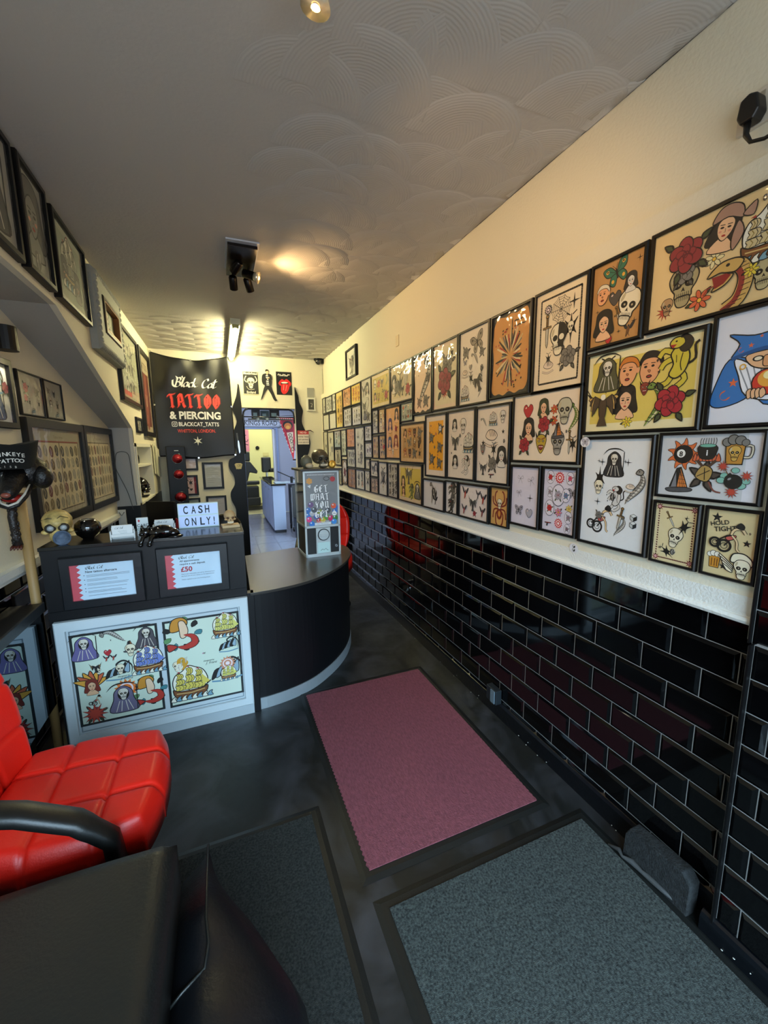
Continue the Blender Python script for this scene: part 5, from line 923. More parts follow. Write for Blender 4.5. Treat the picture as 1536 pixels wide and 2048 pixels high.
t = thing('shell_ornament', 'greenish ribbed round shell lying behind the bronze skull on the machine', 'ornament', (.61, 3.09, 1.406)); SH = mat('#6a6a58', .5, bump=.8, bscale=40)
m = MB(); m.ball((0, 0, .048), (.045, .04, .05), SH, 20, 14, lambda x, y, z: 1 + .05 * math.sin(14 * z)); m.build('shell', t, smooth=True); m = MB(); m.ball((.012, -.05, .02), (.03, .02, .02), mat('#c9b896', .5), 12, 8); m.build('pale_tip', t, smooth=True)
m = MB(); m.lathe([(.012, -.006), (.026, -.008), (.03, 0), (.026, .008), (.012, .006)], mat('#c99a3a', .3, metal=.6, bump=.6, bscale=40), (0, 0, .03), 14, 'y'); tag(m.build('gold_ring', loc=(.785, 2.99, 1.406), smooth=True), 'ornate gold ring standing at the right of the bronze skull', 'ornament')
# ---------------------------------------------------------------- pole with wolf head and cap, in the gap left of the counter
WOOD = mat('#a3814f', .55, bump=.1, bscale=40, vary=.15, stretch=(1, 1, .1))
n_before = set(bpy.data.objects)
t = thing('wolf_head_pole', 'tan wooden pole topped by a black snarling wolf head, left of the counter', 'ornament', (-.88, 2.40, 0))
m = MB(); m.tube([(0, 0, 0), (-.005, 0, 1.36)], .0205, WOOD, 18); m.build('pole', t, smooth=True)
FUR = mat('#0d0c0c', .4, bump=1.0, bscale=70, name='black_fur'); m = MB()
m.ball((.01, .04, 1.46), (.095, .1, .095), FUR, 26, 18, lambda x, y, z: 1 + .05 * math.sin(9 * x + 3) * math.sin(8 * z)); m.ball((.085, .0, 1.43), (.05, .05, .065), FUR, 16, 12); m.ball((-.08, .0, 1.44), (.045, .05, .06), FUR, 16, 12)
m.tube([(-.015, -.02, 1.45), (-.018, -.09, 1.405), (-.02, -.15, 1.355), (-.02, -.17, 1.345)], [.062, .048, .036, .026], FUR, 16); m.build('head', t, smooth=True)
m = MB(); m.ball((-.02, -.178, 1.35), (.022, .014, .014), mat('#8a4a3c', .3), 12, 8); m.build('nose', t, smooth=True)
m = MB(); m.tube([(.045, -.06, 1.395), (.034, -.11, 1.345), (.012, -.15, 1.305), (-.02, -.165, 1.292), (-.052, -.15, 1.305), (-.07, -.12, 1.33)], [.004, .006, .007, .007, .006, .004], mat('#c8c2b4', .3), 10); m.build('lower_teeth', t, smooth=True)
m = MB(); m.tube([(.05, -.05, 1.39), (.038, -.105, 1.335), (.012, -.148, 1.292), (-.02, -.162, 1.28), (-.055, -.148, 1.292), (-.076, -.115, 1.322)], .011, FUR, 10); m.build('lower_jaw', t, smooth=True)
m = MB(); m.ball((-.018, -.1, 1.325), (.05, .055, .024), mat('#8c1512', .25), 14, 10); m.build('tongue', t, smooth=True)
for s_ in (-1, 1): m = MB(); m.ball((-.018 + s_ * .045, -.055, 1.448), (.012, .008, .008), mat('#c9c4b8', .1), 10, 8); m.build('eye', t, smooth=True)
m = MB(); HP = mat('#1c1513', .45, bump=1, bscale=60, vary=.6); r_ = random.Random(12); m.tube([(-.03, .0, 1.36), (-.038, -.02, 1.25), (-.034, -.02, 1.16), (-.03, -.02, 1.115)], [.015, .017, .016, .02], HP, 12)
for k in range(60): zz = 1.12 + .2 * r_.random(); an = r_.uniform(0, 6.28); m.ball((-.034 + .015 * math.cos(an), -.018 + .015 * math.sin(an), zz), (.006, .006, .009), HP, 6, 4)
for k in range(4): m.tube([(-.045 + k * .01, -.03, 1.115), (-.048 + k * .012, -.045, 1.108), (-.05 + k * .013, -.052, 1.098)], [.007, .006, .002], mat('#4a1c14', .4), 7)
m.build('hanging_paw', t, smooth=True)
for o in t.children:
    if o.name.split('.')[0] not in ('pole', 'hanging_paw'): o.scale = (.84, .84, .84); o.location = (.018, .002, 1.44 * .16)
t = thing('felt_hat', 'black felt hat lettered TINKEYE TATTOO on the wolf head', 'hat', (-.91, 2.385, 1.475), .33); FH = mat('#0b0d0b', .95, bump=.3, bscale=200)
def hat(u, v):
    a = 2 * PI * u; r = .094 + .016 * v + .006 * math.sin(3 * a + .5) * v
    return (r * math.cos(a) * 1.05 + .006 * v, r * math.sin(a), v * .12 + .012 * math.sin(2 * a + 1) * v)
m = MB(); m.grid(hat, 40, 8, FH); m.grid(lambda u, v: (lambda p: (p[0] * (1 - .95 * v) + .02 * v, p[1] * (1 - .95 * v), p[2] - .03 * math.sin(min(1, v * 2) * PI / 2)))(hat(u, 1)), 40, 6, FH); m.build('crown', t, smooth=True)
a = Art(); a.L = 8; a.surf = lambda x, z: -math.sqrt(max(.0004, .0090 - (x * .95) ** 2)) - .003 - .018 * (z / .12)
for s_, z, sz in (('TINKEYE', .056, .026), ('TATTOO', .028, .026)):
    n = len(s_)
    for k, ch in enumerate(s_): a.L = 20; a.text(ch, +.018 + (k - (n - 1) / 2) * .0150, z - .0008 * (k - 3) ** 2 + .004, sz * .9, '#dcdcd4', .02, align='c')
for k in range(6): a.L = 20; a.text('ONDON!'[k] if 0 else 'SALISB'[k], -.055 + k * .017, .008 - .0006 * (k - 3) ** 2, .013, '#b9b9b0', .01)
a.build('lettering', t)
# ---------------------------------------------------------------- mirrored low cabinet on the left
MIR = mat('#6f7c84', .015, metal=1.0, name='smoked_mirror')
t = thing('mirror_cabinet', 'black framed low mirror reflecting the counter front, behind the red chair', 'mirror', (-.838, 1.25, 0))
m = MB(); m.box(-.13, -.006, 0, 1.095, .3, .83, BLACK); m.box(-.12, -.09, .02, .06, 0, .3, BLACK); m.box(-.12, -.09, 1.0, 1.04, 0, .3, BLACK); m.build('cabinet', t)
m = MB(); m.box(-.006, -.001, .01, 1.085, .305, .79, MIR); m.build('mirror_glass', t)
m = MB(); m.box(-.006, .006, 0, 1.095, .79, .835, mat('#23282b', .4)); m.build('top_rail', t, bevel=.002)
# ---------------------------------------------------------------- pictures on the left
GL = 'pictures on the upper left wall'; PG = mat('#1a1816', .3)
def lw(label, y0, y1, z0, z1, paper, dr, **k): return picture(label, (XL + .001, y0, z0), PI / 2, y1 - y0, z1 - z0, paper, dr, group=GL, **k)  # grey papers below are lightened to stand in for reflections on the glazing
lw('black framed picture nearest the camera on the upper left wall, cut off', 1.78, 2.205, 2.31, 2.75, '#a5a49a', sp('reaper .5 .5 .4 0 #4b4b49'), fw=.024, fd=.028)
lw('black framed grey portrait, second from the camera on the upper left wall', 2.235, 2.535, 2.31, 2.752, '#a3a298', sp('ghost .5 .45 .38; blot .5 .85 .12 0 #6b6963'), fw=.022, fd=.035)
lw('black framed pale green drawing, third from the camera on the upper left wall', 2.6, 3.13, 2.31, 2.735, '#adb2a2', sp('shipf .5 .45 .33; ghost .3 .6 .2; ghost .7 .65 .2', inset('#98a191', .08)), fw=.02, fd=.035)
lw('black framed red toned tall poster beside the banner', 4.84, 5.49, 1.70, 2.60, '#b9ad94', lambda a, w, h: (setattr(a, 'L', 2), a.rect(w * .1, h * .08, w * .9, h * .78, '#5f1f1a'), a.blob([(w * .35, h * .1), (w * .45, h * .7), (w * .6, h * .72), (w * .62, h * .1)], '#8c4a3a', 0), a.ln([(w * .42, h * .5), (w * .5, h * .34), (w * .6, h * .5)], .012, '#d8cfb8', sm=4), a.text('TATTOO', w * .5, h * .83, .09, '#6b5a48', .02, align='c')), fw=.05, fd=.035)
lw('dark framed flash picture with pink strip, between the white carved frame and the red poster', 3.9, 4.77, 1.96, 2.60, '#a9ab95', lambda a, w, h: (gs('snakeg ladyg eagleg roseg dagger', 5, 3, 61, None, '#5d6455')(a, w, h), setattr(a, 'L', 60), a.rect(.02, .03, w * .5, .07, '#c9605a'), a.rect(w * .54, .03, w * .95, .07, '#b9b3a0')), fw=.035, fd=.03)
lw('tiny black framed card hung under the flash picture with pink strip', 4.43, 4.70, 1.72, 1.865, '#8f9489', gs('skull roseg', 2, 1, 62), fw=.02, fd=.02)
# white carved frame around a smaller gold frame
t = thing('carved_picture_frame', 'thick pale carved frame around a small gold framed picture on the upper left wall', 'picture', (XL + .001, 3.2, 2.20), PI / 2, GL); WC = mat('#8d8f88', .6, bump=.9, bscale=45, name='carved_pale_plaster')
m = MB(); ringbox(m, .72, .5, .13, .06, WC, 0, .02); m.build('outer_frame', t)
m = MB()
for k in range(18):
    for z in (.03, .47): m.ball((.04 + k * .0375, -.05, z), (.02, .018, .024), WC, 8, 6)
for k in range(11):
    for x in (.03, .69): m.ball((x, -.05, .06 + k * .038), (.022, .018, .02), WC, 8, 6)
m.build('carving', t, smooth=True)
m = MB(); ringbox(m, .46, .24, .025, .05, PG, 0, .006); m.build('inner_frame', t, loc=(.13, -.02, .13)); m = MB(); ringbox(m, .41, .19, .01, .05, mat('#8a5a2a', .4, metal=.3), 0, .003); m.build('gold_slip', t, loc=(.155, -.02, .155))
a = Art(); a.L = 0; a.rect(.16, .16, .56, .34, '#9ba08f'); a.push(.36, .25, .09); m_ship(a, '#8a8d7c', '#55584d'); a.pop(); a.build('print', t, (0, -.03, 0))
AW = PI / 2 - LA
def rw(label, y0, y1, z0, z1, paper, dr, **k): return picture(label, (lx(y0) + .002, y0, z0), AW, (y1 - y0), z1 - z0, paper, dr, group='pictures in the recess under the stairs', **k)
rw('picture with pink blossoms above the big double flash frames in the stair recess', 2.72, 3.005, 1.745, 1.978, '#a8a094', sp('rose .3 .35 .14 0 #c9606a; rose .25 .6 .1 0 #c9707a; roseg .75 .4 .1; tribal .4 .7 .1; tribal .8 .7 .1; wave .5 .92 .1 0 #cfcdc4', None), fw=.009)
rw('picture with grey sketched figures, right of the pink blossom picture', 3.02, 3.283, 1.748, 1.977, '#9b988e', sp('roseg .25 .25 .08; eagleg .55 .3 .1; ladyg .3 .6 .09; tribal .7 .65 .15; wave .6 .92 .12 0 #cfcdc4'), fw=.009)
def arms(seed, red):
    def d(a, w, h):
        r = random.Random(seed); a.L = 2; a.rect(w * .07, h * .05, w * .94, h * .86, '#55493a'); a.L = 3; a.rect(w * .085, h * .065, w * .5, h * .845, '#c0b18f'); a.rect(w * .515, h * .065, w * .925, h * .845, '#c0b18f'); a.L = 5
        if red: a.rect(w * .07, h * .85, w * .94, h * .865, '#8c3a2a')
        for i in range(8):
            for j in range(5):
                x = w * (.125 + i * .105 + (.01 if i > 3 else 0)); y = h * (.15 + j * .15 + r.uniform(-.01, .01)); a.base = 8; a.push(x, y, 1, r.uniform(-.2, .2)); a.blob([(0, h * .065), (w * .035, h * .02), (w * .028, -h * .05), (0, -h * .068), (-w * .028, -h * .04), (-w * .035, h * .03)], ['#5d4a33', '#7a6a4a', '#6b3426', '#4a463c', '#8f8a78'][r.randrange(5)], 0); a.ln([(-w * .015, -h * .04), (w * .012, 0), (-w * .01, h * .045)], .004, '#b9a888'); a.pop()
        a.L = 40; a.text('Traditional Tattoo Flash' if 0 else 'Tattoo Arms', w * .5, h * .895, h * .05, '#7d735f', align='c')
    return d
rw('large wide framed tattoo chart, left of two in the stair recess', 2.71, 3.535, 1.115, 1.735, '#a39a85', arms(1, True), fw=.05, fd=.03)
rw('framed tattoo chart nearer the shelf, right of two in the stair recess', 3.54, 4.23, 1.115, 1.738, '#a8a08b', arms(2, False), fw=.045, fd=.03)
rw('black framed picture of blue figure cut off by the left photo edge', 2.27, 2.64, 1.665, 2.0, '#b9b9b0', sp('reaper .55 .6 .35 0 #2c3f66; wave .6 .3 .3 0 #d8d8d0; rose .9 .4 .12 0 #7a2a3a'), fw=.03, fd=.03)
t = thing('wall_light', 'black wall light above the blue figure picture', 'wall light', (lx(2.51) + .001, 2.51, 2.03), AW)
m = MB(); m.lathe([(.04, 0), (.045, .0), (.045, .11), (.0, .115)], BLACK, (.04, -.06, 0), 20); m.box(.02, .06, -.02, 0, .03, .08, BLACK); m.build('shade', t, smooth=False)
m = MB(); m.lathe([(0, .004), (.038, .004), (.036, .012), (0, .012)], mat('#fff0d0', .4, emit=8), (.04, -.06, 0), 16); m.build('diffuser', t); lamp('wall_light_glow', 'SPOT', (lx(2.55) + .07, 2.55, 2.02), 3.0, (1, .92, .7), aim=(lx(2.55) + .07, 2.55, 0), spot_size=2.2, shadow_soft_size=.04)
# shelf niche in the left wall
SW = mat('#d8d5c6', .5, name='white_shelf_paint')
t = thing('wall_shelf_unit', 'white two-tier shelf box set in the left wall by the banner', 'shelf', (XL, 4.28, 1.055), PI / 2)
m = MB(); W_, H_, D_ = .90, .565, .22; m.box(0, W_, 0, D_, 0, .02, SW); m.box(0, W_, 0, D_, H_ - .03, H_, SW); m.box(0, .02, 0, D_, 0, H_, SW); m.box(W_ - .05, W_, -.012, D_, 0, H_, SW); m.box(0, W_, D_ - .01, D_, 0, H_, SW); m.box(0, W_, -.012, .0, 0, .02, SW); m.box(0, .03, -.012, .0, 0, H_, SW); m.box(0, W_, -.012, 0, H_ - .03, H_, SW); m.build('carcass', t)
m = MB(); m.prism([(.02, 0), (.3, -.015), (.6, -.015), (W_ - .05, 0), (W_ - .05, D_ - .01), (.02, D_ - .01)], .345, .365, SW); m.build('shelf_board', t)
t = thing('ring_ornament', 'black double ring ornament on the upper shelf of the white shelf box', 'ornament', (XL - .075, 4.80, 1.42))
for x in (0, .05): m = MB(); m.tube([(0, x + .04 * math.cos(k * PI / 8), .045 + .04 * math.sin(k * PI / 8)) for k in range(17)], .008, BLACK, 8); m.build('ring', t, smooth=True)
skull3('black_figurine', 'shiny black head figurine on the lower shelf of the white shelf box', (XL - .09, 4.82, 1.076), 1.0, .2, GB, None, True)
t = thing('notice_card', 'printed card with faint writing leaning in the lower shelf', 'card', (XL - .17, 4.84, 1.076), PI / 2)
a = Art(); a.L = 0; a.rect(0, 0, .3, .25, '#c9bdb0'); lines('#8a6a66', 11, seed=5)(a, .3, .25); a.build('print', t); m = MB(); m.box(0, .3, .0005, .004, 0, .25, mat('#bdb2a5', .7)); m.build('card', t)
t = thing('silver_cup', 'small grey ornament cup beside the card on the lower shelf', 'ornament', (XL - .07, 5.12, 1.076)); m = MB(); m.lathe([(0, 0), (.025, 0), (.02, .02), (.012, .04), (.03, .08), (.026, .08), (0, .05)], mat('#77756c', .4, metal=.5)); m.build('cup', t, smooth=True)
t = thing('paper_bunch', 'cream paper strips hanging by the shelf box at the corner', 'papers', (XL + .012, 5.27, 1.29), PI / 2)
for k in range(6): m = MB(); x = k * .045; m.slab(lambda u, v, x=x, k=k: (x + u * .05, -.004 * k - .008 * math.sin(u * 6 + k), .33 * v - .01 * k), (0, -.002, 0), 4, 4, mat(['#c9c3a8', '#bdb79c', '#d0cbb2'][k % 3], .7)); m.build('paper_strip', t)
m = MB(); pts = crom([(0, .0, .0), ], False) if 0 else None
c0 = [(-.86, 1.46), (-.845, 1.53), (-.80, 1.545), (-.755, 1.52), (-.745, 1.40), (-.74, 1.25), (-.73, 1.06)]; c1_ = [(-.86, 1.46), (-.862, 1.40), (-.83, 1.30), (-.79, 1.18), (-.76, 1.02)]
c0 = crom(c0, False, 4); c1_ = crom(c1_, False, 4); m.tube([(x, 4.25, z) for x, z in c0], .0028, mat('#4d4d4a', .5), 6); m.tube([(x, 4.248, z) for x, z in c1_], .0028, mat('#4d4d4a', .5), 6)
tag(m.build('hanging_cable', smooth=True), 'thin grey cable loop hanging on the grey panel beside the shelf', 'cable')
# ---------------------------------------------------------------- banner
BX0, BX1, BZ0, BZ1 = -.69, .19, 1.475, 2.727
def bsurf(x, z):
    u = (x - BX0) / (BX1 - BX0); v = (z - BZ0) / (BZ1 - BZ0)
    e = .018 * math.sin(9 * (u + .55 * v) + 1) * v + .013 * math.sin(16 * (u - .8 * v) + 2) * v * v + .010 * math.sin(22 * u + 5 * v) * v ** 3
    e += .012 * math.exp(-((u - .5) / .2) ** 2) * v * v + .006 * math.sin(7 * u + 2) * (1 - v)
    return -.045 - e
def bpos(u, v):
    sag = .075 * math.sin(PI * u) ** .8 * v ** 3; x = BX0 + (BX1 - BX0) * u + .02 * (1 - v) * (u - .2); z = BZ0 + (BZ1 - BZ0) * v - sag - .02 * (v < .02) * math.sin(PI * u) + .008 * (1 - v) * math.sin(u * 9); return x, z
t = thing('fabric_banner', 'black fabric banner reading Black Cat TATTOO & PIERCING on the back wall', 'banner', (0, YB, 0)); BN = mat('#0d0d10', .4, bump=.12, bscale=35, name='black_satin_fabric')
m = MB(); m.slab(lambda u, v: (lambda p: (p[0], bsurf(*p), p[1]))(bpos(u, v)), (0, .003, 0), 60, 70, BN); m.build('cloth', t, smooth=True)
for u, v in ((0, 1), (.5, 1), (1, 1), (0, .5), (1, .5), (.5, 0), (0, 0), (1, 0)):
    x, z = bpos(u, v); m = MB(); m.lathe([(.006, 0), (.011, 0), (.011, .004), (.006, .004)], CHROME, (x + (.5 - u) * .015, bsurf(x, z) - .003, z + (.5 - v) * .015), 12, 'y'); m.tube([(x + (.5 - u) * .015, bsurf(x, z) - .006, z + (.5 - v) * .015), (x + (.5 - u) * .015, -.001, z + (.5 - v) * .015)], .002, CHROME, 6); m.build('eyelet', t, smooth=False)
a = Art(.6); a.surf = bsurf; WH = '#dcdce0'; RD = '#d9403c'; a.L = 60
def bpx(px, py): return (BX0 + (px - 300) / (457 - 300) * .865 - .0, 0)
a.base = 50; a.push(-.122, .4226, .82); script(a, 'Black Cat', -.40, 2.32, .135, WH, .21)
a.poly([(-.36, 2.43), (-.375, 2.475), (-.33, 2.45)], WH); a.poly([(-.30, 2.46), (-.28, 2.485), (-.27, 2.44)], WH); a.pop()
a.L = 50; goth(a, 'TATTOO', -.535, 2.07, .165, '#7a1c1c', .25, .55, .12); goth(a, 'TATTOO', -.54, 2.075, .165, RD, .19, .55, .12)
a.text('& PIERCING', -.533, 1.94, .125, WH, .035, w=.585); a.L = 50
a.ln(crom([(-.513, 1.855), (-.513, 1.893), (-.505, 1.901), (-.467, 1.901), (-.459, 1.893), (-.459, 1.855), (-.467, 1.847), (-.505, 1.847)], True, 2), .007, WH, True); a.ring(-.486, 1.874, .012, .006, WH); a.ell(-.471, 1.889, .003, .003, WH); a.text('BLACKCAT_TATTS', -.44, 1.852, .068, WH, .025, w=.465)
a.text('WHITTON, LONDON.', -.46, 1.772, .058, '#c94038', .02, w=.44); a.star(-.238, 1.667, .058, 6, '#e6e4d8', .3)
a.build('print', t)
# flame cut panels either side of the doorway
def flamepanel(label, pts, y=-.025):
    m = MB(); m.prism(pts, y, 0, mat('#040506', .4, bump=.05, bscale=60, spec=.3), 'y'); o = m.build('flame_cut_panel', bevel=.002, loc=(0, YB - .002, 0)); return tag(o, label, 'wall panel', 'black wavy panels beside the doorway')
Lp = crom([(.285, 2.4), (.262, 2.26), (.235, 2.18), (.20, 2.08), (.235, 1.98), (.24, 1.9), (.20, 1.8), (.185, 1.66), (.215, 1.54), (.19, 1.46), (.12, 1.42), (.11, 1.32), (.165, 1.2), (.165, 1.09), (.11, .99), (.115, .88), (.16, .76), (.15, .6), (.12, .4), (.15, .2), (.14, .0)], False, 4)
flamepanel('left black flame-edged panel between the banner and doorway, almost floor length', [(.315, 0), (.315, 2.12), (.30, 2.38)] + Lp)
Rp = crom([(1.015, 2.39), (1.06, 2.27), (1.07, 2.19), (1.115, 2.08), (1.10, 1.98), (1.10, 1.9), (1.14, 1.8), (1.19, 1.7), (1.20, 1.62), (1.18, 1.52), (1.15, 1.42), (1.2, 1.3), (1.22, 1.15), (1.17, 1.0), (1.2, .8), (1.16, .5), (1.2, .2), (1.18, 0)], False, 4)
flamepanel('right black flame-edged panel between the doorway and capsule machine', [(1.01, 0), (1.01, 2.1)] + [(x, z) for x, z in Rp][::1] if 0 else [(1.18, 0)][:0] + Rp + [(1.015, 0)])
m = MB(); m.tube([(0, 0, 0), (.03, 0, .012), (.07, 0, .016), (.1, 0, 0), (.115, 0, -.012)], [.003, .007, .007, .004, .002], mat('#3a1216', .4), 8); tag(m.build('curled_tail', loc=(1.14, YB - .03, 1.79), smooth=True), 'small dark curled wisp poking out above the red and white sign', 'ornament')
# arch tube in the doorway head
t = thing('doorway_arch_rail', 'black rounded tube arch with cross bar under the doorway head', 'rail', (0, YB + .03, 0))
m = MB(); m.tube([(.33, 0, 1.5), (.33, 0, 2.0), (.338, 0, 2.045), (.36, 0, 2.075), (.40, 0, 2.088), (.93, 0, 2.088), (.97, 0, 2.075), (.992, 0, 2.045), (1.0, 0, 2.0), (1.0, 0, 1.9)], .012, GB, 10); m.build('arch_tube', t, smooth=True)
m = MB(); m.tube([(.33, 0, 1.985), (1.0, 0, 1.985)], .008, GB, 8); m.build('cross_bar', t, smooth=True)
for x0, z0, x1, z1, c, lb, nm in ((.45, 1.93, .56, 2.07, '#1c232b', 'black and pale box hanging behind the arch rail, left of three', 'box'), (.57, 1.93, .68, 2.06, '#2f4d5a', 'teal and white shape hanging behind the arch rail, middle of three', 'box'), (.69, 1.95, .82, 2.07, '#0c0d10', 'black case hanging behind the arch rail, right of three', 'box')):
    m = MB(); m.box(x0, x1, 0, .08, z0 + .03, z1 + .02, mat(c, .4)); m.box(x0 + .02, x1 - .04, -.004, 0, z0 + .05, z1 - .02, mat('#8fb5c9', .3)); m.ball((x1 - .03, -.01, z0 + .04), (.02, .012, .025), mat('#a9bccf', .4), 10, 6); tag(m.build('hanging_box', loc=(0, YB + .16, .0)), lb, nm, 'boxes hung over the doorway')
m = MB(); m.box(.40, 1.0, .05, .08, 1.955, 1.97, mat('#3a3f47', .5)); tag(m.build('hanging_rail', loc=(0, YB + .1, 0)), 'dark grey rail below the hanging boxes in the doorway head', 'rail')
# signs on the back wall
def plaque(name, label, cat, x0, z0, w, h, bg, dr, edge=None, grp=None, y=YB):
    t = thing(name, label, cat, (x0, y - .006, z0), 0, grp); m = MB(); m.box(0, w, 0, .005, 0, h, mat(edge or bg, .35)); m.build('plate', t, bevel=.001); a = Art(.4); a.L = 1
    if edge: q = .009; a.rect(q, q, w - q, h - q, bg)
    dr(a, w, h); a.build('print', t); return t
def snag(a, w, h):
    a.text('Mot\u00f6rhead', w * .5, h * .86, .042, '#dcd8c8', .02, align='c', w=w * .84); a.text('England', w * .5, h * .06, .04, '#dcd8c8', .02, align='c', w=w * .55)
    a.base = 8; a.push(w * .5, h * .5, .07); m_skull(a, '#c9c5b4'); a.ln([(-.7, .1), (-1.1, .5), (-.9, 1.1), (-.75, 1.2)], .16, '#c9c5b4', sm=3); a.ln([(.7, .1), (1.1, .5), (.9, 1.1), (.75, 1.2)], .16, '#c9c5b4', sm=3); a.poly([(-.4, -.5), (-.25, .0), (-.18, -.5)], '#dcd8c8'); a.poly([(.4, -.5), (.25, 0), (.18, -.5)], '#dcd8c8'); a.ln([(-.8, -.6), (-.5, -1.1), (0, -1.2), (.6, -1.1)], .1, '#a9a594', sm=3); a.pop()
plaque('band_sign', 'black metal sign with white horned skull, left of the dancing figure', 'sign', .348, 2.268, .205, .295, '#151512', snag, '#c9c6a8')
def tongue(a, w, h):
    a.base = 4; a.ln([(w * (.12 + .05 * k), h * (.84 + .04 * (k % 2) + .03 * math.sin(k))) for k in range(16)], .011, '#dcd8d0'); a.ln([(w * (.2 + .04 * k), h * (.81 + .05 * (k % 3) * .5)) for k in range(14)], .006, '#dcd8d0')
    a.push(w * .52, h * .4, .083); R = '#c9201f'; a.blob([(-.95, .35), (-.4, 1.0), (0, .85), (.4, 1.05), (1.1, .4), (.7, -.2), (.1, .0), (-.5, -.1)], R, 0); a.blob([(-.6, .45), (-.1, .6), (.6, .5), (.5, .2), (-.4, .15)], K, 0); a.blob([(-.5, .5), (0, .62), (.55, .52), (.3, .38), (-.3, .35)], '#eae6e0', 0)
    a.blob([(-.45, .2), (.1, .3), (.65, .2), (.75, -.4), (.3, -1.15), (-.25, -1.35), (-.6, -.9), (-.6, -.3)], R, .06); a.ln([(-.1, .15), (-.2, -.7)], .12, '#e8b4ac', taper=True); a.ln([(.35, .1), (.15, -.8)], .1, '#e8b4ac', taper=True); a.pop()
plaque('band_sign', 'black metal sign with red lips and tongue, right of the dancing figure', 'sign', .778, 2.28, .205, .3, '#131313', tongue)
t = thing('dancing_figure_cutout', 'flat cutout of a dancer in black jacket and striped shirt on tiptoe', 'wall cutout', (.66, YB - .012, 2.205)); a = Art(.5); a.L = 0
def two(pts, col, w=0): a.blob(pts, col, w)
B_ = '#101012'; a.blob([(-.035, .18), (.035, .18), (.105, .02), (.12, -.0), (.075, .0), (.0, .15), (-.075, .02), (-.1, .0), (-.085, .025)], B_, 0); a.blob([(-.05, .33), (.045, .335), (.06, .28), (.05, .18), (.02, .19), (-.03, .19), (-.055, .2), (-.07, .25)], B_, 0)
a.poly([(-.015, .32), (.012, .32), (.022, .19), (-.012, .19)], '#e6e4e0')
for k in range(5): a.rect(-.014, .2 + k * .024, .02, .211 + k * .024, '#24242a')
a.ln([(.045, .315), (.058, .27), (.02, .285)], .022, B_, sm=2); a.ln([(-.055, .3), (-.03, .26), (.0, .275)], .018, B_, sm=2); a.ell(.022, .288, .009, .009, '#d9b08c'); a.ell(.0, .28, .008, .008, '#d9b08c')
a.rect(-.006, .325, .01, .345, '#d9b08c'); a.ell(.002, .357, .017, .023, '#dcb592'); a.blob([(-.02, .365), (-.012, .392), (.015, .392), (.024, .372), (.005, .374)], '#1a1210', 0); m = a.build('figure_print', t, (0, -.001, 0))
m = MB(); m.prism([(-.035, .18), (-.05, .33), (-.012, .34), (-.015, .385), (.018, .385), (.012, .34), (.045, .335), (.05, .18), (.095, .01), (.08, .01), (.0, .15), (-.08, .02), (-.09, .02)], 0, .008, mat('#1a1a1c', .5), 'y'); m.build('backing_board', t)
def wtired(a, w, h): a.L = 2; a.rect(0, h * .72, w, h, '#b5343a'); a.text('NO ID', w * .5, h * .8, .032, '#f0dcd8', .02, align='c'); a.text("WE'RE TIRED", w * .5, h * .5, .026, '#4a3a38', .02, align='c'); a.text('OF HAVING', w * .5, h * .3, .026, '#4a3a38', .02, align='c'); a.text('OUR SERVICE', w * .5, h * .1, .024, '#4a3a38', .02, align='c')
plaque('notice_sign', 'small red topped white notice on the right flame-edged panel', 'sign', 1.028, 1.615, .155, .19, '#dcd0c6', wtired, y=YB - .026)
t = thing('playing_card_fan', 'fan of two gold playing cards stuck on the left flame-edged panel', 'ornament', (.23, YB - .027, 1.33)); a = Art(.5); a.L = 1; a.poly([(-.05, .03), (-.03, .045), (.03, .045), (.05, .03), (.03, -.035), (.008, -.03), (.0, -.038), (-.008, -.03), (-.03, -.035)], '#b8ac80'); a.ring(0, .012, .014, .003, '#4a4530'); a.ring(.018, .016, .01, .003, '#4a4530'); a.build('cards', t)
m = MB(); m.prism([(0, 0), (.016, .02), (.018, .1), (.014, .17), (0, .18), (-.006, .1)], -.004, 0, mat('#b9c2cc', .25, metal=.6), 'y'); m.box(-.008, .01, -.012, -.002, .17, .27, mat('#3a3d44', .4)); tag(m.build('wall_knife', loc=(.25, YB - .027, 1.5), rot=(0, -.06, 0)), 'silver bladed knife hung on the left flame-edged panel beside the banner', 'ornament')
t = thing('small_hanging_frame', 'small white framed black card hanging below a grey card near the corner', 'picture', (1.175, YB, 2.07)); m = MB(); ringbox(m, .125, .185, .022, .02, mat('#cfcbc0', .5)); m.build('frame', t); a = Art(); a.L = 0; a.rect(.02, .02, .105, .165, '#4a4843'); a.ln([(.05, .11), (.08, .1), (.06, .06), (.08, .07)], .006, '#b5b2a8', sm=3); a.build('print', t, (0, -.006, 0))
m = MB(); m.box(.0, .095, -.008, -.001, 0, .13, mat('#8f8e88', .7)); tag(m.build('grey_card', loc=(1.19, YB, 2.256)), 'plain grey card pinned above the small white framed card', 'card')
def cert(label, x0, x1, z0, z1, paper, dr, **k): picture(label, (x0, YB - .001, z0), 0, x1 - x0, z1 - z0, paper, dr, group='certificates low on the back wall', **k)
cert('black framed certificate, largest of those below the banner', -.215, .035, 1.045, 1.395, '#a9abae', lines('#77797c', 9, seed=71), fw=.028)
cert('black framed certificate partly hidden by the light box', -.197, .05, .65, .955, '#b3aeb0', lines('#77737a', 8, seed=72), fw=.025)
cert('small black framed certificate tucked under the banner edge', -.47, -.262, 1.298, 1.465, '#c2b3b8', lines('#6a6a70', 4, seed=73), fw=.024)
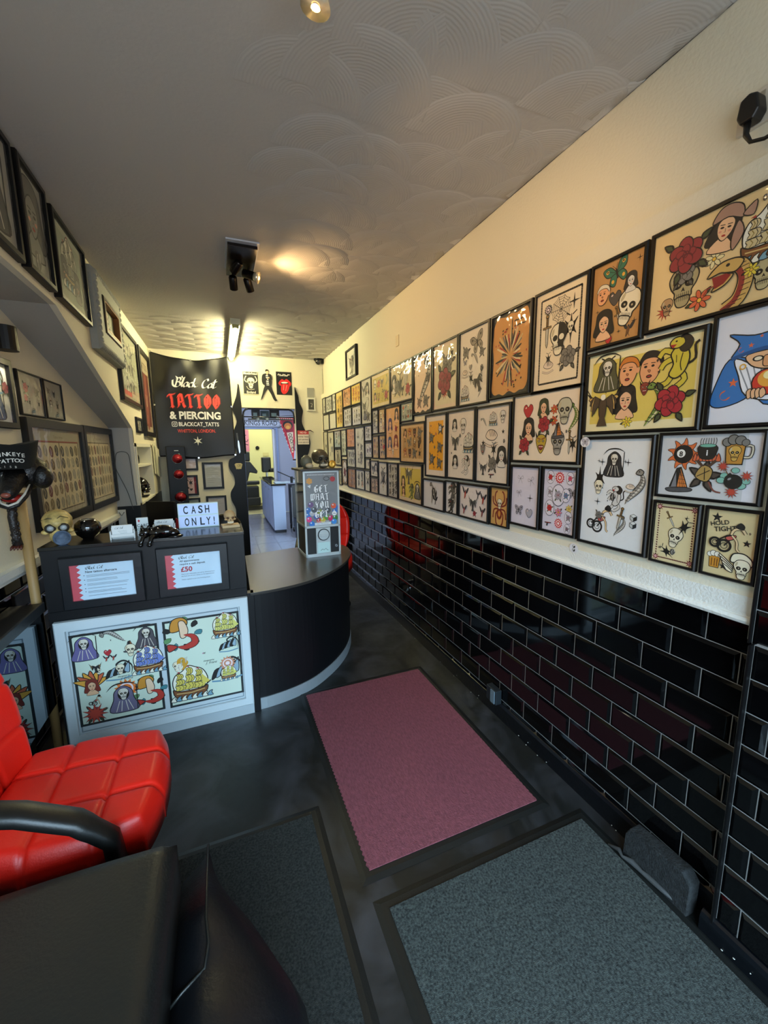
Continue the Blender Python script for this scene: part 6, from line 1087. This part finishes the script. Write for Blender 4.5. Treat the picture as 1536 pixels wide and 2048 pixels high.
cert('small black framed playing card print with red edge beside the speaker', -.45, -.277, .975, 1.235, '#c9a8a8', lambda a, w, h: (setattr(a, 'L', 2), a.rect(w * .8, 0, w, h, '#7a1c2a'), place(a, 'tribal .5 .35 .2; heart .5 .75 .08 0 #222222; s5 .25 .65 .07; s5 .22 .2 .06', w, h)), fw=.022)
cert('black framed pale print, lowest beside the speaker', -.45, -.268, .74, .94, '#8f9a92', gs('skull', 2, 1, 75), fw=.022)
# CCTV dome
t = thing('dome_camera', 'black dome security camera in the far right ceiling corner', 'security camera', (1.345, YB - .07, ZC)); m = MB(); m.lathe([(.06, 0), (.06, -.02), (.055, -.028), (0, -.028)][::-1], BLACK, seg=24); m.box(.03, .07, -.02, .05, -.06, 0, BLACK); m.build('base', t); m = MB(); m.ball((0, 0, -.03), (.045, .045, .05), GB, 20, 12); m.build('dome', t, smooth=True); m = MB(); m.lathe([(0, -.012), (.016, -.01), (.016, .0), (0, 0)], mat('#4a4a50', .2), (-.008, -.038, -.05), 14, 'y'); m.build('lens', t)
m = MB(); m.tube([(0, 0, 0), (0, 0, .33)], .006, mat('#c9c5b0', .5), 6); tag(m.build('cable_trunking', loc=(1.405, YB - .012, 2.32)), 'thin pale cable running down the back corner from the dome camera', 'cable')
m = MB(); m.box(-.006, 0, -.03, .03, 0, .085, mat('#c9b896', .5)); tag(m.build('wall_plate', loc=(XR, 3.19, 2.375), bevel=.002), 'small blank cream plate high on the right wall', 'wall plate')
# tower speaker
SPK = mat('#060505', .4, spec=.3); t = thing('tower_speaker', 'tall black floor speaker with three red cones in front of the banner', 'speaker', (-.49, 5.52, 0), .12)
m = MB(); m.box(-.1, .1, -.14, .14, 0, 1.60, SPK); m.build('cabinet', t, bevel=.006)
for z, r in ((1.455, .062), (1.27, .06), (1.0, .066), (.72, .066)):
    m = MB(); m.lathe([(r * .84, .0), (r, .0), (r, .01), (r * .92, .014), (r * .84, .008)], GB, (.012, -.14, z), 28, 'y', cap=False); s2 = m.build('cone_surround', t, smooth=True); m = MB(); m.lathe([(r * .86, .010), (r * .4, .002), (r * .3, .012), (0, .016)], mat('#b02c38', .25), (.012, -.14, z), 24, 'y'); m.build('cone', s2, smooth=True)
m = MB(); m.box(-.015, .03, -.1425, -.1405, 1.545, 1.553, mat('#b9b9b9', .4)); m.build('badge', t)
# things behind the counter
t = thing('desk_monitor', 'black desk monitor seen edge-on behind the counter', 'monitor', (-.50, 3.95, .755), 1.1)
m = MB(); m.box(-.012, .012, -.13, .13, .1, .36, BLACK); m.build('screen_case', t, bevel=.004); m = MB(); m.box(.012, .014, -.115, .115, .115, .345, mat('#6a7078', .1)); m.build('screen', t); m = MB(); m.box(-.03, -.01, -.03, .03, -.0, .2, BLACK); m.box(-.12, .08, -.1, .1, -.02, 0, BLACK); m.build('stand', t)
m = MB(); m.box(-.68, .09, 2.9, 4.3, .70, .735, BC); m.box(-.68, -.6, 2.95, 3.0, 0, .7, BC); m.box(.0, .06, 2.95, 3.0, 0, .7, BC); m.box(-.68, -.62, 4.2, 4.28, 0, .7, BC); m.box(.0, .06, 4.2, 4.28, 0, .7, BC); tag(m.build('office_desk'), 'low black desk hidden behind the reception counter', 'desk')
t = thing('black_headrest', 'rounded black headrest showing between light box and wooden skull', 'chair', (.03, 3.6, .735)); m = MB(); m.ball((-.02, 0, .16), (.13, .06, .13), BLACK, 20, 14); m.build('headrest', t, smooth=True); m = MB(); m.tube([(-.02, .02, -.0), (-.02, .02, .1)], .02, BLACK, 8); m.build('stem', t)
m = MB(); m.slab(lambda u, v: (u * .16, .02 * math.sin(u * 5), .28 * v * (1 - .5 * u)), (0, .006, 0), 6, 6, mat('#a82024', .5)); tag(m.build('red_folder', loc=(-.36, 3.6, .735)), 'red folder edge behind the card holders', 'folder')
m = MB(); m.box(-.03, .03, 0, .02, 0, .27, mat('#cfccbe', .5)); m.tube([(-.02, -.004, .25), (.0, -.01, .22), (.02, -.004, .25)], .003, K and mat(K), 6); tag(m.build('white_post', loc=(-.845, 4.2, .76)), 'short white post with dark clip below the right tattoo chart', 'post')
m = MB(); m.box(-.012, .012, -.004, .0, 0, .13, mat('#4a4744', .4)); tag(m.build('door_handle_bar', loc=(-.70, 4.62, .86), rot=(0, 0, PI / 2)), 'slim dark bar handle on the black panel under the shelf box', 'handle')
# ---------------------------------------------------------------- things in the back rooms
def roadsign(a, w, h): a.L = 2; a.rect(0, 0, w, h, '#16202c'); a.ell(w, h / 2, h / 2, h / 2, '#16202c', n=24); a.rect(0, h * .07, w, h * .93, '#c6d2e6'); a.ell(w, h / 2, h * .43, h * .43, '#c6d2e6', n=24); a.rect(0, h * .13, w - .01, h * .87, '#16202c'); a.ell(w - .005, h / 2, h * .37, h * .37, '#16202c', n=24); a.rect(0, h * .18, w - .01, h * .82, '#c6d2e6'); a.ell(w - .005, h / 2, h * .32, h * .32, '#c6d2e6', n=24); a.text('KINGS ROAD', .1, h * .3, .15, '#141a24', .008, w=w - .12)
plaque('street_sign', 'white street sign reading KINGS ROAD above the far doorway', 'sign', .50, 2.07, .86, .16, '#c6d2e6', roadsign, y=10.16)
t = thing('pennant', 'red triangular pennant with cartoon face hanging point down in the doorway', 'pennant', (.86, 6.35, 1.38), 0); a = Art(.7); a.L = 0
a.poly([(0, .64), (.28, .66), (.20, 0)], '#b5283a'); a.poly([(.045, .6), (.235, .61), (.19, .2)], '#8c2233')
for k in range(9): a.L = 3; a.rect(.012 + k * .03, .615, .026 + k * .03, .63, '#e8e0d8'); a.rect(.012 + .018 * k, .6 - .06 * k, .025 + .018 * k, .585 - .06 * k, '#e8e0d8')
a.ell(.135, .53, .075, .065, '#1c1c20'); a.ell(.135, .515, .055, .05, '#c9703a'); a.ell(.135, .5, .03, .025, '#e0a04a')
a.L = 9; a.poly([(.115, .42), (.21, .43), (.2, .12), (.18, .12)], '#d8c0a8'); a.text('ODDITIES', .135, .405, .075, '#2a1a1a', .02, rot=-1.4, w=.27); a.build('print', t, (0, -.001, 0)); m = MB(); m.prism([(0, .64), (.28, .66), (.20, 0)], 0, .004, mat('#b5283a', .8), 'y'); m.build('felt', t)
m = MB(); m.tube([(.84, 6.352, 2.04), (1.16, 6.352, 2.06)], .004, BLACK, 6); m.tube([(.84, 6.352, 2.04), (.84, 6.352, 2.8)], .002, BLACK, 4); m.tube([(1.16, 6.352, 2.06), (1.16, 6.352, 2.8)], .002, BLACK, 4); tag(m.build('hanging_rod'), 'thin black rod carrying the red pennant', 'rod')
CB = mat('#a3afc8', .35, name='pale_blue_cabinet'); t = thing('tattoo_cabinet', 'pale blue cabinet with black worktop in the room beyond', 'cabinet', (.865, 7.62, 0))
m = MB(); m.box(0, .22, 0, 2.2, .06, .89, CB); m.box(.03, .22, .03, 2.1, 0, .06, mat('#3a3d42', .5)); m.build('body', t); m = MB(); m.box(-.03, .24, -.03, 2.23, .89, .925, GB); m.build('worktop', t, bevel=.004)
for k in range(3): m = MB(); m.box(-.012, 0, .06 + k * .55, .56 + k * .55, .08, .87, CB); dd = m.build('door', t, bevel=.002); m = MB(); m.tube([(-.03, .3 + k * .55, .8), (-.03, .4 + k * .55, .8)], .006, CHROME, 6); m.build('handle', dd)
t = thing('trolley', 'black wheeled trolley at the end of the pale blue cabinet', 'trolley', (1.24, 7.62, 0)); m = MB(); m.box(-.03, .4, 0, .4, .1, .88, mat('#131518', .4)); m.build('body', t)
m = MB(); m.tube([(-.04, -.03, .1), (-.04, -.03, .85)], .012, CHROME, 8); m.build('upright', t)
for x in (-.02, .36):
    for y in (.03, .36): m = MB(); m.lathe([(0, -.012), (.045, -.012), (.045, .012), (0, .012)], BLACK, (x, y - .03, .05), 16, 'x'); m.build('wheel', t)
t = thing('lamp_arm', 'thin black jointed lamp arm over the pale blue cabinet', 'lamp', (1.18, 7.7, .925)); m = MB(); m.tube([(.05, 0, 0), (.05, 0, .12)], .025, BLACK, 10); m.tube([(.05, 0, .1), (-.2, 0, .22)], .009, BLACK, 6); m.tube([(.05, 0, .1), (.3, 0, -.0)], .009, BLACK, 6); m.build('arm', t)
m = MB(); m.slab(lambda u, v: (.45 * u, .3 * v, .01 + .01 * math.sin(9 * u) * math.sin(7 * v)), (0, 0, -.012), 10, 8, mat('#9fb0b8', .2)); tag(m.build('plastic_wrap', loc=(.93, 7.7, .926)), 'crinkled clear plastic sheet on the cabinet worktop', 'sheet')
m = MB(); m.tube([(0, 0, 0), (0, 0, .36)], [.1, .12], mat('#3c4250', .4), 20); m.tube([(0, 0, .36), (0, 0, .37)], .125, BLACK, 20); tag(m.build('waste_bin', loc=(1.26, 7.1, 0), smooth=False), 'dark grey bin lined with a black bag beside the trolley', 'bin')
t = thing('tattoo_chair', 'black padded tattoo chair in the cream room', 'chair', (.62, 11.2, 0)); CHR = mat('#26261f', .4)
def pad(nm, x0, x1, y0, y1, z0, z1, rot=None): m = MB(); m.box(x0, x1, y0, y1, z0, z1, CHR); return m.build(nm, t, bevel=.03, rot=rot)
pad('headrest', -.1, .12, .0, .12, 1.25, 1.5); m = MB(); m.prism([(-.2, .92), (-.2, 1.27), (.1, 1.25), (.28, 1.0), (.26, .93), (.08, .97), (.02, .75), (-.2, .75)], -.2, .1, CHR, 'y'); m.build('backrest', t, bevel=.02)
pad('armrest', -.1, .3, -.35, -.25, .66, .76); pad('seat', -.2, .28, -.3, .2, .3, .62); pad('leg_rest', -.2, .3, -.4, -.28, .12, .34); m = MB(); m.box(-.2, .4, -.3, .3, 0, .1, mat('#4a4636', .5)); m.build('base', t, bevel=.01)
m = MB(); m.box(0, .22, 0, .25, 0, .38, CHR); m.box(.12, .34, 0, .25, 0, .1, CHR); tag(m.build('black_stool', loc=(.98, 10.6, .98), bevel=.03), 'black padded arm support showing above the cabinet worktop', 'support'); m = MB(); m.tube([(1.1, 10.72, 0), (1.1, 10.72, .98)], .03, CHROME, 10); m.box(1.0, 1.2, 10.63, 10.82, 0, .03, BLACK); tag(m.build('stool_stand'), 'metal stand under the black arm support', 'stand')
def pk(a, w, h): a.L = 2; a.base = 4; a.push(w * .35, h * .7, .09); m_rose(a, '#d9303a', '#8c1c24'); a.pop(); a.ln([(w * .5, h * .5), (w * .8, h * .45), (w * .9, h * .55)], .02, K); a.ln([(w * .55, h * .35), (w * .9, h * .3)], .02, K)
plaque('pink_poster', 'pink poster with black strokes on the far cream wall', 'poster', .55, 1.5, .28, .62, '#d88aa8', pk, y=12.49)
m = MB(); m.lathe([(0, 0), (.05, 0), (.055, .015), (.04, .025), (0, .025)], BLACK, seg=20, axis='y'); tag(m.build('wall_disc', loc=(1.05, 12.49, 1.6)), 'small round black disc on the far cream wall', 'wall disc')
m = MB(); m.box(0, .16, -.02, 0, 0, .1, mat('#cfc78f', .5)); m.tube([(.08, -.01, 0), (.08, -.01, -.9)], .006, mat('#cfc78f', .5), 6); tag(m.build('wall_socket', loc=(1.2, 12.5, 1.36)), 'cream socket box with conduit on the far cream wall', 'socket')
m = MB(); m.box(0, .16, -.18, 0, 0, .3, mat('#c2cfe6', .4)); m.box(.0, .16, -.185, -.18, .02, .05, K and mat(K)); tag(m.build('paper_dispenser', loc=(1.46, 8.7, 1.3), bevel=.01, rot=(0, 0, -.3)), 'pale blue paper dispenser beyond the pennant', 'dispenser')
for k, (x, z) in enumerate(((1.72, 1.55), (1.72, 1.2))): m = MB(); m.box(0, .17, -.03, 0, 0, .28, mat('#d5dcea', .5)); m.box(.02, .15, -.031, -.03, .06, .2, mat('#4a5a8a', .5)); tag(m.build('wall_leaflet', loc=(x - .3, 8.0, z)), ('upper' if k == 0 else 'lower') + ' white leaflet panel at the right edge of the doorway', 'leaflet')
m = MB(); m.box(1.66, 1.9, 7.9, 8.1, 0, 2.8, BLUEP); struct(m.build('wall_beyond'))
# ---------------------------------------------------------------- socket and plug near the camera
t = thing('wall_socket', 'white double wall socket high on the right wall above the pictures', 'socket', (XR, .82, 2.40), -PI / 2); m = MB(); m.box(0, .15, -.012, 0, 0, .088, mat('#c9bfae', .35)); m.box(.05, .062, -.0135, -.011, .055, .078, mat('#9a917f', .4)); m.box(.088, .1, -.0135, -.011, .055, .078, mat('#9a917f', .4)); m.build('face_plate', t, bevel=.003)
t = thing('black_plug', 'black mains plug in the wall socket with cable curving right', 'plug', (XR - .013, .80, 2.40), -PI / 2); m = MB(); m.prism([(0, .02), (.01, .0), (.04, .0), (.052, .02), (.045, .06), (.026, .068), (.006, .06)], -.042, 0, mat('#0c0b0a', .4), 'y'); m.build('plug_body', t, bevel=.006)
m = MB(); m.tube([(.024, -.03, .002), (.026, -.035, -.03), (.04, -.037, -.055), (.07, -.035, -.065), (.12, -.03, -.06), (.2, -.02, -.05), (.5, -.012, -.04)], [.009, .007, .005, .005, .005, .005, .005], mat('#0c0b0a', .4), 8); m.build('cable', t, smooth=True)
def sticker(label, y, z, dr): t = thing('paper_sticker', label, 'sticker', (XP - .022, y, z), -PI / 2); a = Art(); a.L = 0; a.ell(0, 0, .023, .02, '#d8d6da', n=14); a.push(0, 0, .017); dr(a); a.pop(); a.build('sticker', t); return t
sticker('small white butterfly sticker on the corner of the large reaper picture', 1.222, 1.565, lambda a: m_butterfly(a, '#b9b6c0', '#9a97a5'))
o = sticker('small white drawing sticker on the ledge below the lilac pictures', 1.262, 1.118, lambda a: m_dice(a)); o.location.x = XP - .004
# ---------------------------------------------------------------- red quilted chair
RED = mat('#e01f12', .38, bump=.12, bscale=250, name='red_leatherette'); RED2 = mat('#b5160d', .4)
t = thing('red_swivel_chair', 'bright red quilted chair with black arm in the left foreground', 'chair', (-.47, 1.41, 0))
def quilt(u, v, n=3):
    g = 0
    for q in (u, v):
        f = (q * n) % 1; d = min(f, 1 - f)
        if .5 / n < q < 1 - .5 / n or True: g += -.012 * math.exp(-(d / .04) ** 2) * (0 if q < .04 or q > .96 else 1) + .004 * math.sin(PI * f) ** .5
    return g
def rsq(u, v, w, l, r=.16):
    x, y = (2 * u - 1), (2 * v - 1); k = 1 - r * (x * x) * (y * y); return x * w * k, y * l * k
def seat(u, v):
    x, y = rsq(u, v, .235, .245); e = max(abs(2 * u - 1), abs(2 * v - 1)); z = .515 + quilt(u, v) - .045 * max(0, (e - .82) / .18) ** 2 + .012 * (1 - u) - .01 * u
    return (x, y, z)
m = MB(); m.slab(seat, (0, 0, -.075), 60, 60, RED); m.build('seat', t, smooth=True)
m = MB(); P = [(.2295 * (math.cos(a) if abs(math.cos(a)) > 0 else 0), 0, 0) for a in (0,)]
def backr(u, v):
    y, z = rsq(u, v, .225, .25, .2); q = 1 - .3 * max(0, 2 * v - 1.1) ** 2; x = -.225 - .07 * v + .05 * (2 * u - 1) ** 2 + quilt(u, v) * .8 - .03 * max(0, (max(abs(2 * u - 1), abs(2 * v - 1)) - .85) / .15) ** 2
    return (x, y * q + .0, .72 + z * .98)
m = MB(); m.slab(backr, (-.04, 0, 0), 48, 48, RED); m.build('backrest', t, smooth=True)
AB = mat('#10100f', .42, bump=.1, bscale=200, name='black_arm_pad'); m = MB()
P = [(-.36, -.215, .60), (-.33, -.225, .675), (-.27, -.235, .70), (-.17, -.245, .695), (-.05, -.255, .66), (.06, -.26, .60), (.13, -.26, .52), (.14, -.26, .42), (.1, -.25, .36)]
P3 = []
for i in range(len(P) - 1):
    for k in range(4): q = k / 4; P3.append(tuple(P[i][j] * (1 - q) + P[i + 1][j] * q for j in (0, 1, 2)))
n_ = len(P3); vs = []; fs = []
for i, p in enumerate(P3):
    a_, b_ = Vector(P3[max(0, i - 2)]), Vector(P3[min(n_ - 1, i + 2)]); T_ = (b_ - a_).normalized(); N_ = Vector((0, 1, 0)).cross(T_).normalized() * -1; wv = .034 if i < 22 else .03
    for k in range(12): an = 2 * PI * k / 12; c_, s_ = math.cos(an), math.sin(an); c_ = math.copysign(abs(c_) ** .6, c_); s_ = math.copysign(abs(s_) ** .7, s_); vs.append(Vector(p) + Vector((0, 1, 0)) * wv * c_ + N_ * .02 * s_)
for i in range(n_ - 1):
    for k in range(12): a2, b2 = i * 12 + k, i * 12 + (k + 1) % 12; fs.append((a2, b2, b2 + 12, a2 + 12))
fs.append(tuple(range(12))); fs.append(tuple(range((n_ - 1) * 12, n_ * 12))); m.add(vs, fs, AB); m.build('armrest', t, smooth=True)
m = MB(); m.tube([(0, 0, .44), (0, 0, .1)], .028, CHROME, 14); m.build('gas_lift', t, smooth=True)
for k in range(5): a_ = k * 2 * PI / 5 + .3; m = MB(); m.tube([(0, 0, .11), (.2 * math.cos(a_), .2 * math.sin(a_), .06)], [.024, .016], CHROME, 10); lg = m.build('leg', t, smooth=True); m = MB(); m.ball((.2 * math.cos(a_), .2 * math.sin(a_), .028), (.028, .02, .028), BLACK, 12, 8); m.build('castor', lg, smooth=True)
def copy_tree(o, parent=None):
    c = o.copy(); COL.objects.link(c); c.parent = parent
    for ch in list(o.children): copy_tree(ch, c)
    return c
c = copy_tree(t); c.location = (.905, 3.75, 0); c.rotation_euler = (0, 0, -PI / 2 - .3); c.scale = (1.05, 1.0, 1.06)
c['label'] = 'red chair in the passage behind the curved counter, half hidden by the vending machine'
# ---------------------------------------------------------------- black leather armchair, bottom left
LE = mat('#171816', .42, bump=.22, bscale=140, name='black_leather'); t = thing('black_armchair', 'black leather armchair with broad flat arm in the bottom left foreground', 'armchair', (-.45, .5, 0))
def armtop(u, v):
    x, y = rsq(u, v, .28, .52, .02); e = max(0, (max(abs(2 * u - 1) ** 4, abs(2 * v - 1) ** 8) - .55) / .45); return (x + .01 * (2 * v - 1) * u, y, .605 + .012 * math.sin(PI * u) * math.sin(PI * v) - .035 * e * e)
m = MB(); m.slab(armtop, (0, 0, -.12), 36, 40, LE); m.build('arm_pad', t, smooth=True)
m = MB(); m.box(-.27, .265, -.5, .505, .03, .5, LE); m.build('arm_body', t, bevel=.02)
LE2 = mat('#0d0f13', .38, bump=.2, bscale=120, name='black_leather_seat')
out = [(.262, .62), (.30, .64), (.342, .649), (.375, .58), (.425, .48), (.475, .39), (.515, .315), (.54, .257), (.545, .19), (.53, .1), (.525, -.1), (.53, -.3), (.53, -.5)]
m = MB(); vs = []; fs = []
for i in range(27):                                    # rows from the far tip towards the camera
    y = .649 - i * .0445; 
    xo = .342
    for (xa, ya), (xb, yb) in zip(out[2:-1], out[3:]):
        if ya >= y >= yb: xo = xa + (xb - xa) * (ya - y) / max(1e-6, ya - yb)
    cr = -.018 * math.exp(-((y - .31) / .03) ** 2); z0 = .435 - .08 * max(0, (y - .45) / .2)
    row = [(.27, z0 - .03), (.30, z0 - .005), (.342, z0 + .018 + cr), (.342 + (xo - .342) * .25 + .004, z0 + .002 + cr * .6), (.342 + (xo - .342) * .6, z0 - .03), (.342 + (xo - .342) * .9, z0 - .075), (xo + .004, z0 - .13), (xo - .005, z0 - .3), (xo - .03, .03), (.27, .03)]
    vs += [(a_, y if k > 1 or i else y - .02, b_) for k, (a_, b_) in enumerate(row)]
R_ = 10
for i in range(26):
    for k in range(R_): a2, b2 = i * R_ + k, i * R_ + (k + 1) % R_; fs.append((a2, b2, b2 + R_, a2 + R_))
fs.append(tuple(range(R_))); fs.append(tuple(range(26 * R_, 27 * R_))); m.add(vs, fs, LE2); o = m.build('seat_cushion', t, smooth=True); smooth_angle(o, .9)
m = MB(); m.tube([(.344, .62, .43), (.345, .5, .452), (.346, .4, .455), (.352, .35, .45), (.344, .31, .44), (.30, .29, .432), (.27, .275, .42)], .0035, LE, 6); m.build('seam', t, smooth=True)
